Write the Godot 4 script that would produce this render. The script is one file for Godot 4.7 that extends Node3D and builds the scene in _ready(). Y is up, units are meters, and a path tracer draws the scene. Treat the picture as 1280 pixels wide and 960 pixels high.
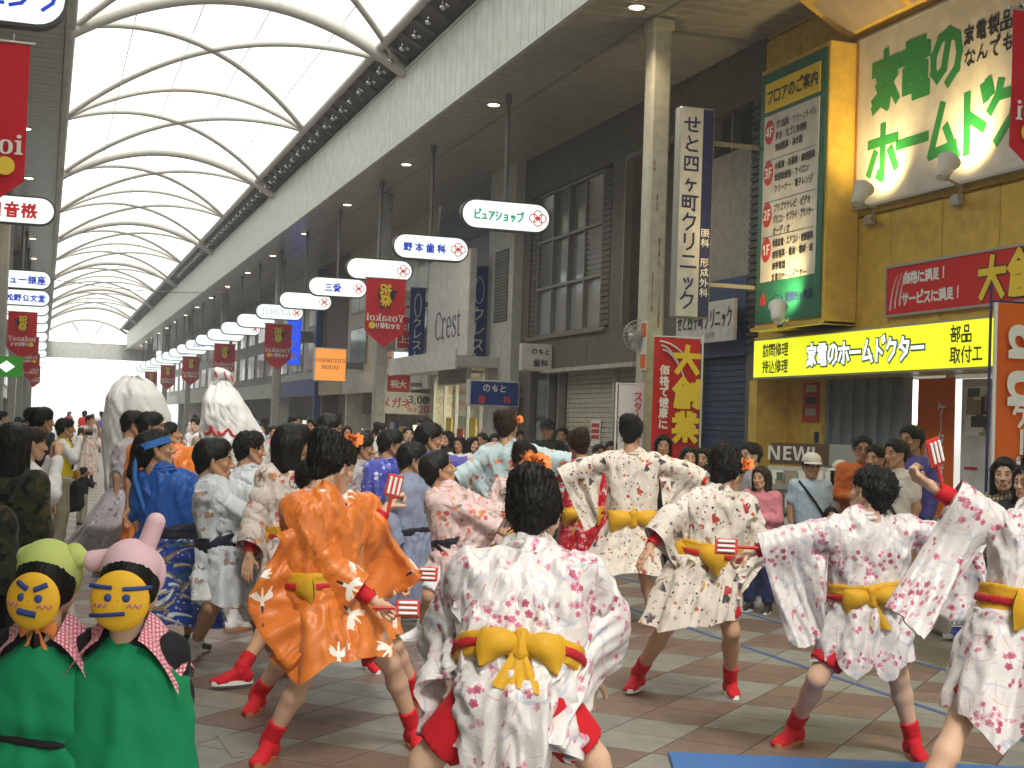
extends Node3D
# A covered shopping street (arcade) during a dance festival. The street runs along -z; x is across it; the camera stands under the left eave.

const EYE := Vector3(0, 1.55, 0)
const FOCAL := 1770.0          # of the photograph, in its own pixels (1280 x 960)
const XR := 9.0                # shop fronts on the right
const XL := -2.7               # shop fronts on the left
const XF := 6.2                # eave on the right
const XE := 0.1                # eave on the left
const SOFFIT := 6.9
const EAVE_TOP := 8.2
const FAR_END := -120.0
const NEAR_END := 13.0

var look := Basis()
var rng := RandomNumberGenerator.new()
var used := {}
var M := {}

func _ready() -> void:
	rng.seed = 7
	# ---- camera
	var cam := Camera3D.new()
	cam.name = "main_camera"
	look = Basis(Vector3.UP, deg_to_rad(-18.25)) * Basis(Vector3.RIGHT, deg_to_rad(1.8)) * Basis(Vector3.BACK, deg_to_rad(2.0))
	cam.transform = Transform3D(look, EYE)
	cam.fov = rad_to_deg(2.0 * atan(480.0 / FOCAL))
	cam.near = 0.05
	cam.far = 3000.0
	add_child(cam)
	cam.current = true
	# ---- sky, overcast and bright above the translucent roof; exposed for the shade below it
	var env := Environment.new()
	env.background_mode = Environment.BG_SKY
	var sky := Sky.new()
	var sm := ProceduralSkyMaterial.new()
	sm.sky_top_color = Color(0.98, 0.99, 0.95)
	sm.sky_horizon_color = Color(1.0, 1.0, 0.97)
	sm.sky_curve = 0.2
	sm.ground_bottom_color = Color(0.5, 0.5, 0.5)
	sm.ground_horizon_color = Color(0.75, 0.75, 0.74)
	sky.sky_material = sm
	env.sky = sky
	env.background_energy_multiplier = 1.0
	env.tonemap_mode = Environment.TONE_MAPPER_LINEAR
	env.tonemap_exposure = 3.3
	env.sdfgi_enabled = true
	env.ssao_enabled = true
	env.ssil_enabled = true
	env.fog_enabled = true
	env.fog_density = 0.0022
	env.fog_light_color = Color(0.95, 0.97, 1.0)
	var we := WorldEnvironment.new()
	we.name = "world_environment"
	we.environment = env
	add_child(we)
	# ---- the sun behind the overcast
	var sun := DirectionalLight3D.new()
	sun.name = "sun"
	sun.light_energy = 0.5
	sun.light_angular_distance = 14.0
	sun.light_color = Color(1.0, 0.97, 0.92)
	sun.rotation_degrees = Vector3(-50, -5, 0)
	sun.shadow_enabled = true
	add_child(sun)
	# ---- the place, then what stands in it
	make_materials()
	build_ground()
	build_roof()
	build_eaves()
	build_right_side()
	build_left_side()
	build_hanging_things()
	build_street_things()
	build_people()

# ---------------------------------------------------------------- geometry
class MB:
	var v := PackedVector3Array()
	var n := PackedVector3Array()
	var uv := PackedVector2Array()
	var c := PackedColorArray()
	var ix := PackedInt32Array()
	var tint := Color(1, 1, 1)
	func vert(p: Vector3, nn: Vector3, t: Vector2) -> int:
		v.append(p)
		n.append(nn)
		uv.append(t)
		c.append(tint)
		return v.size() - 1
	# a, b, c, d run counter-clockwise seen from outside
	func quad(a: Vector3, b: Vector3, cc: Vector3, d: Vector3, u0 := Vector2(0, 0), u1 := Vector2(1, 1)) -> void:
		var nn := (b - a).cross(d - a)
		if nn.length_squared() < 1e-16:
			nn = (cc - a).cross(d - a)
		nn = nn.normalized()
		var k := vert(a, nn, Vector2(u0.x, u1.y))
		vert(b, nn, Vector2(u1.x, u1.y))
		vert(cc, nn, Vector2(u1.x, u0.y))
		vert(d, nn, Vector2(u0.x, u0.y))
		ix.append_array(PackedInt32Array([k, k + 2, k + 1, k, k + 3, k + 2]))
	func tri(a: Vector3, b: Vector3, cc: Vector3) -> void:
		var nn := (b - a).cross(cc - a).normalized()
		var k := vert(a, nn, Vector2(0, 1))
		vert(b, nn, Vector2(1, 1))
		vert(cc, nn, Vector2(0.5, 0))
		ix.append_array(PackedInt32Array([k, k + 2, k + 1]))
	func box(at: Vector3, size: Vector3, turn := Basis()) -> void:
		var h := size * 0.5
		var p := []
		for k in 8:
			p.append(at + turn * Vector3(h.x if k & 1 else -h.x, h.y if k & 2 else -h.y, h.z if k & 4 else -h.z))
		quad(p[4], p[5], p[7], p[6], Vector2.ZERO, Vector2(size.x, size.y))
		quad(p[1], p[0], p[2], p[3], Vector2.ZERO, Vector2(size.x, size.y))
		quad(p[5], p[1], p[3], p[7], Vector2.ZERO, Vector2(size.z, size.y))
		quad(p[0], p[4], p[6], p[2], Vector2.ZERO, Vector2(size.z, size.y))
		quad(p[6], p[7], p[3], p[2], Vector2.ZERO, Vector2(size.x, size.z))
		quad(p[0], p[1], p[5], p[4], Vector2.ZERO, Vector2(size.x, size.z))
	func span(lo: Vector3, hi: Vector3) -> void:
		box((lo + hi) * 0.5, hi - lo)
	# a box with its edges cut at 45 degrees
	func soft_box(at: Vector3, size: Vector3, cut: float, turn := Basis()) -> void:
		var h := size * 0.5
		var corner := []
		for k in 8:
			var s := Vector3(1 if k & 1 else -1, 1 if k & 2 else -1, 1 if k & 4 else -1)
			corner.append([at + turn * (s * (h - Vector3(0, cut, cut))), at + turn * (s * (h - Vector3(cut, 0, cut))), at + turn * (s * (h - Vector3(cut, cut, 0)))])
		var q := [[4, 5, 7, 6, 2], [1, 0, 2, 3, 2], [5, 1, 3, 7, 0], [0, 4, 6, 2, 0], [6, 7, 3, 2, 1], [0, 1, 5, 4, 1]]
		for f in q:
			quad(corner[f[0]][f[4]], corner[f[1]][f[4]], corner[f[2]][f[4]], corner[f[3]][f[4]])
		for e in [[0, 1, 1, 2], [2, 3, 2, 1], [4, 5, 2, 1], [6, 7, 1, 2], [0, 2, 2, 0], [1, 3, 0, 2], [4, 6, 0, 2], [5, 7, 2, 0], [0, 4, 0, 1], [1, 5, 1, 0], [2, 6, 1, 0], [3, 7, 0, 1]]:
			quad(corner[e[0]][e[2]], corner[e[1]][e[2]], corner[e[1]][e[3]], corner[e[0]][e[3]])
		for k in 8:
			if k in [1, 2, 4, 7]:
				tri(corner[k][0], corner[k][1], corner[k][2])
			else:
				tri(corner[k][0], corner[k][2], corner[k][1])
	# a round bar along points, with a radius at each
	func tube(pts: Array, radii: Array, sides := 8, caps := true) -> void:
		var last := pts.size() - 1
		var side := Vector3.ZERO
		var first := v.size()
		for k in pts.size():
			var d: Vector3 = (pts[mini(k + 1, last)] - pts[maxi(k - 1, 0)]).normalized()
			if side == Vector3.ZERO:
				side = d.cross(Vector3.UP if absf(d.y) < 0.9 else Vector3.RIGHT).normalized()
			side = (side - d * side.dot(d)).normalized()
			var up := side.cross(d)
			for j in sides + 1:
				var a := TAU * j / sides
				var o := side * cos(a) + up * sin(a)
				vert(pts[k] + o * radii[k], o, Vector2(float(j) / sides, float(k)))
		for k in last:
			for j in sides:
				var a := first + k * (sides + 1) + j
				var b := a + sides + 1
				ix.append_array(PackedInt32Array([a, a + 1, b, a + 1, b + 1, b]))
		if caps:
			for e in [0, last]:
				var d2: Vector3 = (pts[1] - pts[0] if e == 0 else pts[last] - pts[last - 1]).normalized() * (-1.0 if e == 0 else 1.0)
				var ring: int = first + e * (sides + 1)
				var m := vert(pts[e], d2, Vector2(0.5, 0.5))
				for j in sides + 1:
					vert(v[ring + j], d2, Vector2(0, 0))
				for j in sides:
					if e == 0:
						ix.append_array(PackedInt32Array([m, m + 2 + j, m + 1 + j]))
					else:
						ix.append_array(PackedInt32Array([m, m + 1 + j, m + 2 + j]))
	# a flat outline (counter-clockwise from +z) with thickness
	func slab(outline: PackedVector2Array, z0: float, z1: float) -> void:
		var t := Geometry2D.triangulate_polygon(outline)
		for k in range(0, t.size(), 3):
			var a := outline[t[k]]
			var b := outline[t[k + 1]]
			var d := outline[t[k + 2]]
			if (b - a).cross(d - a) < 0:
				var s := b
				b = d
				d = s
			tri(Vector3(a.x, a.y, z1), Vector3(b.x, b.y, z1), Vector3(d.x, d.y, z1))
			tri(Vector3(a.x, a.y, z0), Vector3(d.x, d.y, z0), Vector3(b.x, b.y, z0))
		for k in outline.size():
			var a := outline[k]
			var b := outline[(k + 1) % outline.size()]
			quad(Vector3(a.x, a.y, z0), Vector3(b.x, b.y, z0), Vector3(b.x, b.y, z1), Vector3(a.x, a.y, z1))
	# a sheet of points [rows][columns], smooth, drawn from both sides
	func sheet(rows: Array, closed := false, uvk := Vector2(1, 1)) -> void:
		var first := v.size()
		var h := rows.size()
		var w: int = rows[0].size()
		for y in h:
			for x in w:
				var l: Vector3 = rows[y][(x - 1 + w - (1 if closed and x == 0 else 0)) % w if closed else maxi(x - 1, 0)]
				var r: Vector3 = rows[y][(x + 1 + (1 if closed and x == w - 1 else 0)) % w if closed else mini(x + 1, w - 1)]
				var u: Vector3 = rows[maxi(y - 1, 0)][x]
				var d: Vector3 = rows[mini(y + 1, h - 1)][x]
				var nn := (r - l).cross(u - d)
				vert(rows[y][x], nn.normalized() if nn.length_squared() > 1e-14 else Vector3.UP, Vector2(float(x) / (w - 1) * uvk.x, float(y) / (h - 1) * uvk.y))
		for y in h - 1:
			for x in w - 1:
				var a := first + y * w + x
				var b := a + w
				ix.append_array(PackedInt32Array([a, a + 1, b, b, a + 1, b + 1]))
	func ball(at: Vector3, r: Vector3, sides := 10, rings := 6) -> void:
		var first := v.size()
		for y in rings + 1:
			var f := PI * y / rings
			for x in sides + 1:
				var a := TAU * x / sides
				var o := Vector3(sin(f) * cos(a), cos(f), -sin(f) * sin(a))
				vert(at + o * r, (o / r).normalized(), Vector2(float(x) / sides, float(y) / rings))
		for y in rings:
			for x in sides:
				var a := first + y * (sides + 1) + x
				var b := a + sides + 1
				ix.append_array(PackedInt32Array([a, a + 1, b, b, a + 1, b + 1]))
	func add(other: MB, t := Transform3D()) -> void:
		var first := v.size()
		var flip := t.basis.determinant() < 0
		var nb := t.basis.inverse().transposed()
		for k in other.v.size():
			v.append(t * other.v[k])
			n.append((nb * other.n[k]).normalized())
		uv.append_array(other.uv)
		if tint == Color(1, 1, 1):
			c.append_array(other.c)
		else:
			for q in other.c:
				c.append(q * tint)
		for k in range(0, other.ix.size(), 3):
			ix.append(first + other.ix[k])
			ix.append(first + other.ix[k + 2 if flip else k + 1])
			ix.append(first + other.ix[k + 1 if flip else k + 2])
	func mesh() -> ArrayMesh:
		var m := ArrayMesh.new()
		if ix.is_empty():
			return m
		var a := []
		a.resize(Mesh.ARRAY_MAX)
		a[Mesh.ARRAY_VERTEX] = v
		a[Mesh.ARRAY_NORMAL] = n
		a[Mesh.ARRAY_TEX_UV] = uv
		a[Mesh.ARRAY_COLOR] = c
		a[Mesh.ARRAY_INDEX] = ix
		m.add_surface_from_arrays(Mesh.PRIMITIVE_TRIANGLES, a)
		return m

# ---------------------------------------------------------------- nodes
func numbered(called: String) -> String:
	used[called] = used.get(called, -1) + 1
	return called if used[called] == 0 else "%s_%03d" % [called, used[called]]

func tag(o: Node3D, label := "", category := "", group := "", kind := "") -> Node3D:
	if label: o.set_meta("label", label)
	if category: o.set_meta("category", category)
	if group: o.set_meta("group", group)
	if kind: o.set_meta("kind", kind)
	return o

func thing(called: String, label: String, category: String, at := Vector3.ZERO, group := "", turn := Basis()) -> Node3D:
	var o := Node3D.new()
	o.name = numbered(called)
	add_child(o)
	o.transform = Transform3D(turn, at)
	tag(o, label, category, group)
	return o

func part(parent: Node3D, called: String, shape, material: Material, t := Transform3D()) -> MeshInstance3D:
	var o := MeshInstance3D.new()
	o.name = called if parent != self else numbered(called)
	o.mesh = shape.mesh() if shape is MB else shape
	o.material_override = material
	o.transform = t
	parent.add_child(o, true)
	return o

func structure(called: String) -> Node3D:
	var o := Node3D.new()
	o.name = numbered(called)
	add_child(o)
	o.set_meta("kind", "structure")
	return o

func block(parent: Node3D, called: String, lo: Vector3, hi: Vector3, material: Material) -> MeshInstance3D:
	var m := MB.new()
	m.span(lo, hi)
	return part(parent, called, m, material)

# pixel of the photograph -> point
func ray(x: float, y: float) -> Vector3:
	return look * Vector3((x - 640.0) / FOCAL, (480.0 - y) / FOCAL, -1.0)
func at_depth(x: float, y: float, d: float) -> Vector3:
	return EYE + ray(x, y) * d
func on_ground(x: float, y: float) -> Vector3:
	var r := ray(x, y)
	return EYE + r * (-EYE.y / r.y)
func on_x(x: float, y: float, at: float) -> Vector3:
	var r := ray(x, y)
	return EYE + r * (at / r.x)
func on_z(x: float, y: float, at: float) -> Vector3:
	var r := ray(x, y)
	return EYE + r * (at / r.z)
func depth_on_ground(x: float, y: float) -> float:
	return -EYE.y / ray(x, y).y

# turned so that a flat thing made in the x-y plane hangs on the right-hand shop fronts and faces the street
const FACING_STREET := Basis(Vector3(0, 0, 1), Vector3(0, 1, 0), Vector3(-1, 0, 0))

# ---------------------------------------------------------------- materials
func lin(r: float, g: float, b: float, a := 1.0) -> Color:
	var c := Color(r, g, b).linear_to_srgb()
	c.a = a
	return c

func plain(c: Color, rough := 0.7, metal := 0.0) -> StandardMaterial3D:
	var m := StandardMaterial3D.new()
	m.albedo_color = c
	m.roughness = rough
	m.metallic = metal
	m.cull_mode = BaseMaterial3D.CULL_DISABLED
	return m

func glowing(c: Color, energy: float, tint := Color(0.85, 0.85, 0.85)) -> StandardMaterial3D:
	var m := plain(tint, 0.4)
	m.emission_enabled = true
	m.emission = c
	m.emission_energy_multiplier = energy
	return m

func noise_map(frequency: float, low: float, high: float, octaves := 4, size := 512, kind := FastNoiseLite.TYPE_SIMPLEX_SMOOTH, seed_value := 1) -> NoiseTexture2D:
	var f := FastNoiseLite.new()
	f.noise_type = kind
	f.frequency = frequency
	f.fractal_octaves = octaves
	f.seed = seed_value
	var t := NoiseTexture2D.new()
	t.width = size
	t.height = size
	t.seamless = true
	t.noise = f
	var g := Gradient.new()
	g.set_color(0, Color(low, low, low))
	g.set_color(1, Color(high, high, high))
	t.color_ramp = g
	return t

# a surface with patches and grain: the texture multiplies the colour
func worn(c: Color, rough: float, tex: Texture2D, per_metre: float, bump: Texture2D = null, relief := 0.0) -> StandardMaterial3D:
	var m := plain(c, rough)
	m.albedo_texture = tex
	m.uv1_triplanar = true
	m.uv1_world_triplanar = true
	m.uv1_scale = Vector3.ONE * per_metre
	if bump:
		m.heightmap_enabled = true
		m.heightmap_texture = bump
		m.heightmap_scale = relief
	return m

func disc(im: Image, cx: float, cy: float, r: float, col: Color) -> void:
	var w := im.get_width()
	var h := im.get_height()
	for y in range(int(cy - r), int(cy + r) + 1):
		var k := r * r - (y - cy) * (y - cy)
		if k <= 0: continue
		var half := int(sqrt(k))
		var x0 := int(cx) - half
		var yy := posmod(y, h)
		for o in [-w, 0, w]:
			im.fill_rect(Rect2i(x0 + o, yy, half * 2 + 1, 1).intersection(Rect2i(0, 0, w, h)), col)

func flower(im: Image, x: float, y: float, r: float, col: Color, heart: Color, petals := 5) -> void:
	var turn := rng.randf() * TAU
	for k in petals:
		var a := turn + TAU * k / petals
		disc(im, x + cos(a) * r * 0.62, y + sin(a) * r * 0.62, r * 0.42, col)
	disc(im, x, y, r * 0.25, heart)

func streak(im: Image, x: float, y: float, angle: float, length: float, r: float, col: Color, bend := 0.0) -> void:
	var n := int(length / maxf(r * 0.7, 1.0))
	for k in n:
		var t := float(k) / n
		disc(im, x, y, r * (1.0 - 0.6 * t), col)
		x += cos(angle) * length / n
		y += sin(angle) * length / n
		angle += bend / n

func printed(kind: String, size := 512) -> ImageTexture:
	var im := Image.create(size, size, false, Image.FORMAT_RGB8)
	var s := size / 512.0
	match kind:
		"cherry":
			im.fill(Color(0.84, 0.825, 0.82))
			for k in 26:
				streak(im, rng.randf() * size, rng.randf() * size, rng.randf() * TAU, rng.randf_range(50, 130) * s, rng.randf_range(5, 13) * s, Color(0.74, 0.75, 0.80), rng.randf_range(-2, 2))
			for k in 20:
				streak(im, rng.randf() * size, rng.randf() * size, rng.randf() * TAU, rng.randf_range(60, 120) * s, 2.5 * s, Color(0.78, 0.62, 0.66), rng.randf_range(-2, 2))
			for k in 22:
				var p := Vector2(rng.randf() * size, rng.randf() * size)
				for j in rng.randi_range(2, 6):
					var q := p + Vector2(rng.randf_range(-42, 42), rng.randf_range(-42, 42)) * s
					flower(im, q.x, q.y, rng.randf_range(7, 15) * s, [Color(0.76, 0.44, 0.56), Color(0.83, 0.62, 0.69), Color(0.66, 0.30, 0.42)][rng.randi() % 3], Color(0.62, 0.14, 0.3))
		"fans":
			im.fill(Color(0.84, 0.81, 0.77))
			for k in 150:
				disc(im, rng.randf() * size, rng.randf() * size, rng.randf_range(2, 6) * s, [Color(0.12, 0.12, 0.22), Color(0.55, 0.10, 0.12), Color(0.45, 0.38, 0.2), Color(0.18, 0.2, 0.16), Color(0.5, 0.42, 0.42)][rng.randi() % 5])
			for k in 15:
				var p2 := Vector2(rng.randf() * size, rng.randf() * size)
				var a0 := rng.randf() * TAU
				var col: Color = [Color(0.2, 0.17, 0.2), Color(0.42, 0.35, 0.18), Color(0.62, 0.12, 0.12), Color(0.32, 0.27, 0.3)][rng.randi() % 4]
				for j in 9:
					streak(im, p2.x, p2.y, a0 + j * 0.13, rng.randf_range(38, 50) * s, 5.0 * s, col if j % 3 else col.lightened(0.3))
			for k in 26:
				flower(im, rng.randf() * size, rng.randf() * size, rng.randf_range(6, 12) * s, [Color(0.7, 0.16, 0.14), Color(0.25, 0.22, 0.4), Color(0.62, 0.5, 0.25)][rng.randi() % 3], Color(0.85, 0.75, 0.4))
		"cranes":
			im.fill(Color(0.84, 0.46, 0.15))
			for k in 34:
				streak(im, rng.randf() * size, rng.randf() * size, rng.randf() * TAU, rng.randf_range(80, 180) * s, rng.randf_range(2, 4) * s, Color(0.79, 0.40, 0.11), rng.randf_range(-2, 2))
			for k in 8:
				var p3 := Vector2(rng.randf() * size, rng.randf() * size)
				var a3 := rng.randf() * TAU
				for j in 6:
					streak(im, p3.x, p3.y, a3 + 0.9 + j * 0.11, rng.randf_range(34, 52) * s, 6.0 * s, Color(0.95, 0.93, 0.9), -0.6)
					streak(im, p3.x, p3.y, a3 - 0.9 - j * 0.11, rng.randf_range(30, 46) * s, 6.0 * s, Color(0.93, 0.91, 0.88), 0.6)
				streak(im, p3.x - cos(a3) * 22 * s, p3.y - sin(a3) * 22 * s, a3, 62 * s, 6 * s, Color(0.96, 0.95, 0.92))
				streak(im, p3.x - cos(a3) * 22 * s, p3.y - sin(a3) * 22 * s, a3 + PI, 18 * s, 5 * s, Color(0.15, 0.13, 0.13))
		"peony", "sky", "red", "cart", "indigo", "silver", "grey":
			var base := {"peony": Color(0.83, 0.73, 0.73), "sky": Color(0.70, 0.79, 0.81), "red": Color(0.74, 0.08, 0.15), "cart": Color(0.83, 0.79, 0.77), "indigo": Color(0.27, 0.30, 0.66), "silver": Color(0.66, 0.65, 0.68), "grey": Color(0.75, 0.78, 0.80)}
			im.fill(base[kind])
			var tones := {"peony": [Color(0.78, 0.2, 0.18), Color(0.86, 0.42, 0.3), Color(0.42, 0.5, 0.42), Color(0.72, 0.55, 0.3)], "sky": [Color(0.86, 0.4, 0.32), Color(0.8, 0.6, 0.45), Color(0.55, 0.66, 0.7), Color(0.75, 0.25, 0.25)], "red": [Color(0.9, 0.82, 0.84), Color(0.9, 0.45, 0.5), Color(0.85, 0.68, 0.7)],
				"cart": [Color(0.8, 0.28, 0.28), Color(0.84, 0.5, 0.34), Color(0.5, 0.45, 0.42), Color(0.75, 0.62, 0.4)], "indigo": [Color(0.75, 0.77, 0.92), Color(0.5, 0.52, 0.85), Color(0.86, 0.87, 0.95)], "silver": [Color(0.5, 0.5, 0.55), Color(0.78, 0.77, 0.8), Color(0.56, 0.46, 0.46), Color(0.42, 0.44, 0.5)], "grey": [Color(0.6, 0.65, 0.7), Color(0.45, 0.5, 0.56), Color(0.84, 0.85, 0.86), Color(0.66, 0.5, 0.42)]}
			for k in 30:
				streak(im, rng.randf() * size, rng.randf() * size, rng.randf() * TAU, rng.randf_range(50, 120) * s, rng.randf_range(4, 9) * s, base[kind].lerp(tones[kind][2], 0.3), rng.randf_range(-3, 3))
			for k in 22:
				var p4 := Vector2(rng.randf() * size, rng.randf() * size)
				for j in rng.randi_range(2, 6):
					var q4 := p4 + Vector2(rng.randf_range(-30, 30), rng.randf_range(-30, 30)) * s
					flower(im, q4.x, q4.y, rng.randf_range(7, 17) * s, tones[kind][rng.randi() % tones[kind].size()], base[kind].darkened(0.25), rng.randi_range(5, 7))
			if kind == "cart":
				for k in 5:
					var p5 := Vector2(rng.randf() * size, rng.randf() * size)
					for j in 24:
						disc(im, p5.x + cos(TAU * j / 24) * 34 * s, p5.y + sin(TAU * j / 24) * 34 * s, 4 * s, Color(0.2, 0.17, 0.18))
					for j in 6:
						streak(im, p5.x, p5.y, TAU * j / 6, 32 * s, 2.5 * s, Color(0.2, 0.17, 0.18))
		"waves":
			im.fill(Color(0.16, 0.28, 0.6))
			for k in 90:
				streak(im, rng.randf() * size, rng.randf() * size, rng.randf_range(-0.5, 0.5), rng.randf_range(60, 170) * s, rng.randf_range(5, 17) * s, [Color(0.1, 0.2, 0.48), Color(0.72, 0.66, 0.52), Color(0.8, 0.82, 0.85), Color(0.55, 0.48, 0.36), Color(0.2, 0.36, 0.4), Color(0.13, 0.22, 0.55)][rng.randi() % 6], rng.randf_range(-1, 1))
			for k in 40:
				flower(im, rng.randf() * size, rng.randf() * size, rng.randf_range(5, 10) * s, Color(0.85, 0.86, 0.9), Color(0.5, 0.3, 0.3))
		"camo":
			im.fill(Color(0.17, 0.18, 0.13))
			for k in 90:
				streak(im, rng.randf() * size, rng.randf() * size, rng.randf() * TAU, rng.randf_range(40, 100) * s, rng.randf_range(12, 26) * s, [Color(0.10, 0.11, 0.08), Color(0.3, 0.25, 0.15), Color(0.20, 0.24, 0.13), Color(0.07, 0.07, 0.07)][rng.randi() % 4], rng.randf_range(-3, 3))
		"plaid":
			im.fill(Color(0.62, 0.56, 0.46))
			for k in 8:
				im.fill_rect(Rect2i(k * size / 8, 0, size / 24, size), Color(0.25, 0.2, 0.17))
			for k in 8:
				im.fill_rect(Rect2i(0, k * size / 8, size, size / 24), Color(0.28, 0.23, 0.2))
				for j in 8:
					im.fill_rect(Rect2i(j * size / 8, k * size / 8, size / 24, size / 24), Color(0.12, 0.1, 0.09))
		"gingham":
			im.fill(Color(0.93, 0.82, 0.85))
			for k in 16:
				im.fill_rect(Rect2i(k * size / 16, 0, size / 40, size), Color(0.82, 0.36, 0.45))
			for k in 16:
				im.fill_rect(Rect2i(0, k * size / 16, size, size / 40), Color(0.8, 0.34, 0.43))
		"poster":
			im.fill(Color(0.92, 0.92, 0.92))
			for k in 60:
				im.fill_rect(Rect2i(rng.randi() % size, rng.randi() % size, rng.randi_range(20, 150), rng.randi_range(6, 60)), Color.from_hsv(rng.randf(), rng.randf() * 0.7, rng.randf_range(0.2, 0.95)))
	return ImageTexture.create_from_image(im)

var crease: NoiseTexture2D

func cloth(c: Color, rough := 0.75, tex: Texture2D = null, per_metre := 1.0, shine := 0.25) -> StandardMaterial3D:
	var m := plain(c, rough)
	if tex:
		m.albedo_texture = tex
		m.uv1_triplanar = true
		m.uv1_scale = Vector3.ONE * per_metre
		m.uv1_triplanar_sharpness = 6.0
	# small creases of the weave
	if crease == null:
		crease = noise_map(0.022, 0.0, 1.0, 3, 512, FastNoiseLite.TYPE_SIMPLEX_SMOOTH, 9)
		crease.noise.fractal_type = FastNoiseLite.FRACTAL_RIDGED
	m.heightmap_enabled = true
	m.heightmap_texture = crease
	m.heightmap_scale = 0.1
	m.metallic_specular = 0.32
	if not tex:
		m.uv1_triplanar = true
		m.uv1_scale = Vector3.ONE * 1.7
	m.rim_enabled = true
	m.rim = shine
	m.rim_tint = 0.6
	return m

func make_materials() -> void:
	var patch := noise_map(0.012, 0.86, 1.0, 5)
	var grain := noise_map(0.16, 0.8, 1.0, 3)
	var rough_bump := noise_map(0.2, 0.0, 1.0, 3)
	var streaky := noise_map(0.03, 0.83, 1.0, 5, 512, FastNoiseLite.TYPE_PERLIN, 5)
	M.patch = patch
	M.grain = grain
	# ground
	for k in 4:
		M["tile_grey_%d" % k] = worn([lin(0.235, 0.232, 0.20), lin(0.255, 0.25, 0.222), lin(0.215, 0.212, 0.19), lin(0.245, 0.24, 0.205)][k], 0.5, patch, 0.9, rough_bump, 0.04)
		M["tile_brown_%d" % k] = worn([lin(0.18, 0.118, 0.092), lin(0.195, 0.13, 0.102), lin(0.165, 0.11, 0.087), lin(0.185, 0.124, 0.093)][k], 0.5, patch, 0.9, rough_bump, 0.04)
	M.joint = worn(lin(0.07, 0.064, 0.056), 0.9, patch, 1.0)
	M.side_paving = worn(lin(0.17, 0.145, 0.11), 0.6, patch, 0.5, rough_bump, 0.04)
	M.pale_paving = worn(lin(0.33, 0.32, 0.29), 0.55, patch, 0.5, rough_bump, 0.04)
	M.tape_blue = worn(lin(0.06, 0.11, 0.30), 0.6, grain, 2.0)
	M.tape_pale = worn(lin(0.36, 0.44, 0.5), 0.6, grain, 2.0)
	M.mat_blue = worn(lin(0.04, 0.17, 0.50), 0.55, grain, 1.5, rough_bump, 0.1)
	M.street = worn(lin(0.25, 0.25, 0.24), 0.8, patch, 0.2)
	# arcade
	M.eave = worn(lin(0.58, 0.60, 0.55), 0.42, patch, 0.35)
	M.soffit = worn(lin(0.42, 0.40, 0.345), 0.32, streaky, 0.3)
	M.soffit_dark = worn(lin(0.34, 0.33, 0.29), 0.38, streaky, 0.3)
	M.gutter = plain(lin(0.15, 0.13, 0.11), 0.7)
	M.far_tiles = worn(lin(0.212, 0.18, 0.15), 0.5, patch, 0.9)
	M.steel = plain(lin(0.50, 0.485, 0.45), 0.42, 0.0)
	M.steel_thin = plain(lin(0.45, 0.435, 0.40), 0.5)
	M.bracket = plain(lin(0.10, 0.088, 0.075), 0.6)
	M.chrome = plain(lin(0.7, 0.7, 0.7), 0.12, 1.0)
	M.column = worn(lin(0.60, 0.585, 0.47), 0.5, streaky, 0.45)
	M.column_grey = worn(lin(0.46, 0.46, 0.43), 0.5, streaky, 0.45)
	M.pole = plain(lin(0.14, 0.145, 0.14), 0.45, 0.2)
	var film := plain(Color(0.97, 0.98, 1.0, 0.36), 0.9)
	film.transparency = BaseMaterial3D.TRANSPARENCY_ALPHA
	M.film = film
	M.seam = plain(lin(0.5, 0.5, 0.48), 0.8)
	# fronts
	M.yellow = worn(lin(0.74, 0.50, 0.07), 0.5, streaky, 0.4)
	M.yellow_side = worn(lin(0.78, 0.52, 0.08), 0.5, streaky, 0.4)
	M.board_white = worn(lin(0.72, 0.70, 0.64), 0.5, patch, 0.4)
	M.green_ink = plain(lin(0.015, 0.22, 0.045), 0.45)
	M.green_frame = plain(lin(0.01, 0.13, 0.075), 0.4)
	M.black_ink = plain(lin(0.02, 0.018, 0.018), 0.5)
	M.navy_ink = plain(lin(0.012, 0.016, 0.10), 0.5)
	M.blue_ink = plain(lin(0.02, 0.05, 0.38), 0.5)
	M.red_ink = plain(lin(0.52, 0.02, 0.025), 0.5)
	M.red_bright = plain(lin(0.80, 0.07, 0.05), 0.5)
	M.white_ink = plain(lin(0.8, 0.8, 0.78), 0.5)
	M.yellow_ink = plain(lin(0.85, 0.62, 0.03), 0.5)
	M.teal_ink = plain(lin(0.0, 0.36, 0.24), 0.5)
	M.grey_ink = plain(lin(0.36, 0.38, 0.36), 0.5)
	M.brown_ink = plain(lin(0.36, 0.2, 0.08), 0.5)
	M.lit_white = glowing(Color(0.93, 1.0, 0.97), 0.34)
	M.lit_yellow = glowing(Color(0.92, 0.95, 0.12), 0.30, Color(0.8, 0.82, 0.2))
	M.lit_orange = glowing(Color(1.0, 0.62, 0.27), 0.26, Color(0.8, 0.6, 0.35))
	M.lit_blue = glowing(Color(0.05, 0.3, 1.0), 0.34, Color(0.1, 0.3, 0.8))
	M.lit_shop = glowing(Color(1.0, 0.96, 0.85), 0.3)
	M.glow_red = glowing(Color(0.75, 0.06, 0.1), 0.22, Color(0.6, 0.1, 0.1))
	M.glow_blue = glowing(Color(0.08, 0.2, 0.75), 0.22, Color(0.1, 0.2, 0.6))
	M.glow_teal = glowing(Color(0.0, 0.62, 0.42), 0.24, Color(0.0, 0.5, 0.35))
	M.glow_grey = glowing(Color(0.62, 0.68, 0.66), 0.24, Color(0.6, 0.6, 0.6))
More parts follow.
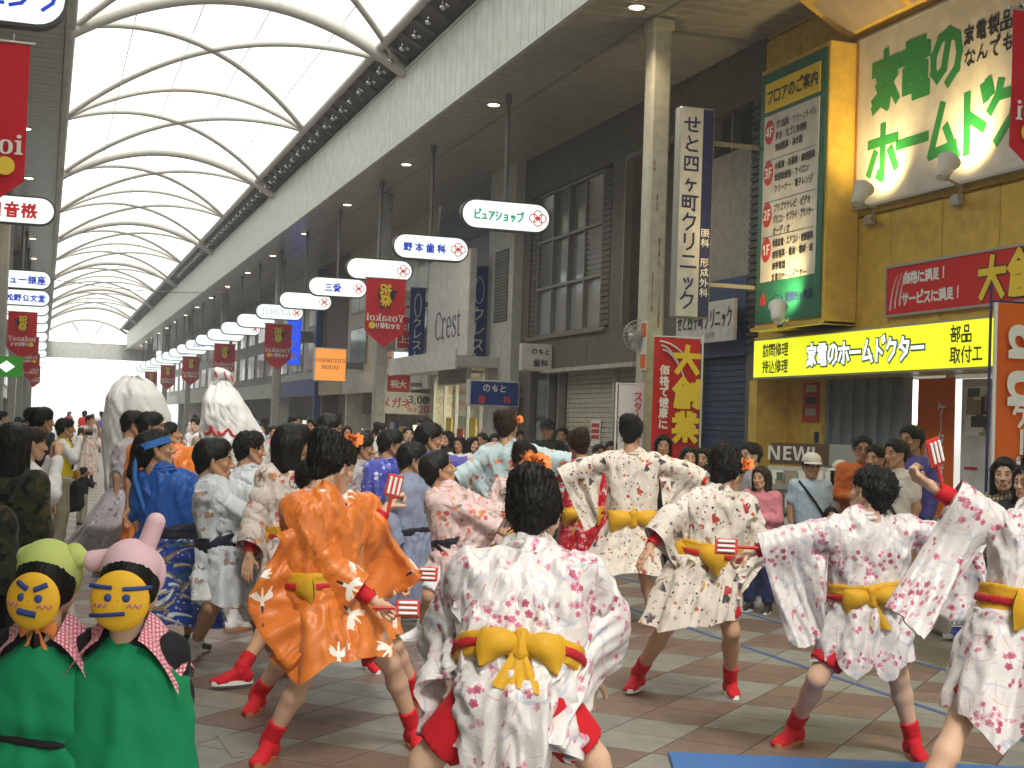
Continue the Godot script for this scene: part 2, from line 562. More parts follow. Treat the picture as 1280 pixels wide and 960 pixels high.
	M.glow_brown = glowing(Color(0.6, 0.3, 0.1), 0.16, Color(0.4, 0.2, 0.1))
	M.glow_white = glowing(Color(1.0, 1.0, 1.0), 0.34)
	M.lamp = glowing(Color(1.0, 0.93, 0.8), 2.2)
	M.flood = glowing(Color(1.0, 0.9, 0.68), 3.0)
	M.clinic_wall = worn(lin(0.155, 0.14, 0.11), 0.62, streaky, 0.35, rough_bump, 0.15)
	M.clinic_tile = worn(lin(0.13, 0.115, 0.092), 0.6, streaky, 0.5)
	M.clinic_light = worn(lin(0.40, 0.385, 0.35), 0.6, streaky, 0.35)
	M.frame = plain(lin(0.22, 0.21, 0.18), 0.45, 0.3)
	M.frame_dark = plain(lin(0.06, 0.058, 0.052), 0.5, 0.2)
	M.alu = plain(lin(0.45, 0.45, 0.43), 0.35, 0.5)
	M.pane_dull = plain(lin(0.17, 0.20, 0.19), 0.12)
	M.pane_dark = plain(lin(0.05, 0.055, 0.05), 0.1)
	M.pane_pale = plain(lin(0.32, 0.345, 0.35), 0.2)
	var glass := plain(Color(0.85, 0.9, 0.9, 0.12), 0.05)
	glass.transparency = BaseMaterial3D.TRANSPARENCY_ALPHA
	M.glass = glass
	M.partition = worn(lin(0.23, 0.27, 0.29), 0.45, streaky, 0.5)
	M.shutter = worn(lin(0.60, 0.56, 0.44), 0.5, streaky, 0.5)
	M.shutter_blue = worn(lin(0.03, 0.06, 0.14), 0.45, streaky, 0.5)
	M.beige = worn(lin(0.47, 0.43, 0.36), 0.6, streaky, 0.35)
	M.board_blue = worn(lin(0.03, 0.07, 0.20), 0.5, streaky, 0.4)
	M.light_front = worn(lin(0.60, 0.61, 0.59), 0.55, streaky, 0.3)
	M.cream_front = worn(lin(0.56, 0.53, 0.45), 0.55, streaky, 0.3)
	M.tan_front = worn(lin(0.45, 0.37, 0.27), 0.6, streaky, 0.3)
	M.brown_front = worn(lin(0.13, 0.07, 0.04), 0.65, streaky, 0.6)
	M.grey_front = worn(lin(0.30, 0.30, 0.285), 0.6, streaky, 0.3)
	M.blue_trim = worn(lin(0.025, 0.07, 0.30), 0.45, streaky, 0.4)
	M.blue_corrugated = worn(lin(0.06, 0.11, 0.22), 0.4, streaky, 0.4)
	M.interior = plain(lin(0.24, 0.22, 0.19), 0.8)
	M.interior_dark = plain(lin(0.05, 0.045, 0.04), 0.9)
	M.wood = worn(lin(0.38, 0.24, 0.10), 0.5, streaky, 0.8)
	M.white_board = worn(lin(0.74, 0.735, 0.72), 0.5, patch, 0.5)
	M.orange_flag = cloth(lin(0.72, 0.14, 0.012), 0.6)
	M.red_flag = cloth(lin(0.60, 0.02, 0.022), 0.6)
	M.red_banner = cloth(lin(0.58, 0.016, 0.03), 0.6)
	M.navy_flag = cloth(lin(0.02, 0.055, 0.27), 0.65)
	M.white_flag = cloth(lin(0.72, 0.73, 0.74), 0.7)
	M.poster = plain(Color.WHITE, 0.5)
	M.poster.albedo_texture = printed("poster", 256)
	M.rust = worn(lin(0.25, 0.10, 0.035), 0.9, patch, 3.0)
	# people
	for k in ["cherry", "fans", "cranes", "peony", "sky", "red", "cart", "indigo", "silver", "grey", "waves"]:
		M["print_" + k] = cloth(Color.WHITE, 0.46 if k in ["cherry", "cranes"] else 0.58, printed(k), {"cherry": 2.1, "cranes": 1.25, "fans": 1.6}.get(k, 1.9), 0.35)
	for k in ["cherry", "cranes"]:
		M["print_" + k].roughness = 0.4
		M["print_" + k].metallic_specular = 0.5
	M.camo = cloth(Color.WHITE, 0.85, printed("camo", 256), 1.6)
	M.plaid = cloth(Color.WHITE, 0.8, printed("plaid", 256), 4.5)
	M.gingham = cloth(Color.WHITE, 0.75, printed("gingham", 256), 6.0)
	for k in 3:
		var s := plain([lin(0.55, 0.33, 0.215), lin(0.46, 0.26, 0.155), lin(0.62, 0.40, 0.28)][k], 0.5)
		s.vertex_color_use_as_albedo = true
		s.metallic_specular = 0.35
		s.subsurf_scatter_enabled = true
		s.subsurf_scatter_strength = 0.05
		M["skin_%d" % k] = s
	M.hair = plain(lin(0.009, 0.008, 0.0075), 0.5)
	M.hair_brown = plain(lin(0.028, 0.016, 0.010), 0.5)
	for k in ["hair", "hair_brown"]:
		M[k].metallic_specular = 0.3
# ---------------------------------------------------------------- lettering: brush strokes on a 16 x 16 square, x right, y down
const STROKES := {
	"ア": "2 3 14 3 10 8; 8 6 8 10 4 15", "イ": "13 1 8 6 2 9; 9 6 9 15", "エ": "3 3 13 3; 8 3 8 13; 1 13 15 13", "オ": "1 5 15 5; 10 1 10 15 8 14; 10 5 2 13",
	"カ": "2 5 14 5 13 14 10 14; 7 1 6 9 2 15", "ク": "6 1 5 4 2 7; 6 4 13 4 11 10 5 15", "ケ": "5 1 2 7; 4 5 15 5; 10 5 9 11 6 15", "コ": "2 3 13 3 13 14; 1 14 14 14",
	"サ": "1 5 15 5; 5 1 5 10; 11 1 11 9 9 13 6 15", "シ": "3 2 6 4; 2 7 5 9; 3 15 9 12 14 4", "ス": "2 3 13 3 10 9 2 15; 9 9 14 15", "ソ": "3 2 5 7; 13 2 11 9 5 15",
	"タ": "6 1 5 4 2 7; 6 4 13 4 11 10 4 15; 5 7 11 11", "テ": "4 2 12 2; 1 6 15 6; 8 6 7 11 4 15", "ト": "5 1 5 15; 5 6 12 10", "ナ": "1 6 15 6; 8 1 8 8 4 15", "ニ": "3 4 13 4; 1 13 15 13",
	"ネ": "8 1 10 3; 2 5 13 5 7 10 1 12; 8 9 8 15; 10 9 14 12", "ヒ": "3 2 3 13 5 14 14 14; 3 8 13 5", "フ": "2 3 14 3 12 10 5 15", "ヘ": "1 10 6 4 15 13", "ホ": "1 5 15 5; 8 1 8 15 6 14; 4 8 1 13; 12 8 15 13",
	"ハ": "6 3 2 13; 10 3 14 13", "マ": "1 3 15 3 8 11; 5 8 11 14", "ミ": "4 2 12 4; 4 7 11 9; 3 12 13 15", "ム": "8 1 3 13 14 12; 10 7 15 15", "メ": "12 1 9 9 3 15; 4 5 13 13", "ユ": "3 4 11 4 10 13; 1 13 15 13",
	"ヨ": "3 2 13 2 13 14; 4 8 13 8; 2 14 13 14", "ラ": "4 2 12 2; 2 6 14 6 12 11 5 15", "リ": "4 2 4 9; 12 1 12 9 10 13 6 15", "レ": "4 1 4 14 9 12 15 7", "ロ": "2 3 14 3 14 14 2 14 2 3", "ン": "3 3 7 6; 2 14 9 12 15 5",
	"ー": "1 8 15 8", "・": "7 8 9 8", "ツ": "3 3 5 7; 8 2 9 6; 14 3 12 9 6 15",
	"の": "9 3 7 11 4 13 2 11 2 7 5 3 9 2 13 4 14 8 13 12 9 15", "こ": "4 3 12 3; 3 9 3 12 6 14 13 14", "な": "2 5 9 5; 6 2 2 11; 12 4 15 7; 10 7 10 13 7 15 5 13 8 11 14 14", "ん": "8 2 2 14 6 9 9 9 10 13 13 13 15 9",
	"て": "2 4 14 3 8 7 7 11 9 14 12 15", "も": "8 1 6 10 8 14 12 13 13 9; 3 5 12 5; 3 9 12 9", "お": "2 5 10 5; 6 2 6 13 3 14 2 11 8 7 13 8 13 12 9 15; 12 2 15 5", "ま": "2 4 14 4; 3 8 13 8; 8 1 8 13 4 14 3 12 7 11 13 14",
	"せ": "1 7 15 6; 11 2 11 10 9 10; 5 3 5 13 8 14 13 14", "と": "5 2 7 7; 13 5 4 9 3 12 6 14 13 14", "よ": "8 5 13 5; 8 1 8 12 4 14 2 12 6 11 13 14", "に": "3 2 2 14; 7 5 14 5; 7 11 8 14 15 14", "は": "3 2 2 14; 6 5 15 5; 11 2 11 13 8 15 6 13 9 11 15 14",
	"し": "5 2 5 12 8 15 14 11", "さ": "2 5 14 4; 8 1 11 10 4 11 4 13 11 15", "ほ": "3 2 2 14; 7 3 15 3; 7 7 15 7; 11 3 11 13 8 15 6 13 9 11 15 14", "り": "5 2 4 10; 11 2 11 9 7 15", "め": "4 3 8 13; 11 2 4 13 2 11 5 6 11 5 14 9 10 14",
	"蔵": "1 2 15 2; 5 0 5 4; 11 0 11 4; 2 5 15 5; 3 5 3 11 1 15; 5 8 10 8; 5 8 5 13 10 13; 5 10 10 10; 7 8 7 13; 11 4 12 10 15 15; 14 8 10 14", "濯": "2 2 4 4; 1 7 3 8; 1 15 4 10; 6 1 9 1 9 5 6 5; 11 1 14 1 14 5 11 5; 8 6 6 9; 7 8 7 15; 7 8 15 8; 7 10 14 10; 7 12 14 12; 7 15 15 15; 11 8 11 15", "燥": "3 1 3 8 1 15; 1 5 2 8; 5 4 4 7; 4 10 6 13; 9 1 13 1 13 4 9 4 9 1; 7 5 10 5 10 8 7 8 7 5; 12 5 15 5 15 8 12 8 12 5; 6 10 16 10; 11 9 11 15; 10 11 7 15; 12 11 15 15",
	"節": "4 0 2 4; 3 2 8 2; 11 0 9 4; 10 2 15 2; 2 6 8 6 8 11 2 11; 2 8 8 8; 2 6 2 15 6 13; 6 12 8 15; 10 6 15 6 15 12 13 12; 10 6 10 15", "容": "8 0 8 2; 2 4 2 2 14 2 14 4; 6 5 3 7; 10 5 13 7; 8 6 2 11; 8 6 14 11; 5 11 11 11 11 15 5 15 5 11", "照": "1 2 6 2 6 9 1 9 1 2; 1 5 6 5; 8 2 14 2 13 6; 10 2 8 6; 9 7 14 7 14 10 9 10 9 7; 2 12 1 15; 6 12 6 15; 10 12 11 15; 13 12 15 15", "浄": "2 2 4 4; 1 7 3 8; 1 15 4 10; 9 1 7 4; 8 3 13 3 11 5; 7 6 14 6 14 12; 5 9 16 9; 7 12 14 12; 11 6 11 15 9 14", "美": "5 0 6 2; 11 0 10 2; 2 3 14 3; 3 5 13 5; 1 8 15 8; 8 3 8 10; 2 11 14 11; 8 10 7 12 2 15; 9 12 14 15",
	"一": "1 8 15 8", "三": "3 3 13 3; 4 8 12 8; 1 14 15 14", "大": "1 6 15 6; 8 1 7 8 2 15; 8 7 14 15", "四": "2 3 14 3 14 14 2 14 2 3; 6 3 6 8 4 10; 10 3 10 9 13 9", "町": "1 3 8 3 8 12 1 12 1 3; 1 7 8 7; 4 3 4 12; 9 3 15 3; 12 3 12 15 10 14",
	"家": "8 0 8 2; 2 5 2 3 14 3 14 5; 4 6 12 6; 9 6 4 9; 6 8 10 11 9 15 7 14; 9 10 2 13; 9 12 2 15; 13 7 10 9; 10 9 14 14", "電": "4 1 12 1; 2 5 2 3 14 3 14 5; 8 1 8 7; 4 5 6 5; 10 5 12 5; 4 7 6 7; 10 7 12 7; 3 8 13 8 13 13 3 13 3 8; 3 10 13 10; 8 8 8 15 14 15 14 13",
	"製": "2 2 9 2; 1 4 10 4; 5 0 5 8; 3 4 3 8; 8 4 8 7; 11 1 11 6; 14 0 14 8; 1 9 15 9; 8 9 3 13; 5 11 5 15 8 14; 8 10 14 15; 12 11 9 13", "品": "5 1 11 1 11 6 5 6 5 1; 1 9 7 9 7 15 1 15 1 9; 9 9 15 9 15 15 9 15 9 9", "修": "4 1 1 7; 3 5 3 15; 6 4 6 12; 9 1 7 4; 8 3 14 3 8 8; 10 4 15 8; 13 8 8 10; 14 10 8 13; 15 12 8 15",
	"理": "1 3 6 3; 1 8 6 8; 1 13 6 12; 3 3 3 12; 8 2 15 2 15 8 8 8 8 2; 8 5 15 5; 11 2 11 15; 8 11 15 11; 7 15 16 15", "案": "8 0 8 2; 2 4 2 2 14 2 14 4; 7 3 4 8 11 8; 3 5 13 5; 11 5 5 9; 1 10 15 10; 8 8 8 15; 7 10 2 14; 9 10 14 14", "内": "2 4 14 4 14 15 12 14; 2 4 2 15; 8 1 8 6 4 11; 8 7 12 11",
	"店": "8 0 8 2; 2 2 15 2; 3 2 3 10 1 15; 9 4 9 9; 9 6 14 6; 5 9 13 9 13 15 5 15 5 9", "訪": "1 4 7 4; 2 2 6 2; 2 6 6 6; 2 9 6 9; 2 11 6 11 6 15 2 15 2 11; 12 1 12 4; 8 4 16 4; 11 4 9 15; 10 8 14 8 14 14 12 15", "問": "1 2 7 2 7 7 1 7; 1 2 1 15; 1 4 7 4; 9 2 15 2 15 15 13 15; 9 2 9 7 15 7; 9 4 15 4; 5 10 11 10 11 13 5 13 5 10",
	"持": "1 4 6 4; 4 1 4 14 2 14; 1 9 6 8; 8 3 15 3; 11 1 11 7; 7 6 16 6; 7 9 16 9; 13 7 13 15 11 14; 9 11 10 13", "込": "2 2 4 4; 1 7 4 7 4 12 1 15; 3 13 7 15 16 15; 10 2 11 3 7 12; 11 4 15 12", "部": "4 0 4 2; 1 3 9 3; 3 4 4 7; 7 4 6 7; 0 8 10 8; 2 10 8 10 8 14 2 14 2 10; 11 2 15 2 13 7 15 10 13 12; 11 2 11 15",
	"取": "1 2 9 2; 2 2 2 13; 7 2 7 15; 2 6 7 6; 2 9 7 9; 0 13 8 12; 9 4 15 4 13 9 9 15; 10 6 15 15", "付": "5 1 1 8; 3 6 3 15; 6 5 16 5; 13 1 13 15 10 14; 8 8 10 11", "工": "3 3 13 3; 8 3 8 13; 1 13 15 13", "創": "6 0 1 6; 6 1 11 5; 4 5 8 5; 3 7 9 7 9 10 3 10; 3 7 2 15; 4 12 9 12 9 15 4 15 4 12; 12 3 12 11; 15 1 15 15 13 14",
	"業": "6 0 6 3; 10 0 10 3; 3 1 4 3; 13 1 12 3; 1 4 15 4; 4 6 12 6; 3 8 13 8; 1 10 15 10; 8 4 8 15; 7 10 2 15; 9 10 14 15", "科": "6 1 2 3; 1 5 8 5; 4 2 4 15; 4 6 1 11; 5 7 8 10; 9 3 11 5; 9 7 11 9; 8 12 16 10; 13 1 13 15", "眼": "1 2 6 2 6 14 1 14 1 2; 1 6 6 6; 1 10 6 10; 8 2 14 2 14 8 8 8; 8 5 14 5; 8 2 8 14 11 13; 10 8 15 15; 15 9 12 11",
	"形": "1 2 9 2; 1 7 9 7; 3 2 3 8 1 15; 7 2 7 15; 14 1 10 4; 15 5 10 9; 15 10 9 15", "成": "2 4 15 4; 3 4 3 10 1 15; 3 8 7 8 7 12 5 12; 10 1 11 9 15 14 15 11; 13 7 8 14; 12 1 14 3", "外": "4 1 1 7; 3 4 8 4 6 10 1 15; 3 7 6 10; 11 1 11 15; 11 6 15 10", "野": "1 2 7 2 7 8 1 8 1 2; 1 5 7 5; 4 2 4 14; 1 11 7 11; 0 14 8 13; 9 2 15 2 12 5; 10 4 13 6; 8 7 15 7 14 9; 12 7 12 15 10 14",
	"本": "1 4 15 4; 8 1 8 15; 8 5 2 12; 8 5 14 12; 5 12 11 12", "歯": "8 0 8 5; 8 2 13 2; 4 1 4 5; 1 5 15 5; 2 7 2 15 14 15 14 7; 4 10 12 10; 8 6 8 14; 5 7 6 9; 11 7 10 9; 8 10 5 13; 8 10 11 13", "愛": "13 0 3 2; 3 3 4 5; 7 3 8 5; 12 3 11 5; 1 8 1 6 15 6 15 8; 3 9 4 11; 6 8 7 10 11 10; 12 8 13 10; 7 11 3 14; 6 12 12 12 3 16; 6 13 14 16",
	"日": "3 2 13 2 13 15 3 15 3 2; 3 8 13 8", "音": "8 0 8 2; 2 3 14 3; 5 4 6 7; 11 4 10 7; 1 7 15 7; 4 9 12 9 12 15 4 15 4 9; 4 12 12 12", "機": "1 4 6 4; 3 1 3 15; 3 6 1 10; 4 6 6 9; 9 1 7 4 9 4 7 7; 14 1 12 4 14 4 12 7; 6 9 16 9; 9 9 7 15; 11 3 12 10 15 15; 14 11 10 15", "銀": "4 1 1 5; 4 1 7 4; 2 6 6 6; 1 9 7 9; 4 6 4 14; 1 14 7 13; 9 2 14 2 14 8 9 8; 9 5 14 5; 9 2 9 14 11 13; 11 8 15 15; 15 9 13 11",
	"座": "8 0 8 2; 2 2 15 2; 3 2 3 10 1 15; 6 5 5 9; 6 7 8 9; 12 5 11 9; 12 7 14 9; 9 4 9 15; 5 11 14 11; 4 15 15 15", "松": "1 5 7 5; 4 1 4 15; 4 6 1 11; 5 6 7 9; 10 2 8 8; 12 2 15 8; 11 8 9 14 14 13; 13 11 15 15", "公": "6 2 2 8; 10 2 14 8; 7 7 4 14 12 13; 11 10 14 15", "文": "8 1 8 3; 1 4 15 4; 12 4 9 10 2 15; 4 4 8 11 14 15", "堂": "8 0 8 3; 4 1 5 3; 12 1 11 3; 1 6 1 4 15 4 15 6; 5 6 11 6 11 9 5 9 5 6; 3 12 13 12; 8 9 8 15; 1 15 15 15",
	"円": "2 2 14 2 14 15 12 14; 2 2 2 15; 8 2 8 8; 2 8 14 8", "分": "6 2 2 7; 10 2 14 7; 4 8 12 8 11 14 9 14; 7 8 3 15", "祝": "3 1 4 3; 1 4 7 4 1 10; 4 7 4 15; 5 8 7 10; 9 2 15 2 15 8 9 8 9 2; 10 8 8 15; 13 8 13 14 16 14 16 12", "祭": "5 0 1 7; 5 2 8 2 1 9; 4 4 6 5; 9 1 15 1 12 6 15 8; 10 3 13 6; 5 8 11 8; 2 10 14 10; 8 10 8 15; 5 12 3 14; 11 12 13 14",
	"器": "2 1 6 1 6 5 2 5 2 1; 10 1 14 1 14 5 10 5 10 1; 1 8 15 8; 8 5 2 11; 8 8 14 11; 2 11 6 11 6 15 2 15 2 11; 10 11 14 11 14 15 10 15 10 11", "具": "4 1 12 1 12 9 4 9 4 1; 4 4 12 4; 4 6 12 6; 1 11 15 11; 5 12 2 15; 11 12 14 15", "生": "4 1 2 6; 3 4 14 4; 8 1 8 14; 3 9 13 9; 1 14 15 14", "処": "4 1 2 7; 4 4 8 4 6 10 1 15; 3 7 8 13 16 15; 10 3 9 11; 10 3 14 3 14 11 16 10",
	"明": "1 3 6 3 6 13 1 13 1 3; 1 8 6 8; 9 2 15 2 15 15 13 15; 9 2 9 10 7 15; 9 6 15 6; 9 10 15 10", "水": "8 1 8 15 6 14; 2 5 6 5 2 13; 14 3 9 7; 9 6 15 13", "冷": "2 3 4 6; 1 13 4 9; 10 1 5 8; 10 2 16 8; 8 7 12 7; 7 10 14 10 10 14; 10 10 10 15", "庫": "8 0 8 2; 2 2 15 2; 3 2 3 10 1 15; 5 5 15 5; 6 7 14 7 14 11 6 11 6 7; 6 9 14 9; 10 4 10 15; 4 13 16 13", "洗": "2 2 4 4; 1 7 3 8; 1 15 4 10; 7 2 6 6; 6 5 15 5; 11 1 11 9; 5 9 16 9; 9 9 6 15; 12 9 12 14 16 14",
	"調": "1 4 6 4; 2 2 5 2; 1 7 6 7; 2 10 5 10 5 14 2 14 2 10; 8 2 15 2 15 15; 8 2 8 10 7 15; 10 5 13 5; 11 3 11 8; 10 8 13 8; 10 10 13 10 13 13 10 13 10 10", "食": "8 0 1 6; 8 0 15 6; 8 3 8 5; 4 6 12 6 12 11 4 11; 4 8 12 8; 4 6 4 15 8 13; 8 11 14 15; 13 11 10 13", "乾": "1 3 8 3; 5 1 5 6; 2 6 7 6 7 10 2 10 2 6; 2 8 7 8; 1 12 8 12; 5 10 5 15; 11 1 9 6; 10 4 15 4; 10 7 14 7 10 14 15 14 15 12",
	"子": "3 2 13 2 8 6; 8 6 8 15 5 14; 1 8 15 8", "季": "12 0 3 2; 1 4 15 4; 8 1 8 8; 7 4 2 8; 9 4 14 8; 4 9 12 9 8 11; 8 11 8 15 6 15; 1 12 15 12", "池": "2 2 4 4; 1 7 3 8; 1 15 4 10; 6 7 15 4 15 10 13 10; 10 1 10 11; 7 4 7 14 15 14 15 12", "球": "1 3 6 3; 1 8 6 8; 0 14 6 12; 3 3 3 12; 7 4 16 4; 11 1 11 15 9 14; 8 7 10 9; 7 13 11 10; 15 7 12 9; 12 9 16 14; 13 1 15 3",
	"携": "1 4 5 4; 3 1 3 14 1 14; 1 9 5 8; 9 1 7 5; 8 3 8 9; 8 3 15 3; 8 5 14 5; 8 7 14 7; 11 3 11 9; 7 9 16 9; 8 11 13 11 8 15; 12 13 15 13 14 15", "帯": "1 3 15 3; 4 1 4 5; 8 0 8 5; 12 1 12 5; 4 5 12 5; 1 9 1 7 15 7 15 9; 4 9 4 14; 4 9 12 9 12 14; 8 7 8 16", "話": "1 4 6 4; 2 2 5 2; 1 7 6 7; 2 10 5 10 5 14 2 14 2 10; 14 1 8 3; 7 6 16 6; 12 2 12 10; 8 10 15 10 15 15 8 15 8 10", "満": "2 2 4 4; 1 7 3 8; 1 15 4 10; 6 3 15 3; 8 1 8 5; 13 1 13 5; 8 5 13 5; 6 7 15 7 15 15; 6 7 6 15; 10 5 10 12; 8 9 8 12 13 12 13 9",
	"足": "4 2 12 2 12 6 4 6 4 2; 8 6 8 14; 8 10 13 10; 4 9 4 13 1 15; 4 13 15 15", "上": "8 1 8 14; 8 7 14 7; 1 14 15 14", "仕": "5 1 1 8; 3 6 3 15; 6 7 16 7; 11 2 11 14; 7 14 15 14", "価": "5 1 1 8; 3 6 3 15; 6 3 16 3; 7 7 15 7 15 14 7 14 7 7; 9 3 9 14; 13 3 13 14", "格": "1 4 7 4; 4 1 4 15; 4 6 1 11; 10 1 8 5; 9 3 14 3 7 10; 10 4 16 9; 9 10 14 10 14 15 9 15 9 10", "専": "2 2 14 2; 4 4 12 4 12 8 4 8 4 4; 4 6 12 6; 8 0 8 10; 1 10 15 10; 11 9 11 15 9 14; 4 12 6 14", "門": "1 2 7 2 7 7 1 7; 1 2 1 15; 1 4 7 4; 9 2 15 2 15 15 13 15; 9 2 9 7 15 7; 9 4 15 4",
	"楽": "8 0 7 2; 5 2 11 2 11 8 5 8 5 2; 5 5 11 5; 1 3 3 5; 1 9 3 7; 15 3 13 5; 13 7 15 9; 1 10 15 10; 8 8 8 15; 7 10 2 15; 9 10 14 15", "用": "3 2 13 2 13 15 11 14; 3 2 3 10 1 15; 8 2 8 14; 3 6 13 6; 3 10 13 10", "!": "8 1 8 10; 8 13 8 14", "健": "4 1 1 7; 3 5 3 15; 6 3 8 3 6 7 8 7 5 14; 6 11 9 15 16 15; 9 3 15 3 15 7 9 7; 9 5 16 5; 9 10 15 10; 12 1 12 13", "康": "8 0 8 2; 2 2 15 2; 3 2 3 10 1 15; 6 5 13 5 13 9 6 9; 5 7 15 7; 9 4 9 15 7 14; 6 11 8 12; 5 14 8 12; 13 10 10 12; 10 11 14 14",
}
const VOICED := {"ガ": "カ", "グ": "ク", "ゴ": "コ", "ジ": "シ", "ズ": "ス", "ダ": "タ", "デ": "テ", "ド": "ト", "ビ": "ヒ", "ブ": "フ", "ベ": "ヘ", "ご": "こ", "で": "て", "じ": "し", "ぼ": "ほ", "ば": "は"}
const HALF_VOICED := {"プ": "フ", "ピ": "ヒ", "パ": "ハ"}
const SMALL := {"ッ": "ツ", "ュ": "ユ", "ョ": "ヨ", "ャ": "ア", "ヶ": "ケ", "ィ": "イ"}

func glyph_lines(ch: String) -> Array:
	var base: String = ch
	var extra := ""
	var k := 1.0
	if VOICED.has(ch):
		base = VOICED[ch]
		extra = "12 0 13 3; 14 -1 15 2"
	elif HALF_VOICED.has(ch):
		base = HALF_VOICED[ch]
		extra = "13 0 15 0 15 2 13 2 13 0"
	elif SMALL.has(ch):
		base = SMALL[ch]
		k = 0.7
	if not STROKES.has(base):
		return []
	var text: String = STROKES[base] + ("; " + extra if extra else "")
	var out := []
	for part in text.split(";"):
		var nums := part.strip_edges().split_floats(" ", false)
		var line := PackedVector2Array()
		for j in range(0, nums.size() - 1, 2):
			var x: float = nums[j] / 16.0 - 0.5
			var y: float = 0.5 - nums[j + 1] / 16.0
			if k < 1.0:
				x = x * k
				y = y * k - 0.14
			line.append(Vector2(x, y))
		out.append(line)
	return out

# lettering in the x-y plane, facing +z, centred on the origin; size is the height of a character
func lettering(words: String, size: float, weight: float, upright := false, narrow := 1.0, gap := 1.06, slant := 0.0) -> MB:
	var m := MB.new()
	var count := words.length()
	var z := 0.0
	for k in count:
		var at := Vector2((k - (count - 1) * 0.5) * size * narrow * gap, 0)
		if upright:
			at = Vector2(0, ((count - 1) * 0.5 - k) * size * gap)
		for line: PackedVector2Array in glyph_lines("|" if false else words[k]):
			var turned: bool = upright and words[k] == "ー"
			for j in line.size() - 1:
				var a := line[j]
				var b := line[j + 1]
				if turned:
					a = Vector2(a.y, -a.x)
					b = Vector2(b.y, -b.x)
				a = at + Vector2(a.x * size * narrow + a.y * size * slant, a.y * size)
				b = at + Vector2(b.x * size * narrow + b.y * size * slant, b.y * size)
				var d := (b - a).normalized()
				var s := Vector2(-d.y, d.x) * weight * size * 0.5
				var e := d * weight * size * 0.4
				z += 0.00006
				m.quad(v3(a - e - s, z), v3(b + e - s, z), v3(b + e + s, z), v3(a - e + s, z))
	return m

func v3(p: Vector2, z: float) -> Vector3:
	return Vector3(p.x, p.y, z)

func latin(words: String, size: float, bold := true, serif := false) -> Mesh:
	var t := TextMesh.new()
	var f := SystemFont.new()
	f.font_names = PackedStringArray(["Droid Serif" if serif else "Droid Sans"])
	f.font_weight = 700 if bold else 400
	t.font = f
	t.text = words
	t.font_size = 64
	t.pixel_size = size / 46.0
	t.depth = 0.001
	t.curve_step = 4.0
	return t

